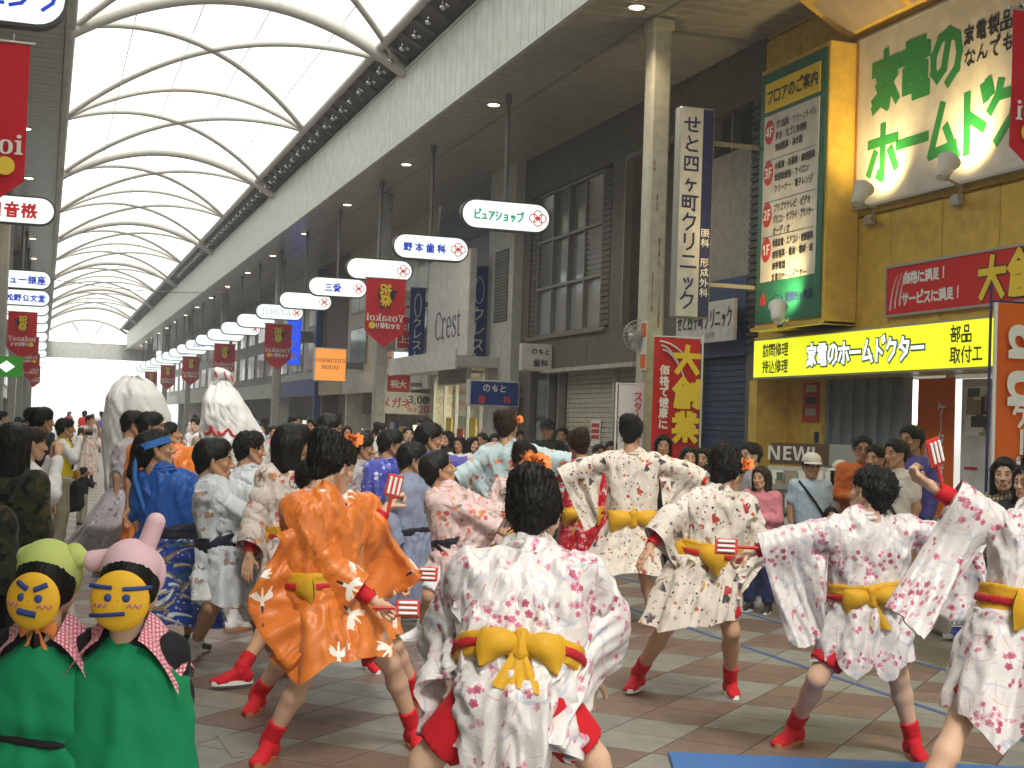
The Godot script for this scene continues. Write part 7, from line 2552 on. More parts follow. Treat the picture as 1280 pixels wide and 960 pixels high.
func skirt_mesh(J: Dictionary, low: float, flare: float, folds: int, seed_value: float, tails: Array = [], sway := Vector3.ZERO, hold := 0.6) -> MB:
	var k: float = J.k
	var up: Vector3 = (J.neck - J.hip).normalized()
	var waist: Vector3 = J.hip.lerp(J.neck, 0.27)
	var right: Vector3 = (J.pr - J.pl)
	right.y = 0
	right = right.normalized()
	var fwd := Vector3.UP.cross(right)
	var rows := []
	var n := 26
	var cols := 72
	for i in n + 1:
		var t := i / float(n)
		var lp: Vector3 = J.pl.lerp(J.kl, t * low * 1.15) if t * low * 1.15 < 1.0 else J.kl.lerp(J.al, t * low * 1.15 - 1.0)
		var rp: Vector3 = J.pr.lerp(J.kr, t * low * 1.15) if t * low * 1.15 < 1.0 else J.kr.lerp(J.ar, t * low * 1.15 - 1.0)
		var body_at: Vector3 = waist.lerp(J.hip - Vector3(0, 0.05, 0), minf(1.0, t * 3.0))
		var c: Vector3 = body_at.lerp((lp + rp) * 0.5, smoothstep(0.15, 1.0, t))
		var y := lerpf(waist.y, minf(lp.y, rp.y) * 0.5 + (lp.y + rp.y) * 0.25, t)
		c.y = y
		var row := []
		for q in cols + 1:
			var a := TAU * q / cols
			var dir := right * cos(a) + fwd * sin(a)
			var base := sqrt(pow(0.152 * k * cos(a), 2) + pow(0.125 * k * sin(a), 2)) + 0.02
			var rad := base * lerpf(0.98, 1.12, minf(1.0, t * 2.0))
			for leg in [lp, rp]:
				var e: float = (leg - c).dot(dir) + lerpf(0.105, 0.085, t) * k + 0.02
				rad = maxf(rad, lerpf(rad, e, hold)) if t > 0.02 else rad
			rad += flare * t * t
			var ph := a * folds + seed_value
			var f := (0.046 * (0.6 - absf(sin(ph * 0.5 + 0.7 * sin(a * 2.0) + 0.5 * t))) + 0.014 * sin(ph * 1.73 + 2.0) + 0.009 * sin(ph * 3.1 + t * 4.0)) * smoothstep(0.03, 0.9, t)
			f += 0.022 * wrinkle.get_noise_3d(cos(a) * 2.5, t * 3.0 + seed_value, sin(a) * 2.5) - 0.03 * absf(wrinkle.get_noise_3d(cos(a) * 4.0 + t * 1.5, t * 1.2, sin(a) * 4.0 + seed_value)) * (0.3 + 0.7 * t)
			f -= 0.018 * smoothstep(0.10, 0.0, t)
			var extra := 0.02 * sin(a * 3.0 + seed_value)
			for tail in tails:
				var da := absf(wrapf(a - deg_to_rad(tail[0]), -PI, PI))
				extra += tail[1] * maxf(0.0, 1.0 - da / deg_to_rad(tail[2]))
			row.append(c + dir * (rad + f) + Vector3(0, -extra * t * t, 0) + sway * t * t)
		rows.append(row)
	var m := MB.new()
	m.sheet(rows, true)
	return m

func collar_mesh(J: Dictionary, o: Dictionary) -> MB:
	var k: float = J.k
	var up: Vector3 = (J.neck - J.hip).normalized()
	var f := frame_along(up, o.chest)
	var m := MB.new()
	for layer in 2:
		var pts := []
		var rad := []
		for i in 21:
			var a := TAU * i / 20.0
			var low: float = -0.10 * maxf(0.0, sin(a)) * maxf(0.0, sin(a))
			pts.append(J.neck + f.x * cos(a) * (0.068 + 0.01 * layer) * k + f.z * sin(a) * (0.07 + 0.012 * layer) * k + f.y * (low + 0.018 - 0.02 * layer))
			rad.append(0.013 * k)
		m.tube(pts, rad, 6, false)
	return m

func leg_cover(J: Dictionary, from: float, to: float, ra: float, rb: float, cell := 0.015, amp := 0.0, scale_n := Vector3(10, 10, 10), pelvis := true) -> MB:
	var k: float = J.k
	var m := MB.new()
	for s in ["l", "r"]:
		var b := PackedFloat32Array()
		var p: Vector3 = J["p" + s]
		var kn: Vector3 = J["k" + s]
		var an: Vector3 = J["a" + s]
		var end := p.lerp(kn, to) if to <= 1.0 else kn.lerp(an, to - 1.0)
		var dir := (kn - p).normalized() if to <= 1.0 else (an - kn).normalized()
		if to <= 1.0:
			bone(b, p, end + dir * 0.05, ra * k, rb * k)
		else:
			bone(b, p, kn, ra * k, lerpf(ra, rb, 0.55) * k)
			bone(b, kn, end + dir * 0.05, lerpf(ra, rb, 0.55) * k, rb * k)
		if pelvis:
			bone(b, J.hip, p, 0.115 * k, ra * k * 1.05)
			bone(b, J.hip + (J.neck - J.hip).normalized() * 0.1, J.hip, 0.11 * k, 0.12 * k)
		m.add(net(b, cell, 0.03, [Plane(dir, dir.dot(end))], PackedFloat32Array(), amp, scale_n, 5.0 if s == "l" else 11.0))
	return m

func foot_frame(J: Dictionary, s: String) -> Transform3D:
	var k: float = J.k
	var a: Vector3 = J["a" + s]
	var z: Vector3 = J["t" + s] - a
	var tilt := clampf(z.y + 0.055, -0.12, 0.12)
	z.y = tilt
	z = z.normalized()
	var x := Vector3.UP.cross(z).normalized()
	var f := Basis(x, z.cross(x), z)
	return Transform3D(f.scaled_local(Vector3.ONE * k), a - f.y * 0.085 * k)

func sock_mesh(J: Dictionary, s: String, high := 0.3) -> MB:
	var m := MB.new()
	m.add(FOOT, foot_frame(J, s))
	var b := PackedFloat32Array()
	var a: Vector3 = J["a" + s]
	var c: Vector3 = a.lerp(J["k" + s], high)
	var dir := (c - a).normalized()
	bone(b, a - dir * 0.02, c + dir * 0.03, 0.041 * J.k, 0.047 * J.k)
	m.add(net(b, 0.0105, 0.01, [Plane(dir, dir.dot(c))], PackedFloat32Array(), 0.004, Vector3(20, 60, 20)))
	return m

func flower_ornament(J: Dictionary, o: Dictionary, at: Vector3, petals: int) -> MB:
	var hb := frame_along(o.head_up, o.face)
	var m := MB.new()
	var r := RandomNumberGenerator.new()
	r.seed = 5
	for k in petals:
		var p: Vector3 = J.head + hb * (at + Vector3(r.randf_range(-0.045, 0.045), r.randf_range(-0.015, 0.025), r.randf_range(-0.03, 0.03)))
		var t := Basis(Vector3(r.randf(), r.randf(), r.randf()).normalized(), r.randf() * TAU)
		for j in 6:
			var rows := []
			for i in 4:
				var v := i / 3.0
				var row := []
				for q in 3:
					var u := q - 1.0
					row.append(p + t * (Basis(Vector3.UP, TAU * j / 6) * Vector3(u * 0.011 * sin(PI * (0.15 + 0.7 * v)), 0.012 * v * v + 0.003 * absf(u), 0.003 + 0.026 * v)))
				rows.append(row)
			m.sheet(rows)
	return m

# a wooden clapper of festival dancers: paddle with three small hammers
func clapper(at: Vector3, along: Vector3, face: Vector3, label: String, red_body := true) -> void:
	var f := frame_along(along, face)
	var o := thing("dance_clapper", label, "clapper", at, "wooden clappers in the dancers' hands", f)
	var m := MB.new()
	m.soft_box(Vector3(0, 0.10, 0), Vector3(0.078, 0.11, 0.012), 0.004)
	part(o, "board", m, M.clapper_red)
	m = MB.new()
	m.tube([Vector3(0, -0.06, 0), Vector3(0, 0.05, 0)], [0.009, 0.008], 8)
	part(o, "handle", m, M.clapper_red)
	for k in 3:
		var h := MB.new()
		h.soft_box(Vector3(-0.024 + 0.024 * k, 0.10, 0.012), Vector3(0.013, 0.085, 0.01), 0.003)
		h.soft_box(Vector3(-0.024 + 0.024 * k, 0.10, -0.012), Vector3(0.013, 0.085, 0.01), 0.003)
		part(o, "hammer", h, M.white_ink)

# ---------------------------------------------------------------- a whole figure
# c: print (material), sash, bow, shorts, socks, sole, sleeves {l: [hang, depth, seed, sway], r: ...}, skirt [low, flare, folds, seed, tails, sway]
func dancer(label: String, group: String, J0: Dictionary, o: Dictionary, c: Dictionary) -> Node3D:
	var mid: Vector3 = J0.hip
	var base := Vector3(mid.x, 0, mid.z)
	var J := placed(J0, -base)
	for q in ["neck", "hip", "head", "sl", "sr", "el", "er", "wl", "wr", "pl", "pr", "kl", "kr", "al", "ar", "tl", "tr"]:
		assert(J.has(q))
	var t := thing("person", label, "person", base, group)
	var k: float = J.k
	var far := (base - EYE).length()
	coarse = 1.0 if far < 9.0 else (1.25 if far < 11.0 else 1.55)
	if not o.has("head_up"): o.head_up = (J.head - J.neck).normalized().lerp(Vector3.UP, 0.4)
	if not o.has("chest"): o.chest = flat_dir(o.get("facing", 0.0))
	if not o.has("face"): o.face = o.chest
	part(t, "body", body_mesh(J, o), M["skin_%d" % o.get("skin", 0)])
	var hb := frame_along(o.head_up, o.face)
	var hair := part(t, "hair", HAIR[o.get("hair", "short")].mesh(), M[o.get("hair_tone", "hair")], Transform3D(hb.scaled_local(Vector3.ONE * k * o.get("head_size", 1.0)), J.head))
	if o.has("flower"):
		part(hair, "hair_flower", flower_ornament(J, o, o.flower, 12), M.flower_orange, hair.transform.affine_inverse())
	if c.has("robe"):
		part(t, "robe", robe_mesh(J, c.get("seed", 1.0), c.get("amp", 0.021)), c.robe)
		part(t, "collar", collar_mesh(J, o), c.get("collar", c.robe))
	if c.has("sash"):
		part(t, "sash", sash_mesh(J, c.get("sash_half", 0.062)), c.sash)
	if c.has("cord"):
		part(t, "sash_cord", sash_mesh(J, 0.016, 0.036), c.cord)
	if c.has("bow"):
		var up: Vector3 = (J.neck - J.hip).normalized()
		var w: Vector3 = J.hip.lerp(J.neck, 0.27)
		var out_dir: Vector3 = -o.chest
		out_dir = (out_dir - up * out_dir.dot(up)).normalized()
		part(t, "bow", BOW.mesh(), c.bow, Transform3D(frame_along(up, out_dir).scaled_local(Vector3.ONE * k * c.get("bow_size", 1.0)), w + out_dir * 0.125 * k))
	for s in ["l", "r"]:
		if c.has("sleeve_" + s):
			var q: Array = c["sleeve_" + s]
			part(t, "sleeve", sleeve_mesh(J["s" + s], J["e" + s], J["w" + s], q[0], q[1], q[2], q[3] if q.size() > 3 else 0.8, 0.2, q[4] if q.size() > 4 else Vector3.ZERO, k), c.robe)
		if c.has("cuff"):
			var m := MB.new()
			var e: Vector3 = J["e" + s]
			var w2: Vector3 = J["w" + s]
			m.tube([e.lerp(w2, 0.62), e.lerp(w2, 0.8), e.lerp(w2, 0.98)], [0.038 * k, 0.036 * k, 0.034 * k], 14, false)
			part(t, "wristband", m, c.cuff)
	if c.has("skirt"):
		var q: Array = c.skirt
		part(t, "skirt", skirt_mesh(J, q[0], q[1], q[2], q[3], q[4] if q.size() > 4 else [], q[5] if q.size() > 5 else Vector3.ZERO, c.get("hold", 0.6)), c.get("skirt_print", c.robe))
	if c.has("shorts"):
		part(t, "shorts", leg_cover(J, 0.0, c.get("shorts_to", 0.78), 0.098, 0.078, 0.0145), c.shorts)
	if c.has("shirt"):
		part(t, "shirt", shirt_mesh(J, c.get("sleeve_to", 1.9), c.get("seed", 1.0), c.get("loose", 0.0)), c.shirt)
	if c.has("trousers"):
		part(t, "trousers", leg_cover(J, 0.0, c.get("trousers_to", 1.93), 0.1, 0.066, 0.016, 0.012, Vector3(14, 9, 14)), c.trousers)
	for s in ["l", "r"]:
		if c.has("socks"):
			var so := part(t, "sock", sock_mesh(J, s, c.get("sock_high", 0.3)), c.socks)
			if c.has("sole"):
				part(so, "sole", SOLE.mesh(), c.sole, foot_frame(J, s))
		elif c.has("shoes"):
			var sh := part(t, "shoe", FOOT.mesh(), c.shoes, foot_frame(J, s))
			part(sh, "sole", SOLE.mesh(), c.get("sole", M.white_ink))
		else:
			var ft := part(t, "foot", FOOT.mesh(), M["skin_%d" % o.get("skin", 0)], foot_frame(J, s))
	coarse = 1.0
	return t

func shirt_mesh(J: Dictionary, to: float, seed_value: float, loose: float) -> MB:
	var k: float = J.k
	var b := torso_bones(J, 0.004 + loose)
	bone(b, J.hip + (J.neck - J.hip).normalized() * 0.02, J.hip.lerp(J.neck, 0.3), 0.125 * k + loose, 0.11 * k + loose)
	bone(b, J.sl, J.sr, 0.058 * k, 0.058 * k)
	bone(b, J.neck - (J.neck - J.hip).normalized() * 0.05, J.neck - (J.neck - J.hip).normalized() * 0.015, 0.08 * k, 0.064 * k)
	var planes := []
	for s in ["l", "r"]:
		var S: Vector3 = J["s" + s]
		var E: Vector3 = J["e" + s]
		var W: Vector3 = J["w" + s]
		if to <= 1.0:
			bone(b, S, S.lerp(E, to), 0.064 * k, 0.06 * k)
		else:
			bone(b, S, E, 0.062 * k, 0.052 * k + loose * 0.3)
			bone(b, E, E.lerp(W, to - 1.0), 0.052 * k + loose * 0.3, 0.04 * k + loose * 0.3)
	return net(b, 0.0155, 0.04, [], PackedFloat32Array(), 0.011, Vector3(7, 4, 7), seed_value, true)

# ---------------------------------------------------------------- the people
func people_materials() -> void:
	M.clapper_red = plain(lin(0.55, 0.03, 0.03), 0.4)
	M.flower_orange = cloth(lin(0.80, 0.24, 0.07), 0.7)
	M.sash_gold = cloth(lin(0.60, 0.33, 0.02), 0.5, null, 1.0, 0.4)
	M.sash_red = cloth(lin(0.45, 0.02, 0.03), 0.6)
	M.sash_black = cloth(lin(0.02, 0.02, 0.035), 0.5)
	M.cloth_red = cloth(lin(0.56, 0.014, 0.024), 0.7)
	M.cloth_white = cloth(lin(0.70, 0.70, 0.72), 0.75)
	M.cloth_cream = cloth(lin(0.66, 0.62, 0.55), 0.75)
	M.cloth_black = cloth(lin(0.018, 0.018, 0.02), 0.8)
	M.cloth_navy = cloth(lin(0.02, 0.03, 0.09), 0.8)
	M.cloth_blue = cloth(lin(0.02, 0.09, 0.36), 0.38, null, 1.0, 0.4)
	M.cloth_bluegrey = cloth(lin(0.22, 0.26, 0.38), 0.6)
	M.cloth_purple = cloth(lin(0.10, 0.09, 0.36), 0.6)
	M.cloth_green = cloth(lin(0.008, 0.25, 0.10), 0.75)
	M.cloth_pink = cloth(lin(0.76, 0.38, 0.48), 0.8)
	M.cloth_lime = cloth(lin(0.52, 0.60, 0.18), 0.8)
	M.cloth_yellow = cloth(lin(0.75, 0.60, 0.02), 0.75)
	M.cloth_khaki = cloth(lin(0.30, 0.27, 0.20), 0.85)
	M.cloth_grey = cloth(lin(0.30, 0.32, 0.34), 0.8)
	M.cloth_lightblue = cloth(lin(0.42, 0.52, 0.62), 0.75)
	M.cloth_orange = cloth(lin(0.58, 0.14, 0.03), 0.75)
	M.cloth_brown = cloth(lin(0.16, 0.09, 0.05), 0.8)
	M.cloth_denim = cloth(lin(0.06, 0.10, 0.20), 0.85)
	M.cloth_rose = cloth(lin(0.60, 0.22, 0.26), 0.8)
	M.mask_yellow = plain(lin(0.85, 0.47, 0.015), 0.6)
	M.sole_tan = plain(lin(0.40, 0.15, 0.05), 0.7)
	M.cloth_pink_pale = cloth(lin(0.78, 0.52, 0.58), 0.85)
	M.blue_mark = plain(lin(0.02, 0.05, 0.24), 0.6)
	M.pouch = cloth(lin(0.45, 0.24, 0.04), 0.7)
	M.leather = plain(lin(0.03, 0.025, 0.02), 0.4)

func build_people() -> void:
	people_materials()
	make_shapes()
	var lead := "dancers in short festival robes"
	var red := {"sash": M.sash_gold, "cord": M.sash_red, "bow": M.sash_gold, "shorts": M.cloth_red, "socks": M.cloth_red, "sole": M.sole_tan, "cuff": M.cloth_red}
	var down := Vector3.DOWN

	# the dancer nearest the camera, seen from behind in a wide crouch
	var J := posed({"d": 4.55, "head": [668, 644, 0.14], "neck": [662, 690, 0.08], "sl": [592, 716, 0.02], "sr": [728, 724, 0.02], "hip": [643, 872, -0.14],
		"el": [562, 768, 0.5], "wl": [545, 830, 0.9], "er": [760, 770, 0.4], "wr": [742, 838, 0.9], "kl": [531, 952, 0.35], "kr": [742, 950, 0.35], "al": [470, 1112], "ar": [800, 1118], "facing": 0})
	dancer("woman in white blossom robe crouching with her back turned, large yellow bow", lead, J, {"hair": "updo", "flower": Vector3(0.02, 0.165, -0.02), "facing": 0, "skin": 2, "face": flat_dir(15) + Vector3(0, -0.35, 0)},
		merged(red, {"robe": M.print_cherry, "seed": 2.0, "amp": 0.0266, "sash_half": 0.04, "bow_size": 0.78, "sleeve_l": [Vector3(-0.25, -1, 0.1), 0.30, 1.0, 0.75, Vector3(-0.1, 0, 0.05)], "sleeve_r": [Vector3(-0.45, -1, 0.4), 0.46, 4.0, 0.7, Vector3(-0.05, -0.1, 0.05)],
		"hold": 0.08, "skirt": [0.66, 0.0, 6, 1.0, [[235, 0.16, 26], [292, 0.20, 24]], Vector3(0, 0, 0.03)]}))

	# the orange dancer in a lunge
	J = posed({"d": 6.55, "head": [416, 583, 0.06], "neck": [402, 618], "sl": [372, 638, -0.06], "sr": [440, 636, 0.12], "hip": [404, 768],
		"el": [410, 708, -0.7], "wl": [466, 750, -0.2], "er": [458, 672, 0.5], "wr": [480, 640, 0.2], "kl": [378, 846, -0.3], "al": [337, 926], "tl": [324, 949], "kr": [488, 828, 0.3], "ar": [517, 911], "tr": [530, 936], "facing": 50})
	dancer("woman in shiny orange crane robe lunging, with orange flowers in tousled black hair", lead, J, {"hair": "updo", "flower": Vector3(-0.02, 0.135, 0.05), "facing": 50, "skin": 2, "face": flat_dir(45), "head_size": 1.05, "hand_l": "grip", "hand_r": "grip", "palm_l": Vector3(0, 0, 1)},
		merged(red, {"robe": M.print_cranes, "collar": M.cloth_white, "seed": 8.0, "amp": 0.0252, "bow_size": 0.85, "sleeve_l": [Vector3(-0.25, -1, 0.15), 0.40, 2.0, 0.7, Vector3(-0.15, 0, 0.05)], "sleeve_r": [Vector3(0.1, -1, 0), 0.36, 6.0, 0.7],
		"hold": 0.5, "skirt": [0.55, 0.03, 5, 3.0, [[200, 0.12, 40], [270, 0.05, 40]], Vector3(-0.04, 0, 0.03)]}))
	clapper(J.wl + Vector3(0.05, -0.03, 0.05), flat_dir(85), Vector3(0, 0.3, 1), "red clapper with white hammers in the low hand of the orange lunging woman")
	clapper(J.wr + Vector3(0.02, 0.03, 0.02), Vector3(0.2, 1, 0), Vector3(0, 0, 1), "red clapper with white hammers in the raised hand of the orange lunging woman")

	# the blossom dancer on the right, arms spread
	J = posed({"d": 6.9, "head": [1089, 617, 0.02], "neck": [1078, 646], "sl": [1046, 664, -0.03], "sr": [1128, 664, 0.03], "hip": [1086, 776],
		"el": [992, 675, -0.2], "wl": [944, 689, 0.0], "er": [1186, 672, 0.2], "wr": [1228, 660, 0.2], "kl": [1021, 848, -0.2], "al": [993, 908], "tl": [962, 930], "kr": [1123, 846, 0.25], "ar": [1141, 924], "tr": [1152, 946], "facing": 5})
	dancer("woman in white blossom robe with red socks, arms spread beside the blue mat", lead, J, {"hair": "spiky", "facing": 5, "skin": 2, "face": flat_dir(-40), "hand_l": "grip"},
		merged(red, {"robe": M.print_cherry, "seed": 5.0, "amp": 0.0224, "bow_size": 0.8, "sleeve_l": [Vector3(-0.05, -1, 0.05), 0.46, 3.0, 0.85, Vector3(0.0, 0, 0.1)], "sleeve_r": [down, 0.40, 9.0, 0.8],
		"hold": 0.45, "skirt": [0.56, 0.02, 6, 5.0, [[240, 0.10, 30], [290, 0.07, 25]]]}))
	clapper(J.wl + Vector3(-0.06, 0.02, 0.03), flat_dir(-80), Vector3(0, 0.3, 1), "red clapper with white hammers held out by the blossom robed woman with spread arms")

	# the blossom dancer cut by the edge of the picture
	J = posed({"d": 5.6, "head": [1306, 596, 0.05], "neck": [1298, 640], "sl": [1262, 668, -0.05], "sr": [1360, 690, 0.05], "hip": [1274, 800, -0.05],
		"el": [1219, 640, -0.35], "wl": [1172, 612, -0.1], "er": [1380, 745, 0.2], "wr": [1400, 800, 0.2], "kl": [1200, 900, -0.35], "al": [1132, 1040], "kr": [1312, 930, 0.3], "ar": [1345, 1075], "facing": -20})
	dancer("woman in white blossom robe raising a red sleeved arm, close by the orange banner", lead, J, {"hair": "updo", "facing": -20, "skin": 2, "hand_l": "grip", "palm_l": Vector3(1, 0, 0.3)},
		merged(red, {"robe": M.print_cherry, "seed": 9.0, "amp": 0.0252, "sleeve_l": [Vector3(-0.42, -1, 0.05), 0.50, 5.5, 0.62, Vector3(-0.15, 0, 0.1)], "sleeve_r": [down, 0.4, 2.0, 0.8],
		"hold": 0.5, "skirt": [0.66, 0.03, 6, 2.0, [[230, 0.10, 30]]]}))
	clapper(J.wl + Vector3(-0.01, 0.05, 0.03), Vector3(-0.3, 1, 0), Vector3(0.3, 0, 1), "pink red clapper raised high by the woman with the red sleeve")

	# two dancers in cream robes with small motifs
	J = posed({"d": 8.1, "head": [910, 592, 0.03], "neck": [900, 616], "sl": [872, 629, -0.05], "sr": [930, 634, 0.06], "hip": [880, 718],
		"el": [836, 648, -0.3], "wl": [815, 680, -0.3], "er": [946, 672, 0.1], "wr": [960, 700, 0.4], "kl": [832, 784, -0.2], "al": [797, 843, 0.1], "tl": [770, 868], "kr": [914, 789, 0.2], "ar": [913, 850], "tr": [924, 873], "facing": 35})
	dancer("woman in cream robe with small dark motifs lunging in red white soled shoes", lead, J, {"hair": "updo", "flower": Vector3(-0.08, 0.06, 0.02), "facing": 35, "skin": 0, "face": flat_dir(50)},
		merged(red, {"robe": M.print_fans, "sole": M.white_ink, "seed": 12.0, "amp": 0.0224, "sleeve_l": [Vector3(-0.1, -1, 0.05), 0.40, 7.0, 0.8, Vector3(-0.1, 0, 0)], "sleeve_r": [Vector3(0.05, -1, 0), 0.34, 3.3, 0.8],
		"hold": 0.5, "skirt": [0.70, 0.04, 6, 7.0, [[200, 0.08, 40]], Vector3(-0.06, 0, 0)]}))
	J = posed({"d": 11.5, "head": [790, 541, 0.0], "neck": [790, 566], "sl": [760, 575, 0.0], "sr": [822, 578, 0.0], "hip": [790, 676],
		"el": [726, 584, -0.2], "wl": [697, 600, -0.1], "er": [858, 588, 0.1], "wr": [882, 603, 0.1], "kl": [757, 722, -0.2], "al": [738, 768], "kr": [806, 720, 0.2], "ar": [816, 768], "facing": 0})
	dancer("woman in cream robe with small dark motifs, arms stretched wide before the red standing banner", lead, J, {"hair": "updo", "facing": 0, "skin": 0, "face": flat_dir(25)},
		merged(red, {"robe": M.print_fans, "seed": 15.0, "amp": 0.0210, "bow_size": 1.15, "sleeve_l": [Vector3(0.05, -1, 0), 0.44, 2.2, 0.85], "sleeve_r": [Vector3(-0.1, -1, 0), 0.42, 8.0, 0.8, Vector3(-0.1, 0, 0)],
		"skirt": [0.74, 0.10, 7, 2.0, [[200, 0.06, 30]], Vector3(-0.05, 0, 0)]}))

	# man in a pink robe leaning back
	J = posed({"d": 10.1, "k": 1.06, "head": [548, 588, 0.0], "neck": [559, 610], "sl": [543, 625, -0.14], "sr": [582, 627, 0.14], "hip": [575, 700],
		"el": [606, 650, -0.35], "wl": [632, 668, -0.2], "er": [615, 640, 0.3], "wr": [645, 648, 0.2], "kl": [537, 745, -0.25], "al": [528, 784], "tl": [512, 795], "kr": [612, 748, 0.3], "ar": [640, 800], "facing": 80})
	dancer("man in pale pink flowered robe leaning back, black sash and white shorts", lead, J, {"hair": "crop", "facing": 80, "skin": 1, "face": flat_dir(80) + Vector3(0, 0.55, 0), "head_up": Vector3(-0.35, 1, 0), "hand_l": "grip"},
		{"robe": M.print_peony, "seed": 4.0, "amp": 0.0224, "sash": M.sash_black, "sash_half": 0.045, "bow": M.sash_black, "bow_size": 0.6, "sleeve_l": [Vector3(-0.1, -1, 0), 0.24, 3.0, 0.75], "sleeve_r": [down, 0.24, 5.0, 0.75], "skirt": [0.45, 0.03, 6, 4.0], "shorts": M.cloth_white, "shorts_to": 0.92, "socks": M.cloth_white, "sole": M.white_ink, "sock_high": 0.2})

	# man in a grey robe with white shorts, striding left
	J = posed({"d": 8.7, "k": 1.06, "head": [268, 576, 0.0], "neck": [266, 602], "sl": [260, 616, -0.15], "sr": [290, 616, 0.15], "hip": [282, 704],
		"el": [312, 650, -0.25], "wl": [338, 640, -0.1], "er": [328, 626, 0.3], "wr": [356, 619, 0.1], "kl": [264, 758, -0.25], "al": [243, 806], "tl": [228, 825], "kr": [322, 772, 0.3], "ar": [350, 826], "facing": 78})
	dancer("man in pale grey patterned robe and white knee shorts reaching forward", lead, J, {"hair": "crop", "facing": 78, "skin": 1, "face": flat_dir(85), "hand_l": "grip", "hand_r": "open"},
		{"robe": M.print_grey, "seed": 6.0, "amp": 0.0224, "sash": M.sash_black, "sash_half": 0.05, "bow": M.sash_black, "bow_size": 0.5, "cuff": M.cloth_white, "sleeve_l": [Vector3(-0.05, -1, 0), 0.20, 1.0, 0.6], "sleeve_r": [down, 0.2, 2.0, 0.6], "skirt": [0.6, 0.04, 6, 9.0], "shorts": M.cloth_white, "shorts_to": 0.98, "socks": M.cloth_white, "sole": M.sole_tan, "sock_high": 0.22})
	clapper(J.wl + Vector3(0.03, 0.0, 0.04), flat_dir(80) + Vector3(0, -0.3, 0), Vector3(0, 0.4, 1), "red and white clapper in the hand of the man in the pale grey robe")

	# man in a blue satin coat
	J = posed({"d": 9.3, "k": 1.08, "head": [194, 564, 0.0], "neck": [204, 588], "sl": [182, 606, 0.0], "sr": [236, 606, 0.05], "hip": [218, 700],
		"el": [174, 652, 0.2], "wl": [182, 698, 0.3], "er": [251, 652, 0.1], "wr": [262, 700, 0.2], "facing": 25})
	dancer("person in blue satin coat with a blue headband and wave patterned skirt", lead, J, {"hair": "tail", "facing": 25, "skin": 1, "face": flat_dir(70)},
		{"robe": M.cloth_blue, "seed": 7.0, "amp": 0.0280, "sash": M.sash_black, "sash_half": 0.075, "sleeve_l": [Vector3(0.0, -1, 0), 0.22, 3.0, 0.7], "sleeve_r": [Vector3(0.2, -1, 0), 0.22, 6.0, 0.7], "skirt": [1.35, 0.12, 8, 3.0], "skirt_print": M.print_waves, "shoes": M.leather})
	headband(J, flat_dir(70), "blue")

	# person in a silver robe walking behind
	J = posed({"d": 13.4, "head": [167, 531, 0.0], "neck": [163, 552], "sl": [153, 562, -0.12], "sr": [172, 562, 0.12], "hip": [158, 628], "kl": [146, 664, -0.3], "al": [123, 704], "tl": [118, 716], "kr": [178, 668, 0.3], "ar": [192, 700], "facing": 85})
	dancer("person in long silver grey robe striding beside the photographer", lead, J, {"hair": "short", "facing": 85, "skin": 1, "face": flat_dir(80)},
		{"robe": M.print_silver, "seed": 3.0, "amp": 0.0210, "sash": M.print_silver, "sleeve_l": [down, 0.22, 3.0, 0.7], "sleeve_r": [down, 0.22, 5.0, 0.7], "skirt": [1.15, 0.12, 5, 3.0, [[180, 0.05, 60]], Vector3(-0.22, 0, 0)], "socks": M.cloth_white, "sole": M.sole_tan})

	# cream robe with cart motifs, half hidden
	J = posed({"d": 8.5, "head": [366, 557, 0.0], "neck": [362, 584], "sl": [337, 597, -0.05], "sr": [392, 597, 0.05], "hip": [372, 696],
		"el": [318, 648, -0.3], "wl": [312, 690, -0.3], "er": [412, 645, 0.3], "wr": [440, 655, 0.1], "kl": [336, 776, -0.2], "al": [302, 836, 0.11], "tl": [274, 850], "kr": [438, 764, 0.3], "ar": [462, 820], "tr": [482, 842], "facing": 30})
	dancer("woman with chin length black hair in cream robe with red and cart wheel motifs", lead, J, {"hair": "bob", "facing": 30, "skin": 0, "face": flat_dir(60)},
		merged(red, {"robe": M.print_cart, "sole": M.white_ink, "seed": 22.0, "amp": 0.0210, "sleeve_l": [Vector3(0.12, -1, 0.05), 0.5, 2.0, 0.9], "sleeve_r": [down, 0.4, 4.0, 0.8], "skirt": [0.85, 0.06, 6, 2.0]}))
	clapper(J.wr + Vector3(0.05, 0, 0.02), flat_dir(90), Vector3(0, 0.3, 1), "red clapper with white hammers held out by the cream robed woman with bobbed hair")

	# second orange dancer, behind the first
	J = posed({"d": 7.6, "head": [398, 602, 0.1], "neck": [412, 628], "sl": [402, 640, -0.05], "sr": [458, 634, 0.1], "hip": [424, 756],
		"el": [385, 690, -0.2], "wl": [378, 735, 0.0], "er": [478, 684, 0.2], "wr": [499, 716, 0.1], "kl": [362, 812, -0.3], "al": [322, 868], "tl": [311, 888], "kr": [492, 806, 0.3], "ar": [518, 860], "tr": [535, 879], "facing": 45})
	dancer("woman in orange robe half hidden behind the orange lunging woman", lead, J, {"hair": "short", "facing": 45, "skin": 2, "hand_r": "grip"},
		merged(red, {"robe": M.print_cranes, "seed": 18.0, "sleeve_l": [Vector3(-0.2, -1, 0), 0.35, 5.0, 0.75], "sleeve_r": [Vector3(0.0, -1, 0), 0.22, 8.0, 0.8], "skirt": [0.66, 0.05, 5, 6.0, [[200, 0.1, 40]]]}))
	clapper(J.wr + Vector3(0.05, 0, 0.03), flat_dir(95), Vector3(0, 0.3, 1), "red clapper with white hammers in the hand of the half hidden orange robed woman")

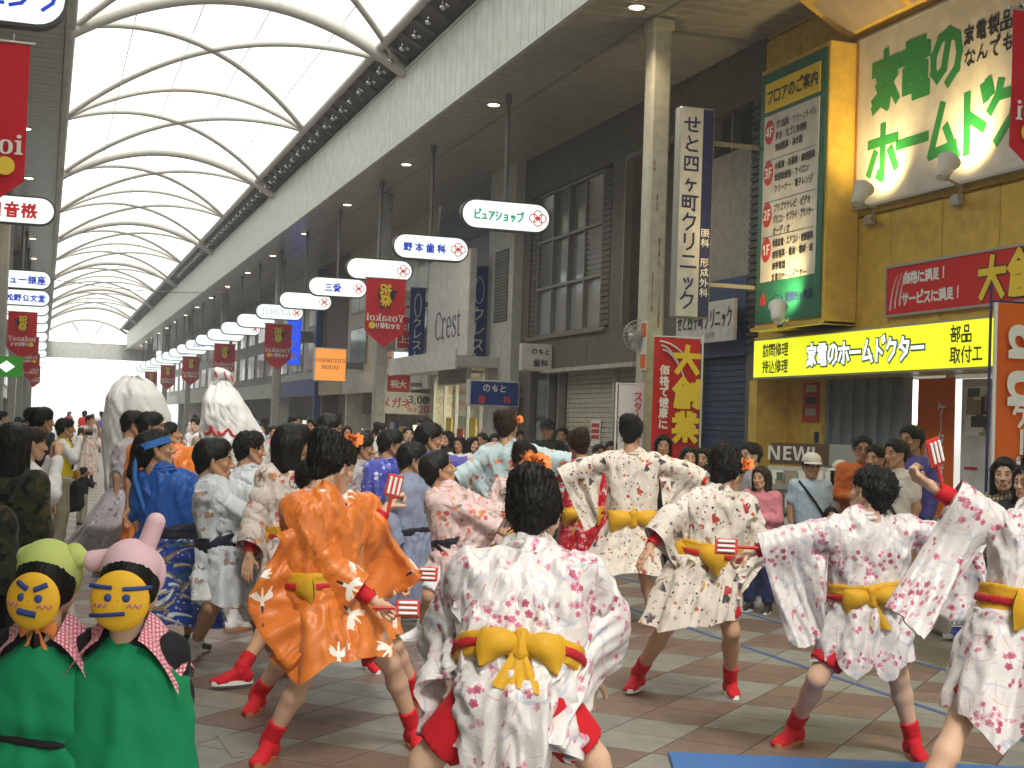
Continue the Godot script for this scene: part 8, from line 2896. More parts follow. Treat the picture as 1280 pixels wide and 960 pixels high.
	# row behind
	J = posed({"d": 11.3, "k": 1.06, "head": [516, 575, 0.0], "neck": [512, 598], "sl": [497, 608, -0.08], "sr": [531, 608, 0.08], "hip": [519, 686], "el": [492, 655, 0.1], "wl": [500, 692, 0.1], "er": [541, 650, 0.1], "wr": [552, 688, 0.2], "al": [500, 762], "facing": 55})
	dancer("man in plain blue grey robe reaching to his shins, behind the pink robed man", lead, J, {"hair": "short", "facing": 55, "skin": 1, "face": flat_dir(80)},
		{"robe": M.cloth_bluegrey, "seed": 2.0, "amp": 0.0196, "sleeve_l": [down, 0.2, 3.0, 0.8], "sleeve_r": [down, 0.2, 5.0, 0.8], "sash": M.sash_black, "sash_half": 0.03, "skirt": [1.5, 0.06, 5, 3.0], "shoes": M.sole_tan})
	J = posed({"d": 13.0, "k": 1.07, "head": [489, 556, 0.0], "neck": [485, 577], "sl": [468, 586, -0.05], "sr": [502, 586, 0.05], "hip": [486, 654], "facing": 50})
	dancer("man in violet blue robe with white blossoms, back turned", lead, J, {"hair": "short", "facing": 50, "skin": 1, "face": flat_dir(80)}, {"robe": M.print_indigo, "seed": 2.5, "sleeve_l": [down, 0.2, 3.0, 0.8], "sleeve_r": [down, 0.2, 5.0, 0.8], "skirt": [1.45, 0.05, 5, 3.0], "sash": M.sash_black, "shoes": M.leather})
	J = posed({"d": 13.6, "k": 1.06, "head": [453, 560, 0.0], "neck": [449, 580], "sl": [434, 589, -0.05], "sr": [466, 589, 0.05], "hip": [450, 655], "facing": 40})
	dancer("person in grey patterned robe next to the violet blue robed man", lead, J, {"hair": "short", "facing": 40, "skin": 1, "face": flat_dir(85)}, {"robe": M.print_silver, "seed": 5.5, "sleeve_l": [down, 0.2, 3.0, 0.8], "sleeve_r": [down, 0.2, 5.0, 0.8], "skirt": [1.45, 0.05, 5, 3.0], "sash": M.sash_black, "shoes": M.leather})
	J = posed({"d": 14.2, "k": 1.12, "head": [412, 536, 0.0], "neck": [404, 556], "sl": [388, 566, -0.05], "sr": [424, 566, 0.05], "hip": [406, 640], "er": [436, 585, 0.1], "wr": [448, 600, -0.1], "facing": 70})
	dancer("tall man with cropped hair in blue and white wave robe", lead, J, {"hair": "crop", "facing": 70, "skin": 1, "face": flat_dir(95)}, {"robe": M.print_waves, "seed": 9.5, "sleeve_l": [down, 0.2, 3.0, 0.8], "sleeve_r": [down, 0.2, 5.0, 0.8], "skirt": [1.45, 0.05, 5, 3.0], "sash": M.sash_black, "shoes": M.leather})
	J = posed({"d": 12.6, "k": 1.1, "head": [537, 549, 0.0], "neck": [534, 571], "sl": [520, 580, 0.0], "sr": [552, 580, 0.05], "hip": [536, 655], "er": [577, 583, 0.1], "wr": [602, 582, 0.0], "facing": 60})
	dancer("man in purple robe with a white banded arm stretched to the right", lead, J, {"hair": "short", "facing": 60, "skin": 1, "face": flat_dir(85)}, {"robe": M.cloth_purple, "seed": 1.5, "cuff": M.cloth_white, "sleeve_l": [down, 0.2, 3.0, 0.8], "sleeve_r": [down, 0.18, 5.0, 0.3], "skirt": [1.45, 0.05, 5, 3.0], "sash": M.sash_black, "shoes": M.leather})
	J = posed({"d": 12.0, "head": [634, 534, 0.0], "neck": [636, 556], "sl": [610, 566, 0.0], "sr": [662, 566, 0.0], "hip": [640, 650], "el": [590, 586, -0.2], "wl": [567, 601, -0.1], "er": [690, 573, 0.1], "wr": [716, 579, 0.1], "facing": 0})
	dancer("woman in pale blue flowered robe with both arms stretched wide", lead, J, {"hair": "updo", "hair_tone": "hair_brown", "flower": Vector3(-0.07, 0.05, 0.03), "facing": 0, "skin": 0, "face": flat_dir(30)},
		merged(red, {"robe": M.print_sky, "seed": 13.0, "amp": 0.0210, "sleeve_l": [Vector3(0.05, -1, 0), 0.42, 2.0, 0.85], "sleeve_r": [Vector3(-0.05, -1, 0), 0.42, 4.0, 0.85], "skirt": [0.8, 0.06, 6, 2.0]}))
	J = posed({"d": 11.0, "k": 0.95, "head": [656, 575, 0.0], "neck": [648, 598], "sl": [630, 610, 0.0], "sr": [668, 610, 0.0], "hip": [645, 695], "el": [608, 645, 0.1], "wl": [590, 660, 0.0], "er": [676, 628, 0.1], "wr": [664, 602, -0.2], "facing": 20})
	dancer("woman in pale pink robe with orange flowers in her hair, smaller, raising a clapper", lead, J, {"hair": "updo", "flower": Vector3(-0.08, 0.03, 0.0), "facing": 20, "skin": 0, "face": flat_dir(40), "hand_r": "grip"},
		merged(red, {"robe": M.print_peony, "seed": 17.0, "sleeve_l": [Vector3(0, -1, 0), 0.36, 2.0, 0.8], "sleeve_r": [down, 0.36, 4.0, 0.8], "skirt": [0.8, 0.06, 6, 2.0]}))
	clapper(J.wr + Vector3(0, 0.02, 0.02), Vector3(-0.2, 1, 0), Vector3(0, 0, 1), "red clapper with white hammers raised by the smaller pink robed woman")
	J = posed({"d": 12.6, "head": [722, 556, 0.0], "neck": [726, 578], "sl": [706, 588, 0.0], "sr": [748, 588, 0.0], "hip": [730, 664], "el": [690, 610, 0.1], "wl": [676, 634, 0.1], "facing": 10})
	dancer("woman in crimson robe with white flowers, behind the cream sleeves", lead, J, {"hair": "updo", "hair_tone": "hair_brown", "facing": 10, "skin": 0, "face": flat_dir(-30)}, merged(red, {"robe": M.print_red, "bow": M.sash_gold, "seed": 19.0, "sleeve_l": [down, 0.4, 2.0, 0.8], "sleeve_r": [down, 0.4, 4.0, 0.8], "skirt": [0.9, 0.08, 6, 2.0]}))
	J = posed({"d": 10.4, "head": [313, 562, 0.0], "neck": [311, 586], "sl": [290, 598, 0.0], "sr": [334, 598, 0.05], "hip": [314, 684], "facing": 40})
	dancer("person with shaggy black hair in white grey robe behind the reaching man", lead, J, {"hair": "spiky", "facing": 40, "skin": 1, "face": flat_dir(75)}, {"robe": M.print_grey, "seed": 21.0, "sleeve_l": [down, 0.2, 2.0, 0.8], "sleeve_r": [down, 0.2, 4.0, 0.8], "skirt": [0.9, 0.06, 6, 2.0], "sash": M.sash_black, "socks": M.cloth_white, "sole": M.sole_tan})
	J = posed({"d": 12.2, "head": [189, 534, 0.0], "neck": [186, 554], "sl": [172, 564, -0.1], "sr": [200, 564, 0.1], "hip": [184, 640], "facing": 85})
	dancer("person in dark orange robe walking beside the blue satin coat", lead, J, {"hair": "short", "facing": 85, "skin": 1}, {"robe": M.print_cranes, "seed": 23.0, "sleeve_l": [down, 0.25, 2.0, 0.8], "sleeve_r": [down, 0.25, 4.0, 0.8], "skirt": [1.1, 0.06, 6, 2.0], "sash": M.sash_red, "socks": M.cloth_white, "sole": M.sole_tan})
	J = posed({"d": 13.8, "head": [212, 545, 0.0], "neck": [220, 562], "sl": [208, 572, -0.05], "sr": [244, 568, 0.1], "hip": [240, 640], "er": [258, 580, 0.1], "facing": 75})
	dancer("person in bright orange robe stooping behind the blue headband", lead, J, {"hair": "short", "facing": 75, "skin": 1}, {"robe": M.print_cranes, "seed": 27.0, "sleeve_l": [down, 0.2, 2.0, 0.8], "sleeve_r": [down, 0.2, 4.0, 0.8], "skirt": [1.0, 0.06, 6, 2.0], "sash": M.sash_red, "socks": M.cloth_red})
	masked_children()
	onlookers()

func merged(a: Dictionary, b: Dictionary) -> Dictionary:
	var o := a.duplicate()
	o.merge(b, true)
	return o

func headband(J: Dictionary, face: Vector3, _tone: String) -> void:
	var t: Node3D = get_child(get_child_count() - 1)
	var hb := frame_along((J.head - J.neck).normalized().lerp(Vector3.UP, 0.4), face)
	var m := MB.new()
	var rows := []
	for i in 4:
		var row := []
		for q in 33:
			var a := TAU * q / 32.0
			row.append(J.head - t.position + hb * (Vector3(cos(a) * 0.1, 0.045 + 0.014 * (i - 1.5) + 0.012 * sin(a), -0.01 + sin(a) * 0.115) * J.k))
		rows.append(row)
	m.sheet(rows)
	for s in [-0.02, 0.03]:
		m.tube([J.head - t.position + hb * Vector3(s, 0.04, -0.12), J.head - t.position + hb * Vector3(s * 2.0, -0.15, -0.17), J.head - t.position + hb * Vector3(s * 3.0, -0.42, -0.15)], [0.012, 0.018, 0.014], 5)
	part(t, "headband", m, cloth(lin(0.04, 0.17, 0.5), 0.6))

# ---------------------------------------------------------------- the two masked children, seen from behind
func masked_children() -> void:
	for n in 2:
		var px := [60.0, 162.0]
		var d := 3.8
		var k := 0.74
		var x: float = px[n]
		var s := {"d": d, "k": k, "head": [x + (0 if n == 0 else 2), 738.0, 0.0], "neck": [x, 787.0], "sl": [x - 48, 812.0], "sr": [x + 48, 812.0], "hip": [x - 2, 930.0], "facing": 0,
			"el": [x - 62, 868.0, 0.3], "wl": [x - 56, 922.0, 0.4], "er": [x + 62, 868.0, 0.3], "wr": [x + 60, 925.0, 0.4]}
		var J0 := posed(s)
		var t := dancer("child in belted green cape with a yellow mask and a lime eared hat" if n == 0 else "child in plain green cape with a yellow mask and a pink long eared hat", "masked children with green capes", J0, {"hair": "crop", "facing": 0, "skin": 2, "head_size": 1.12},
			{"shirt": M.cloth_black, "trousers": M.cloth_denim if n == 1 else M.cloth_black, "shoes": M.cloth_white})
		var J := placed(J0, -t.position)
		var back := -flat_dir(0)
		var hb := frame_along(Vector3.UP, -back)
		# cape
		var rows := []
		var top: Vector3 = J.neck + Vector3(0, 0.012, 0)
		for i in 27:
			var v := i / 26.0
			var row := []
			for q in 49:
				var a := lerpf(-2.35, 2.35, q / 48.0)
				var dir := hb * Vector3(sin(a), 0, -cos(a))
				var shoulder := smoothstep(0.0, 0.20, v)
				var rx := lerpf(0.05, 0.162, shoulder) + 0.035 * v
				var rz := lerpf(0.05, 0.108, shoulder) + 0.05 * v
				if n == 0: rx -= 0.03 * exp(-pow((v - 0.62) / 0.06, 2))
				if n == 0: rz -= 0.03 * exp(-pow((v - 0.62) / 0.06, 2))
				var r := sqrt(pow(sin(a) * rx, 2) + pow(cos(a) * rz, 2))
				var fold := (0.011 * sin(a * 5.0 + n * 2.0) + 0.007 * sin(a * 9.0 + v * 3.0 + n)) * smoothstep(0.15, 0.9, v) + 0.010 * wrinkle.get_noise_3d(a * 1.6 + n * 7, v * 4.0, n * 3.0)
				var y := -0.46 * v - 0.055 * shoulder * pow(absf(sin(a)), 2.0) * (1.0 - v)
				row.append(top + dir * (r + fold) + Vector3(0, y, 0))
			rows.append(row)
		var m := MB.new()
		m.sheet(rows)
		part(t, "cape", m, M.cloth_green)
		if n == 0:
			var belt := MB.new()
			var pts := []
			var rad := []
			for q in 41:
				var a := lerpf(-2.5, 2.5, q / 40.0)
				pts.append(top + hb * Vector3(sin(a) * 0.168, -0.288 + 0.02 * sin(a), -cos(a) * 0.118))
				rad.append(0.011)
			belt.tube(pts, rad, 8)
			part(t, "belt", belt, M.cloth_black)
		# gingham frill on both shoulders
		for sd in [-1.0, 1.0]:
			var fr := []
			for i in 7:
				var v := i / 6.0
				var row := []
				for q in 15:
					var u := q / 14.0 - 0.5
					var p: Vector3 = J.neck.lerp(J["sl" if sd < 0 else "sr"], 0.5 + 0.95 * v) + Vector3(0, 0.075 - 0.085 * v * v, 0)
					row.append(p + hb * Vector3(0, -absf(u) * 0.12 - 0.012 * sin(u * 20.0) * v, u * 0.23) + hb * Vector3(sd * 0.012 * sin(u * 16.0) * v, 0, 0))
				fr.append(row)
			var f := MB.new()
			f.sheet(fr)
			part(t, "shoulder_frill", f, M.gingham)
		# mask tied to the back of the head
		var yaw := -0.12 if n == 0 else 0.05
		var mb := Basis(Vector3.UP, yaw) * frame_along(Vector3.UP, back)
		if n == 0: mb = mb * Basis(Vector3.BACK, -0.05)
		var mc: Vector3 = J.head + back * 0.098 + Vector3(0, -0.012, 0) + hb.x * (0.0)
		var wide: float = [0.073, 0.077][n]
		var high: float = [0.072, 0.077][n]
		var mk := []
		for i in 9:
			var row := []
			for q in 33:
				var a := TAU * q / 32.0
				var r := sin(i / 8.0 * PI * 0.5)
				row.append(mc + mb * Vector3(cos(a) * wide * r, sin(a) * high * r * (1.0 if sin(a) > 0 else 1.08), 0.03 * sqrt(maxf(0.0, 1.0 - r * r)) + 0.012))
			mk.append(row)
		m = MB.new()
		m.sheet(mk)
		var mask := part(t, "mask", m, M.mask_yellow)
		var marks := [[Vector2(-0.036, 0.045), Vector2(-0.006, 0.03), 0.0075], [Vector2(0.042, 0.045), Vector2(0.012, 0.029), 0.0075], [Vector2(-0.026, -0.028), Vector2(0.022, -0.034), 0.0095]] if n == 0 else [[Vector2(-0.078, 0.036), Vector2(-0.016, 0.034), 0.0062], [Vector2(0.012, 0.031), Vector2(0.082, 0.035), 0.0062], [Vector2(-0.074, -0.042), Vector2(0.02, -0.032), 0.0062]]
		for q in marks:
			var br := MB.new()
			var pts2 := []
			var rad2 := []
			for j in 7:
				var p2: Vector2 = q[0].lerp(q[1], j / 6.0)
				var rr := Vector2(p2.x / wide, p2.y / high).length()
				pts2.append(mc + mb * Vector3(p2.x, p2.y, 0.030 * sqrt(maxf(0.0, 1.0 - rr * rr)) + 0.0135))
				rad2.append(q[2])
			br.tube(pts2, rad2, 6)
			part(mask, "painted_stroke", br, M.blue_mark)
		for e in ([-0.02, 0.026] if n == 0 else [-0.024, 0.022]):
			var ey := MB.new()
			ey.ball(mc + mb * Vector3(e, 0.008, 0.040), Vector3(0.011, 0.011, 0.005), 14, 8)
			part(mask, "painted_eye", ey, M.blue_mark)
		for e in [-0.046, 0.042]:
			var ck := MB.new()
			var pts3 := []
			var rad3 := []
			for j in 6:
				var p3 := Vector2(e - 0.018 + 0.0072 * j, -0.014 + (0.006 if j % 2 else -0.003))
				var rr := Vector2(p3.x / wide, p3.y / high).length()
				pts3.append(mc + mb * Vector3(p3.x, p3.y, 0.03 * sqrt(maxf(0.0, 1.0 - rr * rr)) + 0.0135))
				rad3.append(0.0032)
			ck.tube(pts3, rad3, 5)
			part(mask, "cheek_mark", ck, M.cloth_rose)
		# knitted hat with ears
		var hatb := PackedFloat32Array()
		bone(hatb, J.head + Vector3(0, 0.045, 0) - back * 0.012, J.head + Vector3(0, 0.06, 0) + back * 0.01, 0.087, 0.08)
		var hm := net(hatb, 0.008, 0.02, [Plane(Vector3(back.x, -1.6, back.z).normalized(), Vector3(back.x, -1.6, back.z).normalized().dot(J.head + Vector3(0, 0.032, 0) + back * 0.05))])
		var hat := part(t, "hat", hm, M.cloth_lime if n == 0 else M.cloth_pink_pale)
		for e in 2:
			var ear := MB.new()
			var eb := PackedFloat32Array()
			if n == 0:
				var c: Vector3 = J.head + hb.x * (0.048 if e == 0 else -0.066) + Vector3(0, 0.098, 0)
				bone(eb, c, c + Vector3(0, -0.008, 0) + hb.x * (-0.012 if e == 1 else 0.012), 0.032 if e == 1 else 0.026, 0.028)
			elif e == 1:
				bone(eb, J.head + hb.x * -0.036 + Vector3(0, 0.12, 0), J.head + hb.x * -0.058 + Vector3(0, 0.185, 0), 0.026, 0.026)
			else:
				bone(eb, J.head + hb.x * 0.06 + Vector3(0, 0.085, 0), J.head + hb.x * 0.105 + Vector3(0, 0.075, 0), 0.026, 0.029)
			part(hat, "hat_ear", net(eb, 0.006, 0.01), M.cloth_lime if n == 0 else M.cloth_pink_pale)
		if n == 0:
			var rib := MB.new()
			var bowm := BOW
			rib.add(bowm, Transform3D(mb.scaled_local(Vector3.ONE * 0.3), J.neck + back * 0.075 + Vector3(0, 0.02, 0)))
			part(t, "hair_ribbon", rib, M.flower_orange)
			var tail := PackedFloat32Array()
			bone(tail, J.neck + back * 0.06 + Vector3(0, 0.02, 0), J.neck + back * 0.088 + Vector3(0, -0.075, 0) + hb.x * 0.012, 0.02, 0.014)
			part(t, "ponytail", net(tail, 0.0055, 0.01, [], PackedFloat32Array(), 0.008, Vector3(60, 12, 60)), M.hair)

# ---------------------------------------------------------------- onlookers: a few standing poses, each person with clothes of their own
var STAND := []

func standing(arms: int) -> Dictionary:
	var J := {"k": 1.0, "head": Vector3(0, 1.46, 0.02), "neck": Vector3(0, 1.31, -0.015), "sl": Vector3(-0.17, 1.265, -0.01), "sr": Vector3(0.17, 1.265, -0.01), "hip": Vector3(0, 0.86, 0), "pl": Vector3(-0.085, 0.82, 0), "pr": Vector3(0.085, 0.82, 0),
		"kl": Vector3(-0.1, 0.45, 0.015), "kr": Vector3(0.1, 0.45, 0.02), "al": Vector3(-0.11, 0.085, -0.02), "ar": Vector3(0.12, 0.085, 0.0), "tl": Vector3(-0.13, 0.03, 0.13), "tr": Vector3(0.15, 0.03, 0.15)}
	match arms:
		0:
			J.merge({"el": Vector3(-0.22, 1.01, -0.02), "er": Vector3(0.22, 1.01, -0.02), "wl": Vector3(-0.21, 0.79, 0.05), "wr": Vector3(0.21, 0.79, 0.05)})
		1:
			J.merge({"el": Vector3(-0.22, 1.02, 0.03), "er": Vector3(0.21, 1.01, -0.03), "wl": Vector3(-0.09, 1.12, 0.22), "wr": Vector3(0.2, 0.79, 0.04)})
		2:
			J.merge({"el": Vector3(-0.22, 1.02, 0.02), "er": Vector3(0.22, 1.02, 0.02), "wl": Vector3(-0.03, 1.0, 0.2), "wr": Vector3(0.04, 1.03, 0.19)})
		3:
			J.merge({"el": Vector3(-0.24, 1.1, 0.14), "er": Vector3(0.24, 1.1, 0.14), "wl": Vector3(-0.07, 1.38, 0.2), "wr": Vector3(0.08, 1.38, 0.19)})
	return J

func make_standing() -> void:
	for a in 4:
		var J := standing(a)
		var o := {"head_up": Vector3.UP, "face": Vector3(0, 0, 1), "chest": Vector3(0, 0, 1), "back": true, "palm_l": Vector3(0, 0, -1) if a != 3 else Vector3(1, 0, 0), "palm_r": Vector3(0, 0, -1) if a != 3 else Vector3(-1, 0, 0), "hand_l": "grip" if a in [1, 3] else "open", "hand_r": "grip" if a == 3 else "open"}
		# a person facing +z has the left hand on +x
		STAND.append({"J": J, "body": body_mesh(J, merged(o, {"back": false})).mesh(), "long": shirt_mesh(J, 1.88, 2.0 + a, 0.008).mesh(), "short": shirt_mesh(J, 0.62, 3.0 + a, 0.006).mesh(), "trousers": leg_cover(J, 0.0, 1.93, 0.098, 0.068, 0.017, 0.014, Vector3(13, 8, 13)).mesh(),
			"robe": robe_mesh(J, 4.0 + a).mesh(), "skirt": skirt_mesh(J, 1.3, 0.05, 6, 2.0 + a).mesh()})

func mesh_of(key: String) -> Mesh:
	if not CACHE.has(key):
		CACHE[key] = HAIR[key].mesh() if HAIR.has(key) else {"foot": FOOT, "sole": SOLE}[key].mesh()
	return CACHE[key]
var CACHE := {}

# px, py: middle of the head on the photograph; d: depth; yaw: 180 faces the camera
func onlooker(label: String, group: String, px: float, py: float, d: float, yaw: float, arms: int, hair: String, top: Material, long: bool, legs: Material, skin := 0, extra := {}) -> Node3D:
	var at := at_depth(px, py, d)
	var k := clampf(at.y / 1.46, 0.5, 1.25)
	var f := flat_dir(yaw)
	var b := Basis(Vector3.UP.cross(f), Vector3.UP, f).scaled_local(Vector3.ONE * k)
	var t := thing("person", label, "person", Vector3(at.x, 0, at.z), group, b)
	var s: Dictionary = STAND[arms]
	part(t, "body", s.body, M["skin_%d" % skin])
	var nod: Basis = Basis()
	part(t, "hair", mesh_of(hair), M[extra.get("hair_tone", "hair")], Transform3D(nod, s.J.head))
	if extra.get("robe", false):
		part(t, "robe", s.robe, top)
		part(t, "sleeve", s.short, top)
		part(t, "skirt", s.skirt, legs)
	else:
		part(t, "shirt", s.long if long else s.short, top)
		part(t, "trousers", s.trousers, legs)
	for q in ["l", "r"]:
		var sh := part(t, "shoe", mesh_of("foot"), extra.get("shoes", M.leather), foot_frame(s.J, q))
		part(sh, "sole", mesh_of("sole"), M.cloth_white)
	if extra.has("hat"):
		var hb := PackedFloat32Array()
		bone(hb, Vector3(0, 0.062, -0.03), Vector3(0, 0.068, 0.02), 0.098, 0.09)
		var hat := net(hb, 0.009, 0.02, [Plane(Vector3.DOWN, -0.055)])
		var brim := []
		for i in 3:
			var row := []
			for q in 25:
				var a := TAU * q / 24.0
				var r := 0.09 + 0.028 * i * (1.0 if extra.hat == "round" else maxf(0.0, sin(a)) * 1.3)
				row.append(Vector3(cos(a) * (r if extra.hat == "round" else minf(r, 0.1)), 0.06 - 0.012 * i, sin(a) * (r + 0.015)))
			brim.append(row)
		hat.sheet(brim)
		part(t, "hat", hat, extra.hat_cloth, Transform3D(Basis(), s.J.head))
	if extra.has("glasses"):
		var g := MB.new()
		for sd in [-1.0, 1.0]:
			var pts := []
			var rad := []
			for j in 13:
				pts.append(Vector3(sd * 0.032 + cos(TAU * j / 12) * 0.021, 0.005 + sin(TAU * j / 12) * 0.016, 0.103))
				rad.append(0.0018)
			g.tube(pts, rad, 4, false)
			g.tube([Vector3(sd * 0.053, 0.008, 0.101), Vector3(sd * 0.082, 0.01, 0.0)], [0.0018, 0.0018], 4)
		part(t, "glasses", g, M.leather, Transform3D(Basis(), s.J.head))
	if extra.has("strap"):
		var st := MB.new()
		st.tube([Vector3(-0.15, 1.31, 0.06), Vector3(-0.02, 1.12, 0.15), Vector3(0.15, 0.9, 0.12)], [0.013, 0.013, 0.013], 6)
		st.tube([Vector3(-0.15, 1.31, 0.06), Vector3(-0.1, 1.2, -0.13), Vector3(0.15, 0.9, -0.08)], [0.013, 0.013, 0.013], 6)
		part(t, "strap", st, extra.strap)
	return t

func onlookers() -> void:
	make_standing()
	var g := "onlookers along the right-hand shops"
	onlooker("man in white cap and pale blue shirt with a black shoulder strap", g, 1014, 584, 13.2, 170, 0, "short", M.cloth_lightblue, false, M.cloth_navy, 1, {"hat": "cap", "hat_cloth": M.cloth_cream, "glasses": true, "strap": M.cloth_black})
	onlooker("person in beige brimmed hat beside the orange shirted man", g, 1050, 592, 13.6, 200, 2, "bob", M.cloth_white, false, M.cloth_khaki, 0, {"hat": "round", "hat_cloth": M.cloth_cream})
	onlooker("man with glasses in orange shirt before the grey partition", g, 1078, 562, 13.4, 190, 2, "short", M.cloth_orange, true, M.cloth_black, 1, {"glasses": true})
	onlooker("man in dark top with black hair beside the white polo shirt", g, 1096, 574, 12.6, 225, 0, "short", M.cloth_navy, true, M.cloth_black, 0)
	onlooker("man in white polo shirt with a dark bag strap", g, 1122, 568, 12.2, 240, 0, "short", M.cloth_cream, false, M.cloth_khaki, 1, {"strap": M.cloth_black})
	onlooker("man in navy and purple top behind the white polo shirt", g, 1141, 551, 13.0, 235, 0, "short", M.cloth_purple, true, M.cloth_navy, 1)
	onlooker("small child with long black hair among the onlookers", g, 1038, 645, 12.4, 180, 0, "bob", M.cloth_black, true, M.cloth_black, 0)
	onlooker("long haired woman in brown plaid shirt covering her mouth", g, 1256, 594, 9.6, 205, 1, "long", M.plaid, true, M.cloth_black, 2)
	onlooker("woman in black top beside the plaid shirt", g, 1284, 604, 9.3, 225, 2, "long", M.cloth_black, true, M.cloth_denim, 2)
	onlooker("man in grey hooded jacket and jeans next to the yellow pier", g, 940, 570, 13.1, 235, 1, "short", M.cloth_grey, true, M.cloth_denim, 0, {"shoes": M.cloth_white})
	onlooker("person in dark clothes behind the grey hooded jacket", g, 905, 566, 14.2, 200, 0, "short", M.cloth_black, true, M.cloth_black, 1)
	onlooker("woman in rose top behind the cream robed lunging woman", g, 952, 598, 12.6, 215, 2, "bob", M.cloth_rose, true, M.cloth_navy, 0, {"hair_tone": "hair_brown"})
	onlooker("girl with black bobbed hair and white top before the blue shutter", g, 880, 574, 14.6, 205, 2, "bob", M.cloth_white, false, M.cloth_denim, 0)
	onlooker("girl with black hair smiling beside the red standing banner", g, 861, 573, 14.0, 180, 0, "bob", M.cloth_cream, false, M.cloth_navy, 0)
	onlooker("girl with straight black bob at the foot of the white banner", g, 829, 558, 15.6, 185, 0, "bob", M.cloth_black, true, M.cloth_black, 0)
	onlooker("person in dark jacket before the beige shutter", g, 764, 563, 18.5, 190, 0, "short", M.cloth_black, true, M.cloth_navy, 1)
	onlooker("person in grey jacket before the beige shutter", g, 748, 566, 19.0, 160, 0, "short", M.cloth_grey, true, M.cloth_black, 0, {"hair_tone": "hair_brown"})
	onlooker("man in black cap with dark jacket by the clinic door", g, 684, 538, 20.0, 200, 1, "short", M.cloth_black, true, M.cloth_black, 1, {"hat": "cap", "hat_cloth": M.cloth_black})
	onlooker("person in navy jacket beside the black cap", g, 703, 545, 20.6, 195, 0, "short", M.cloth_navy, true, M.cloth_navy, 1)
	var tops := [M.cloth_black, M.cloth_navy, M.cloth_grey, M.cloth_brown, M.cloth_white, M.cloth_cream, M.cloth_rose, M.cloth_lightblue, M.cloth_khaki]
	var spots := [[560, 549, 21.0, "long"], [575, 556, 20.0, "bob"], [590, 556, 20.5, "long"], [603, 551, 22.0, "short"], [548, 545, 23.0, "bob"], [510, 543, 22.5, "crop"], [532, 548, 24.0, "short"], [470, 544, 25.0, "short"], [433, 541, 26.0, "bob"], [398, 540, 27.0, "short"], [380, 538, 28.0, "long"], [356, 537, 27.0, "short"], [342, 541, 24.5, "short"], [330, 536, 30.0, "bob"],
		[300, 534, 29.0, "short"], [276, 544, 17.0, "short"], [262, 534, 19.0, "spiky"], [246, 532, 24.0, "short"], [618, 552, 21.5, "bob"], [648, 548, 22.0, "short"]]
	var looks := ["grey and dark clothes", "dark jacket", "pale top", "brown top"]
	for k in spots.size():
		var q: Array = spots[k]
		var top: Material = tops[(k * 5) % tops.size()]
		onlooker("onlooker with %s hair in %s top behind the dancers%s" % [{"long": "long", "bob": "chin length", "short": "short", "crop": "cropped", "spiky": "shaggy"}[q[3]], ["black", "navy", "grey", "brown", "white", "cream", "rose", "pale blue", "khaki"][(k * 5) % 9], ["", " and white flags", ", before the far shops"][int(k / 9.0)]], "onlookers in the crowd behind the dancers", q[0], q[1], q[2], 180 + rng.randf_range(-40, 40), [0, 1, 2, 0][k % 4], q[3], top, k % 3 != 1, tops[(k * 3 + 1) % 4], k % 3)
	# far dancers and walkers towards the bright end
	var fars := [M.print_peony, M.print_red, M.cloth_white, M.print_sky, M.cloth_rose, M.print_indigo, M.cloth_red, M.print_cart]
	for k in 34:
		var z := -19.0 - 1.9 * k - rng.randf_range(0, 1.2)
		var x := rng.randf_range(0.9, 5.6)
		var e := look.inverse() * (Vector3(x, 1.43 + rng.randf_range(-0.1, 0.12), z) - EYE)
		var px := 640.0 + FOCAL * e.x / -e.z
		var py := 480.0 - FOCAL * e.y / -e.z
		onlooker("distant dancer in %s robe farther up the street" % ["pale pink", "crimson flowered", "white", "pale blue", "rose", "violet blue", "bright red", "cream"][k % 8], "distant dancers up the street", px, py, -e.z, rng.randf_range(0, 360), [0, 1, 2, 3][k % 4], ["short", "bob", "updo", "short"][k % 4], fars[k % 8], true, fars[(k + (0 if k % 3 else 2)) % 8], k % 3, {"robe": true})
	# left-hand side
	var lg := "people under the left eave"
	var ph := onlooker("photographer in yellow vest and khaki trousers holding a camera to his eye", lg, 80, 536, 16.2, 75, 3, "short", M.cloth_white, true, M.cloth_khaki, 1)
	var vest := PackedFloat32Array()
	var SJ: Dictionary = STAND[3].J
	vest = torso_bones(SJ, 0.022)
	bone(vest, SJ.sl * 0.9 + SJ.neck * 0.1, SJ.sr * 0.9 + SJ.neck * 0.1, 0.066, 0.066)
	var up := Vector3.UP
	part(ph, "vest", net(vest, 0.015, 0.05, [Plane(Vector3.DOWN, -0.88)], PackedFloat32Array(), 0.012, Vector3(11, 7, 11)), M.cloth_yellow)
	var pouch := MB.new()
	pouch.soft_box(Vector3(0.06, 0.9, 0.17), Vector3(0.22, 0.13, 0.08), 0.03)
	pouch.tube([Vector3(-0.14, 0.92, 0.08), Vector3(0, 0.91, 0.17), Vector3(0.15, 0.92, 0.06)], [0.018, 0.018, 0.018], 6)
	part(ph, "waist_pouch", pouch, M.pouch)
	var stp := MB.new()
	stp.tube([Vector3(0.1, 1.32, 0.07), Vector3(0.0, 1.15, 0.16), Vector3(-0.14, 0.98, 0.12)], [0.014, 0.014, 0.014], 6)
	part(ph, "strap", stp, M.cloth_black)
	var cm := thing("camera", "black camera held up by the photographer in the yellow vest", "camera", ph.transform * Vector3(0, 1.43, 0.2), "", ph.transform.basis.orthonormalized())
	var cb := MB.new()
	cb.soft_box(Vector3(0, 0, 0), Vector3(0.14, 0.1, 0.07), 0.012)
	part(cm, "camera_body", cb, M.leather)
	cb = MB.new()
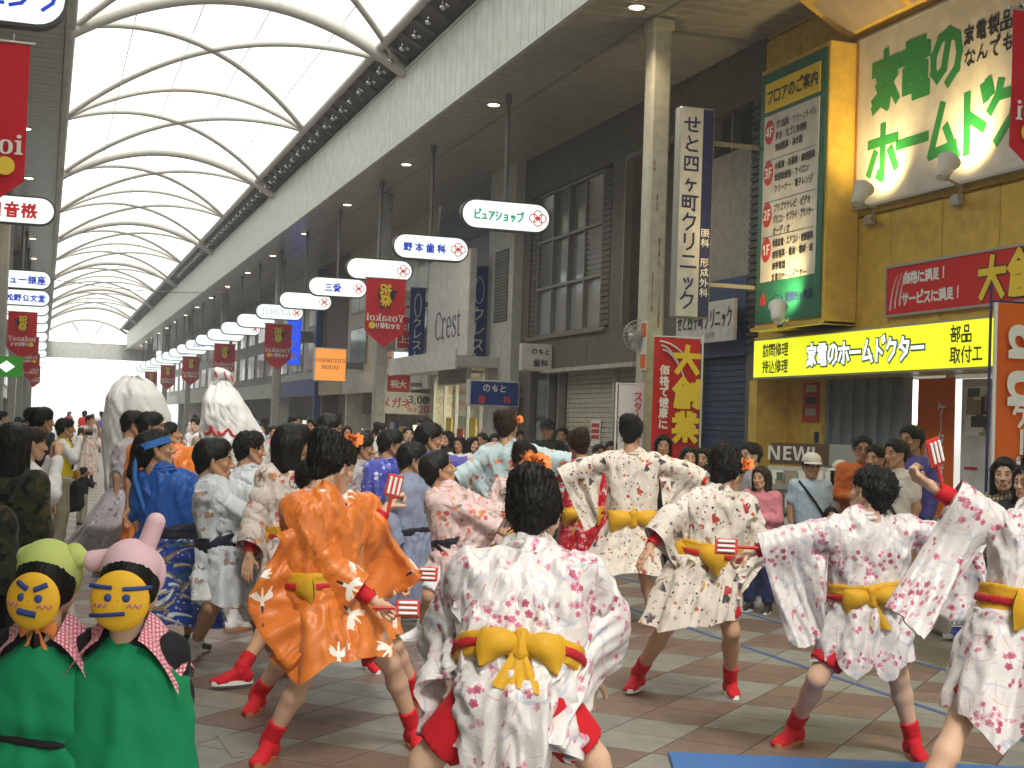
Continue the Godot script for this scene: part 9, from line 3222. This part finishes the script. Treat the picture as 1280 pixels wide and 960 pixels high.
	cb.tube([Vector3(0, 0, 0.035), Vector3(0, 0, 0.13)], [0.036, 0.04], 14)
	part(cm, "lens", cb, M.leather)
	var bag := thing("shoulder_bag", "black shoulder bag hanging beside the photographer's khaki trousers", "bag", ph.transform * Vector3(0.27, 0.62, 0.1))
	var bb := MB.new()
	bb.soft_box(Vector3(0, 0, 0), Vector3(0.3, 0.36, 0.18), 0.06, Basis(Vector3.BACK, 0.15))
	part(bag, "pouch", bb, M.cloth_black)
	bb = MB.new()
	bb.tube([Vector3(-0.12, 0.16, 0), Vector3(-0.2, 0.5, 0.02), Vector3(-0.25, 0.72, 0)], [0.012, 0.012, 0.012], 6)
	part(bag, "strap", bb, M.cloth_black)
	onlooker("crouching photographer in dark clothes beside the pale tape", lg, 104, 590, 19.5, 40, 3, "short", M.cloth_black, true, M.cloth_khaki, 1)
	onlooker("woman in profile with tied dark hair and white top", lg, 36, 556, 9.6, 60, 3, "tail", M.cloth_white, true, M.cloth_black, 0, {"hair_tone": "hair_brown"})
	onlooker("man with dark hair behind the woman in profile", lg, 50, 527, 13.0, 50, 0, "short", M.cloth_black, true, M.cloth_brown, 1)
	var cw := onlooker("long haired person in camouflage jacket carrying a camouflage backpack", lg, 14, 558, 7.4, 10, 0, "long", M.camo, true, M.cloth_black, 0)
	var bp := PackedFloat32Array()
	bone(bp, Vector3(-0.07, 1.05, -0.22), Vector3(-0.08, 0.78, -0.23), 0.1, 0.12)
	bone(bp, Vector3(0.07, 1.05, -0.22), Vector3(0.08, 0.78, -0.23), 0.1, 0.12)
	var pk := part(cw, "backpack", net(bp, 0.014, 0.05, [], PackedFloat32Array(), 0.012, Vector3(14, 10, 14)), M.camo)
	for sd in [-1.0, 1.0]:
		var sp := MB.new()
		sp.tube([Vector3(0.1 * sd, 1.15, -0.17), Vector3(0.11 * sd, 1.33, -0.01), Vector3(0.13 * sd, 1.18, 0.12), Vector3(0.15 * sd, 0.92, 0.05)], [0.02, 0.022, 0.022, 0.016], 6)
		part(pk, "strap", sp, M.cloth_black)
	for k in 8:
		onlooker("onlooker under the left eave beside the hung garments", "onlookers under the left eave", rng.randf_range(2, 58), 524 + rng.randf_range(-3, 8), 20.0 + k * 4.0, rng.randf_range(40, 130), [0, 1, 2, 3][k % 4], ["short", "bob", "short", "long"][k % 4], tops[k], true, tops[(k + 1) % 4], k % 3)
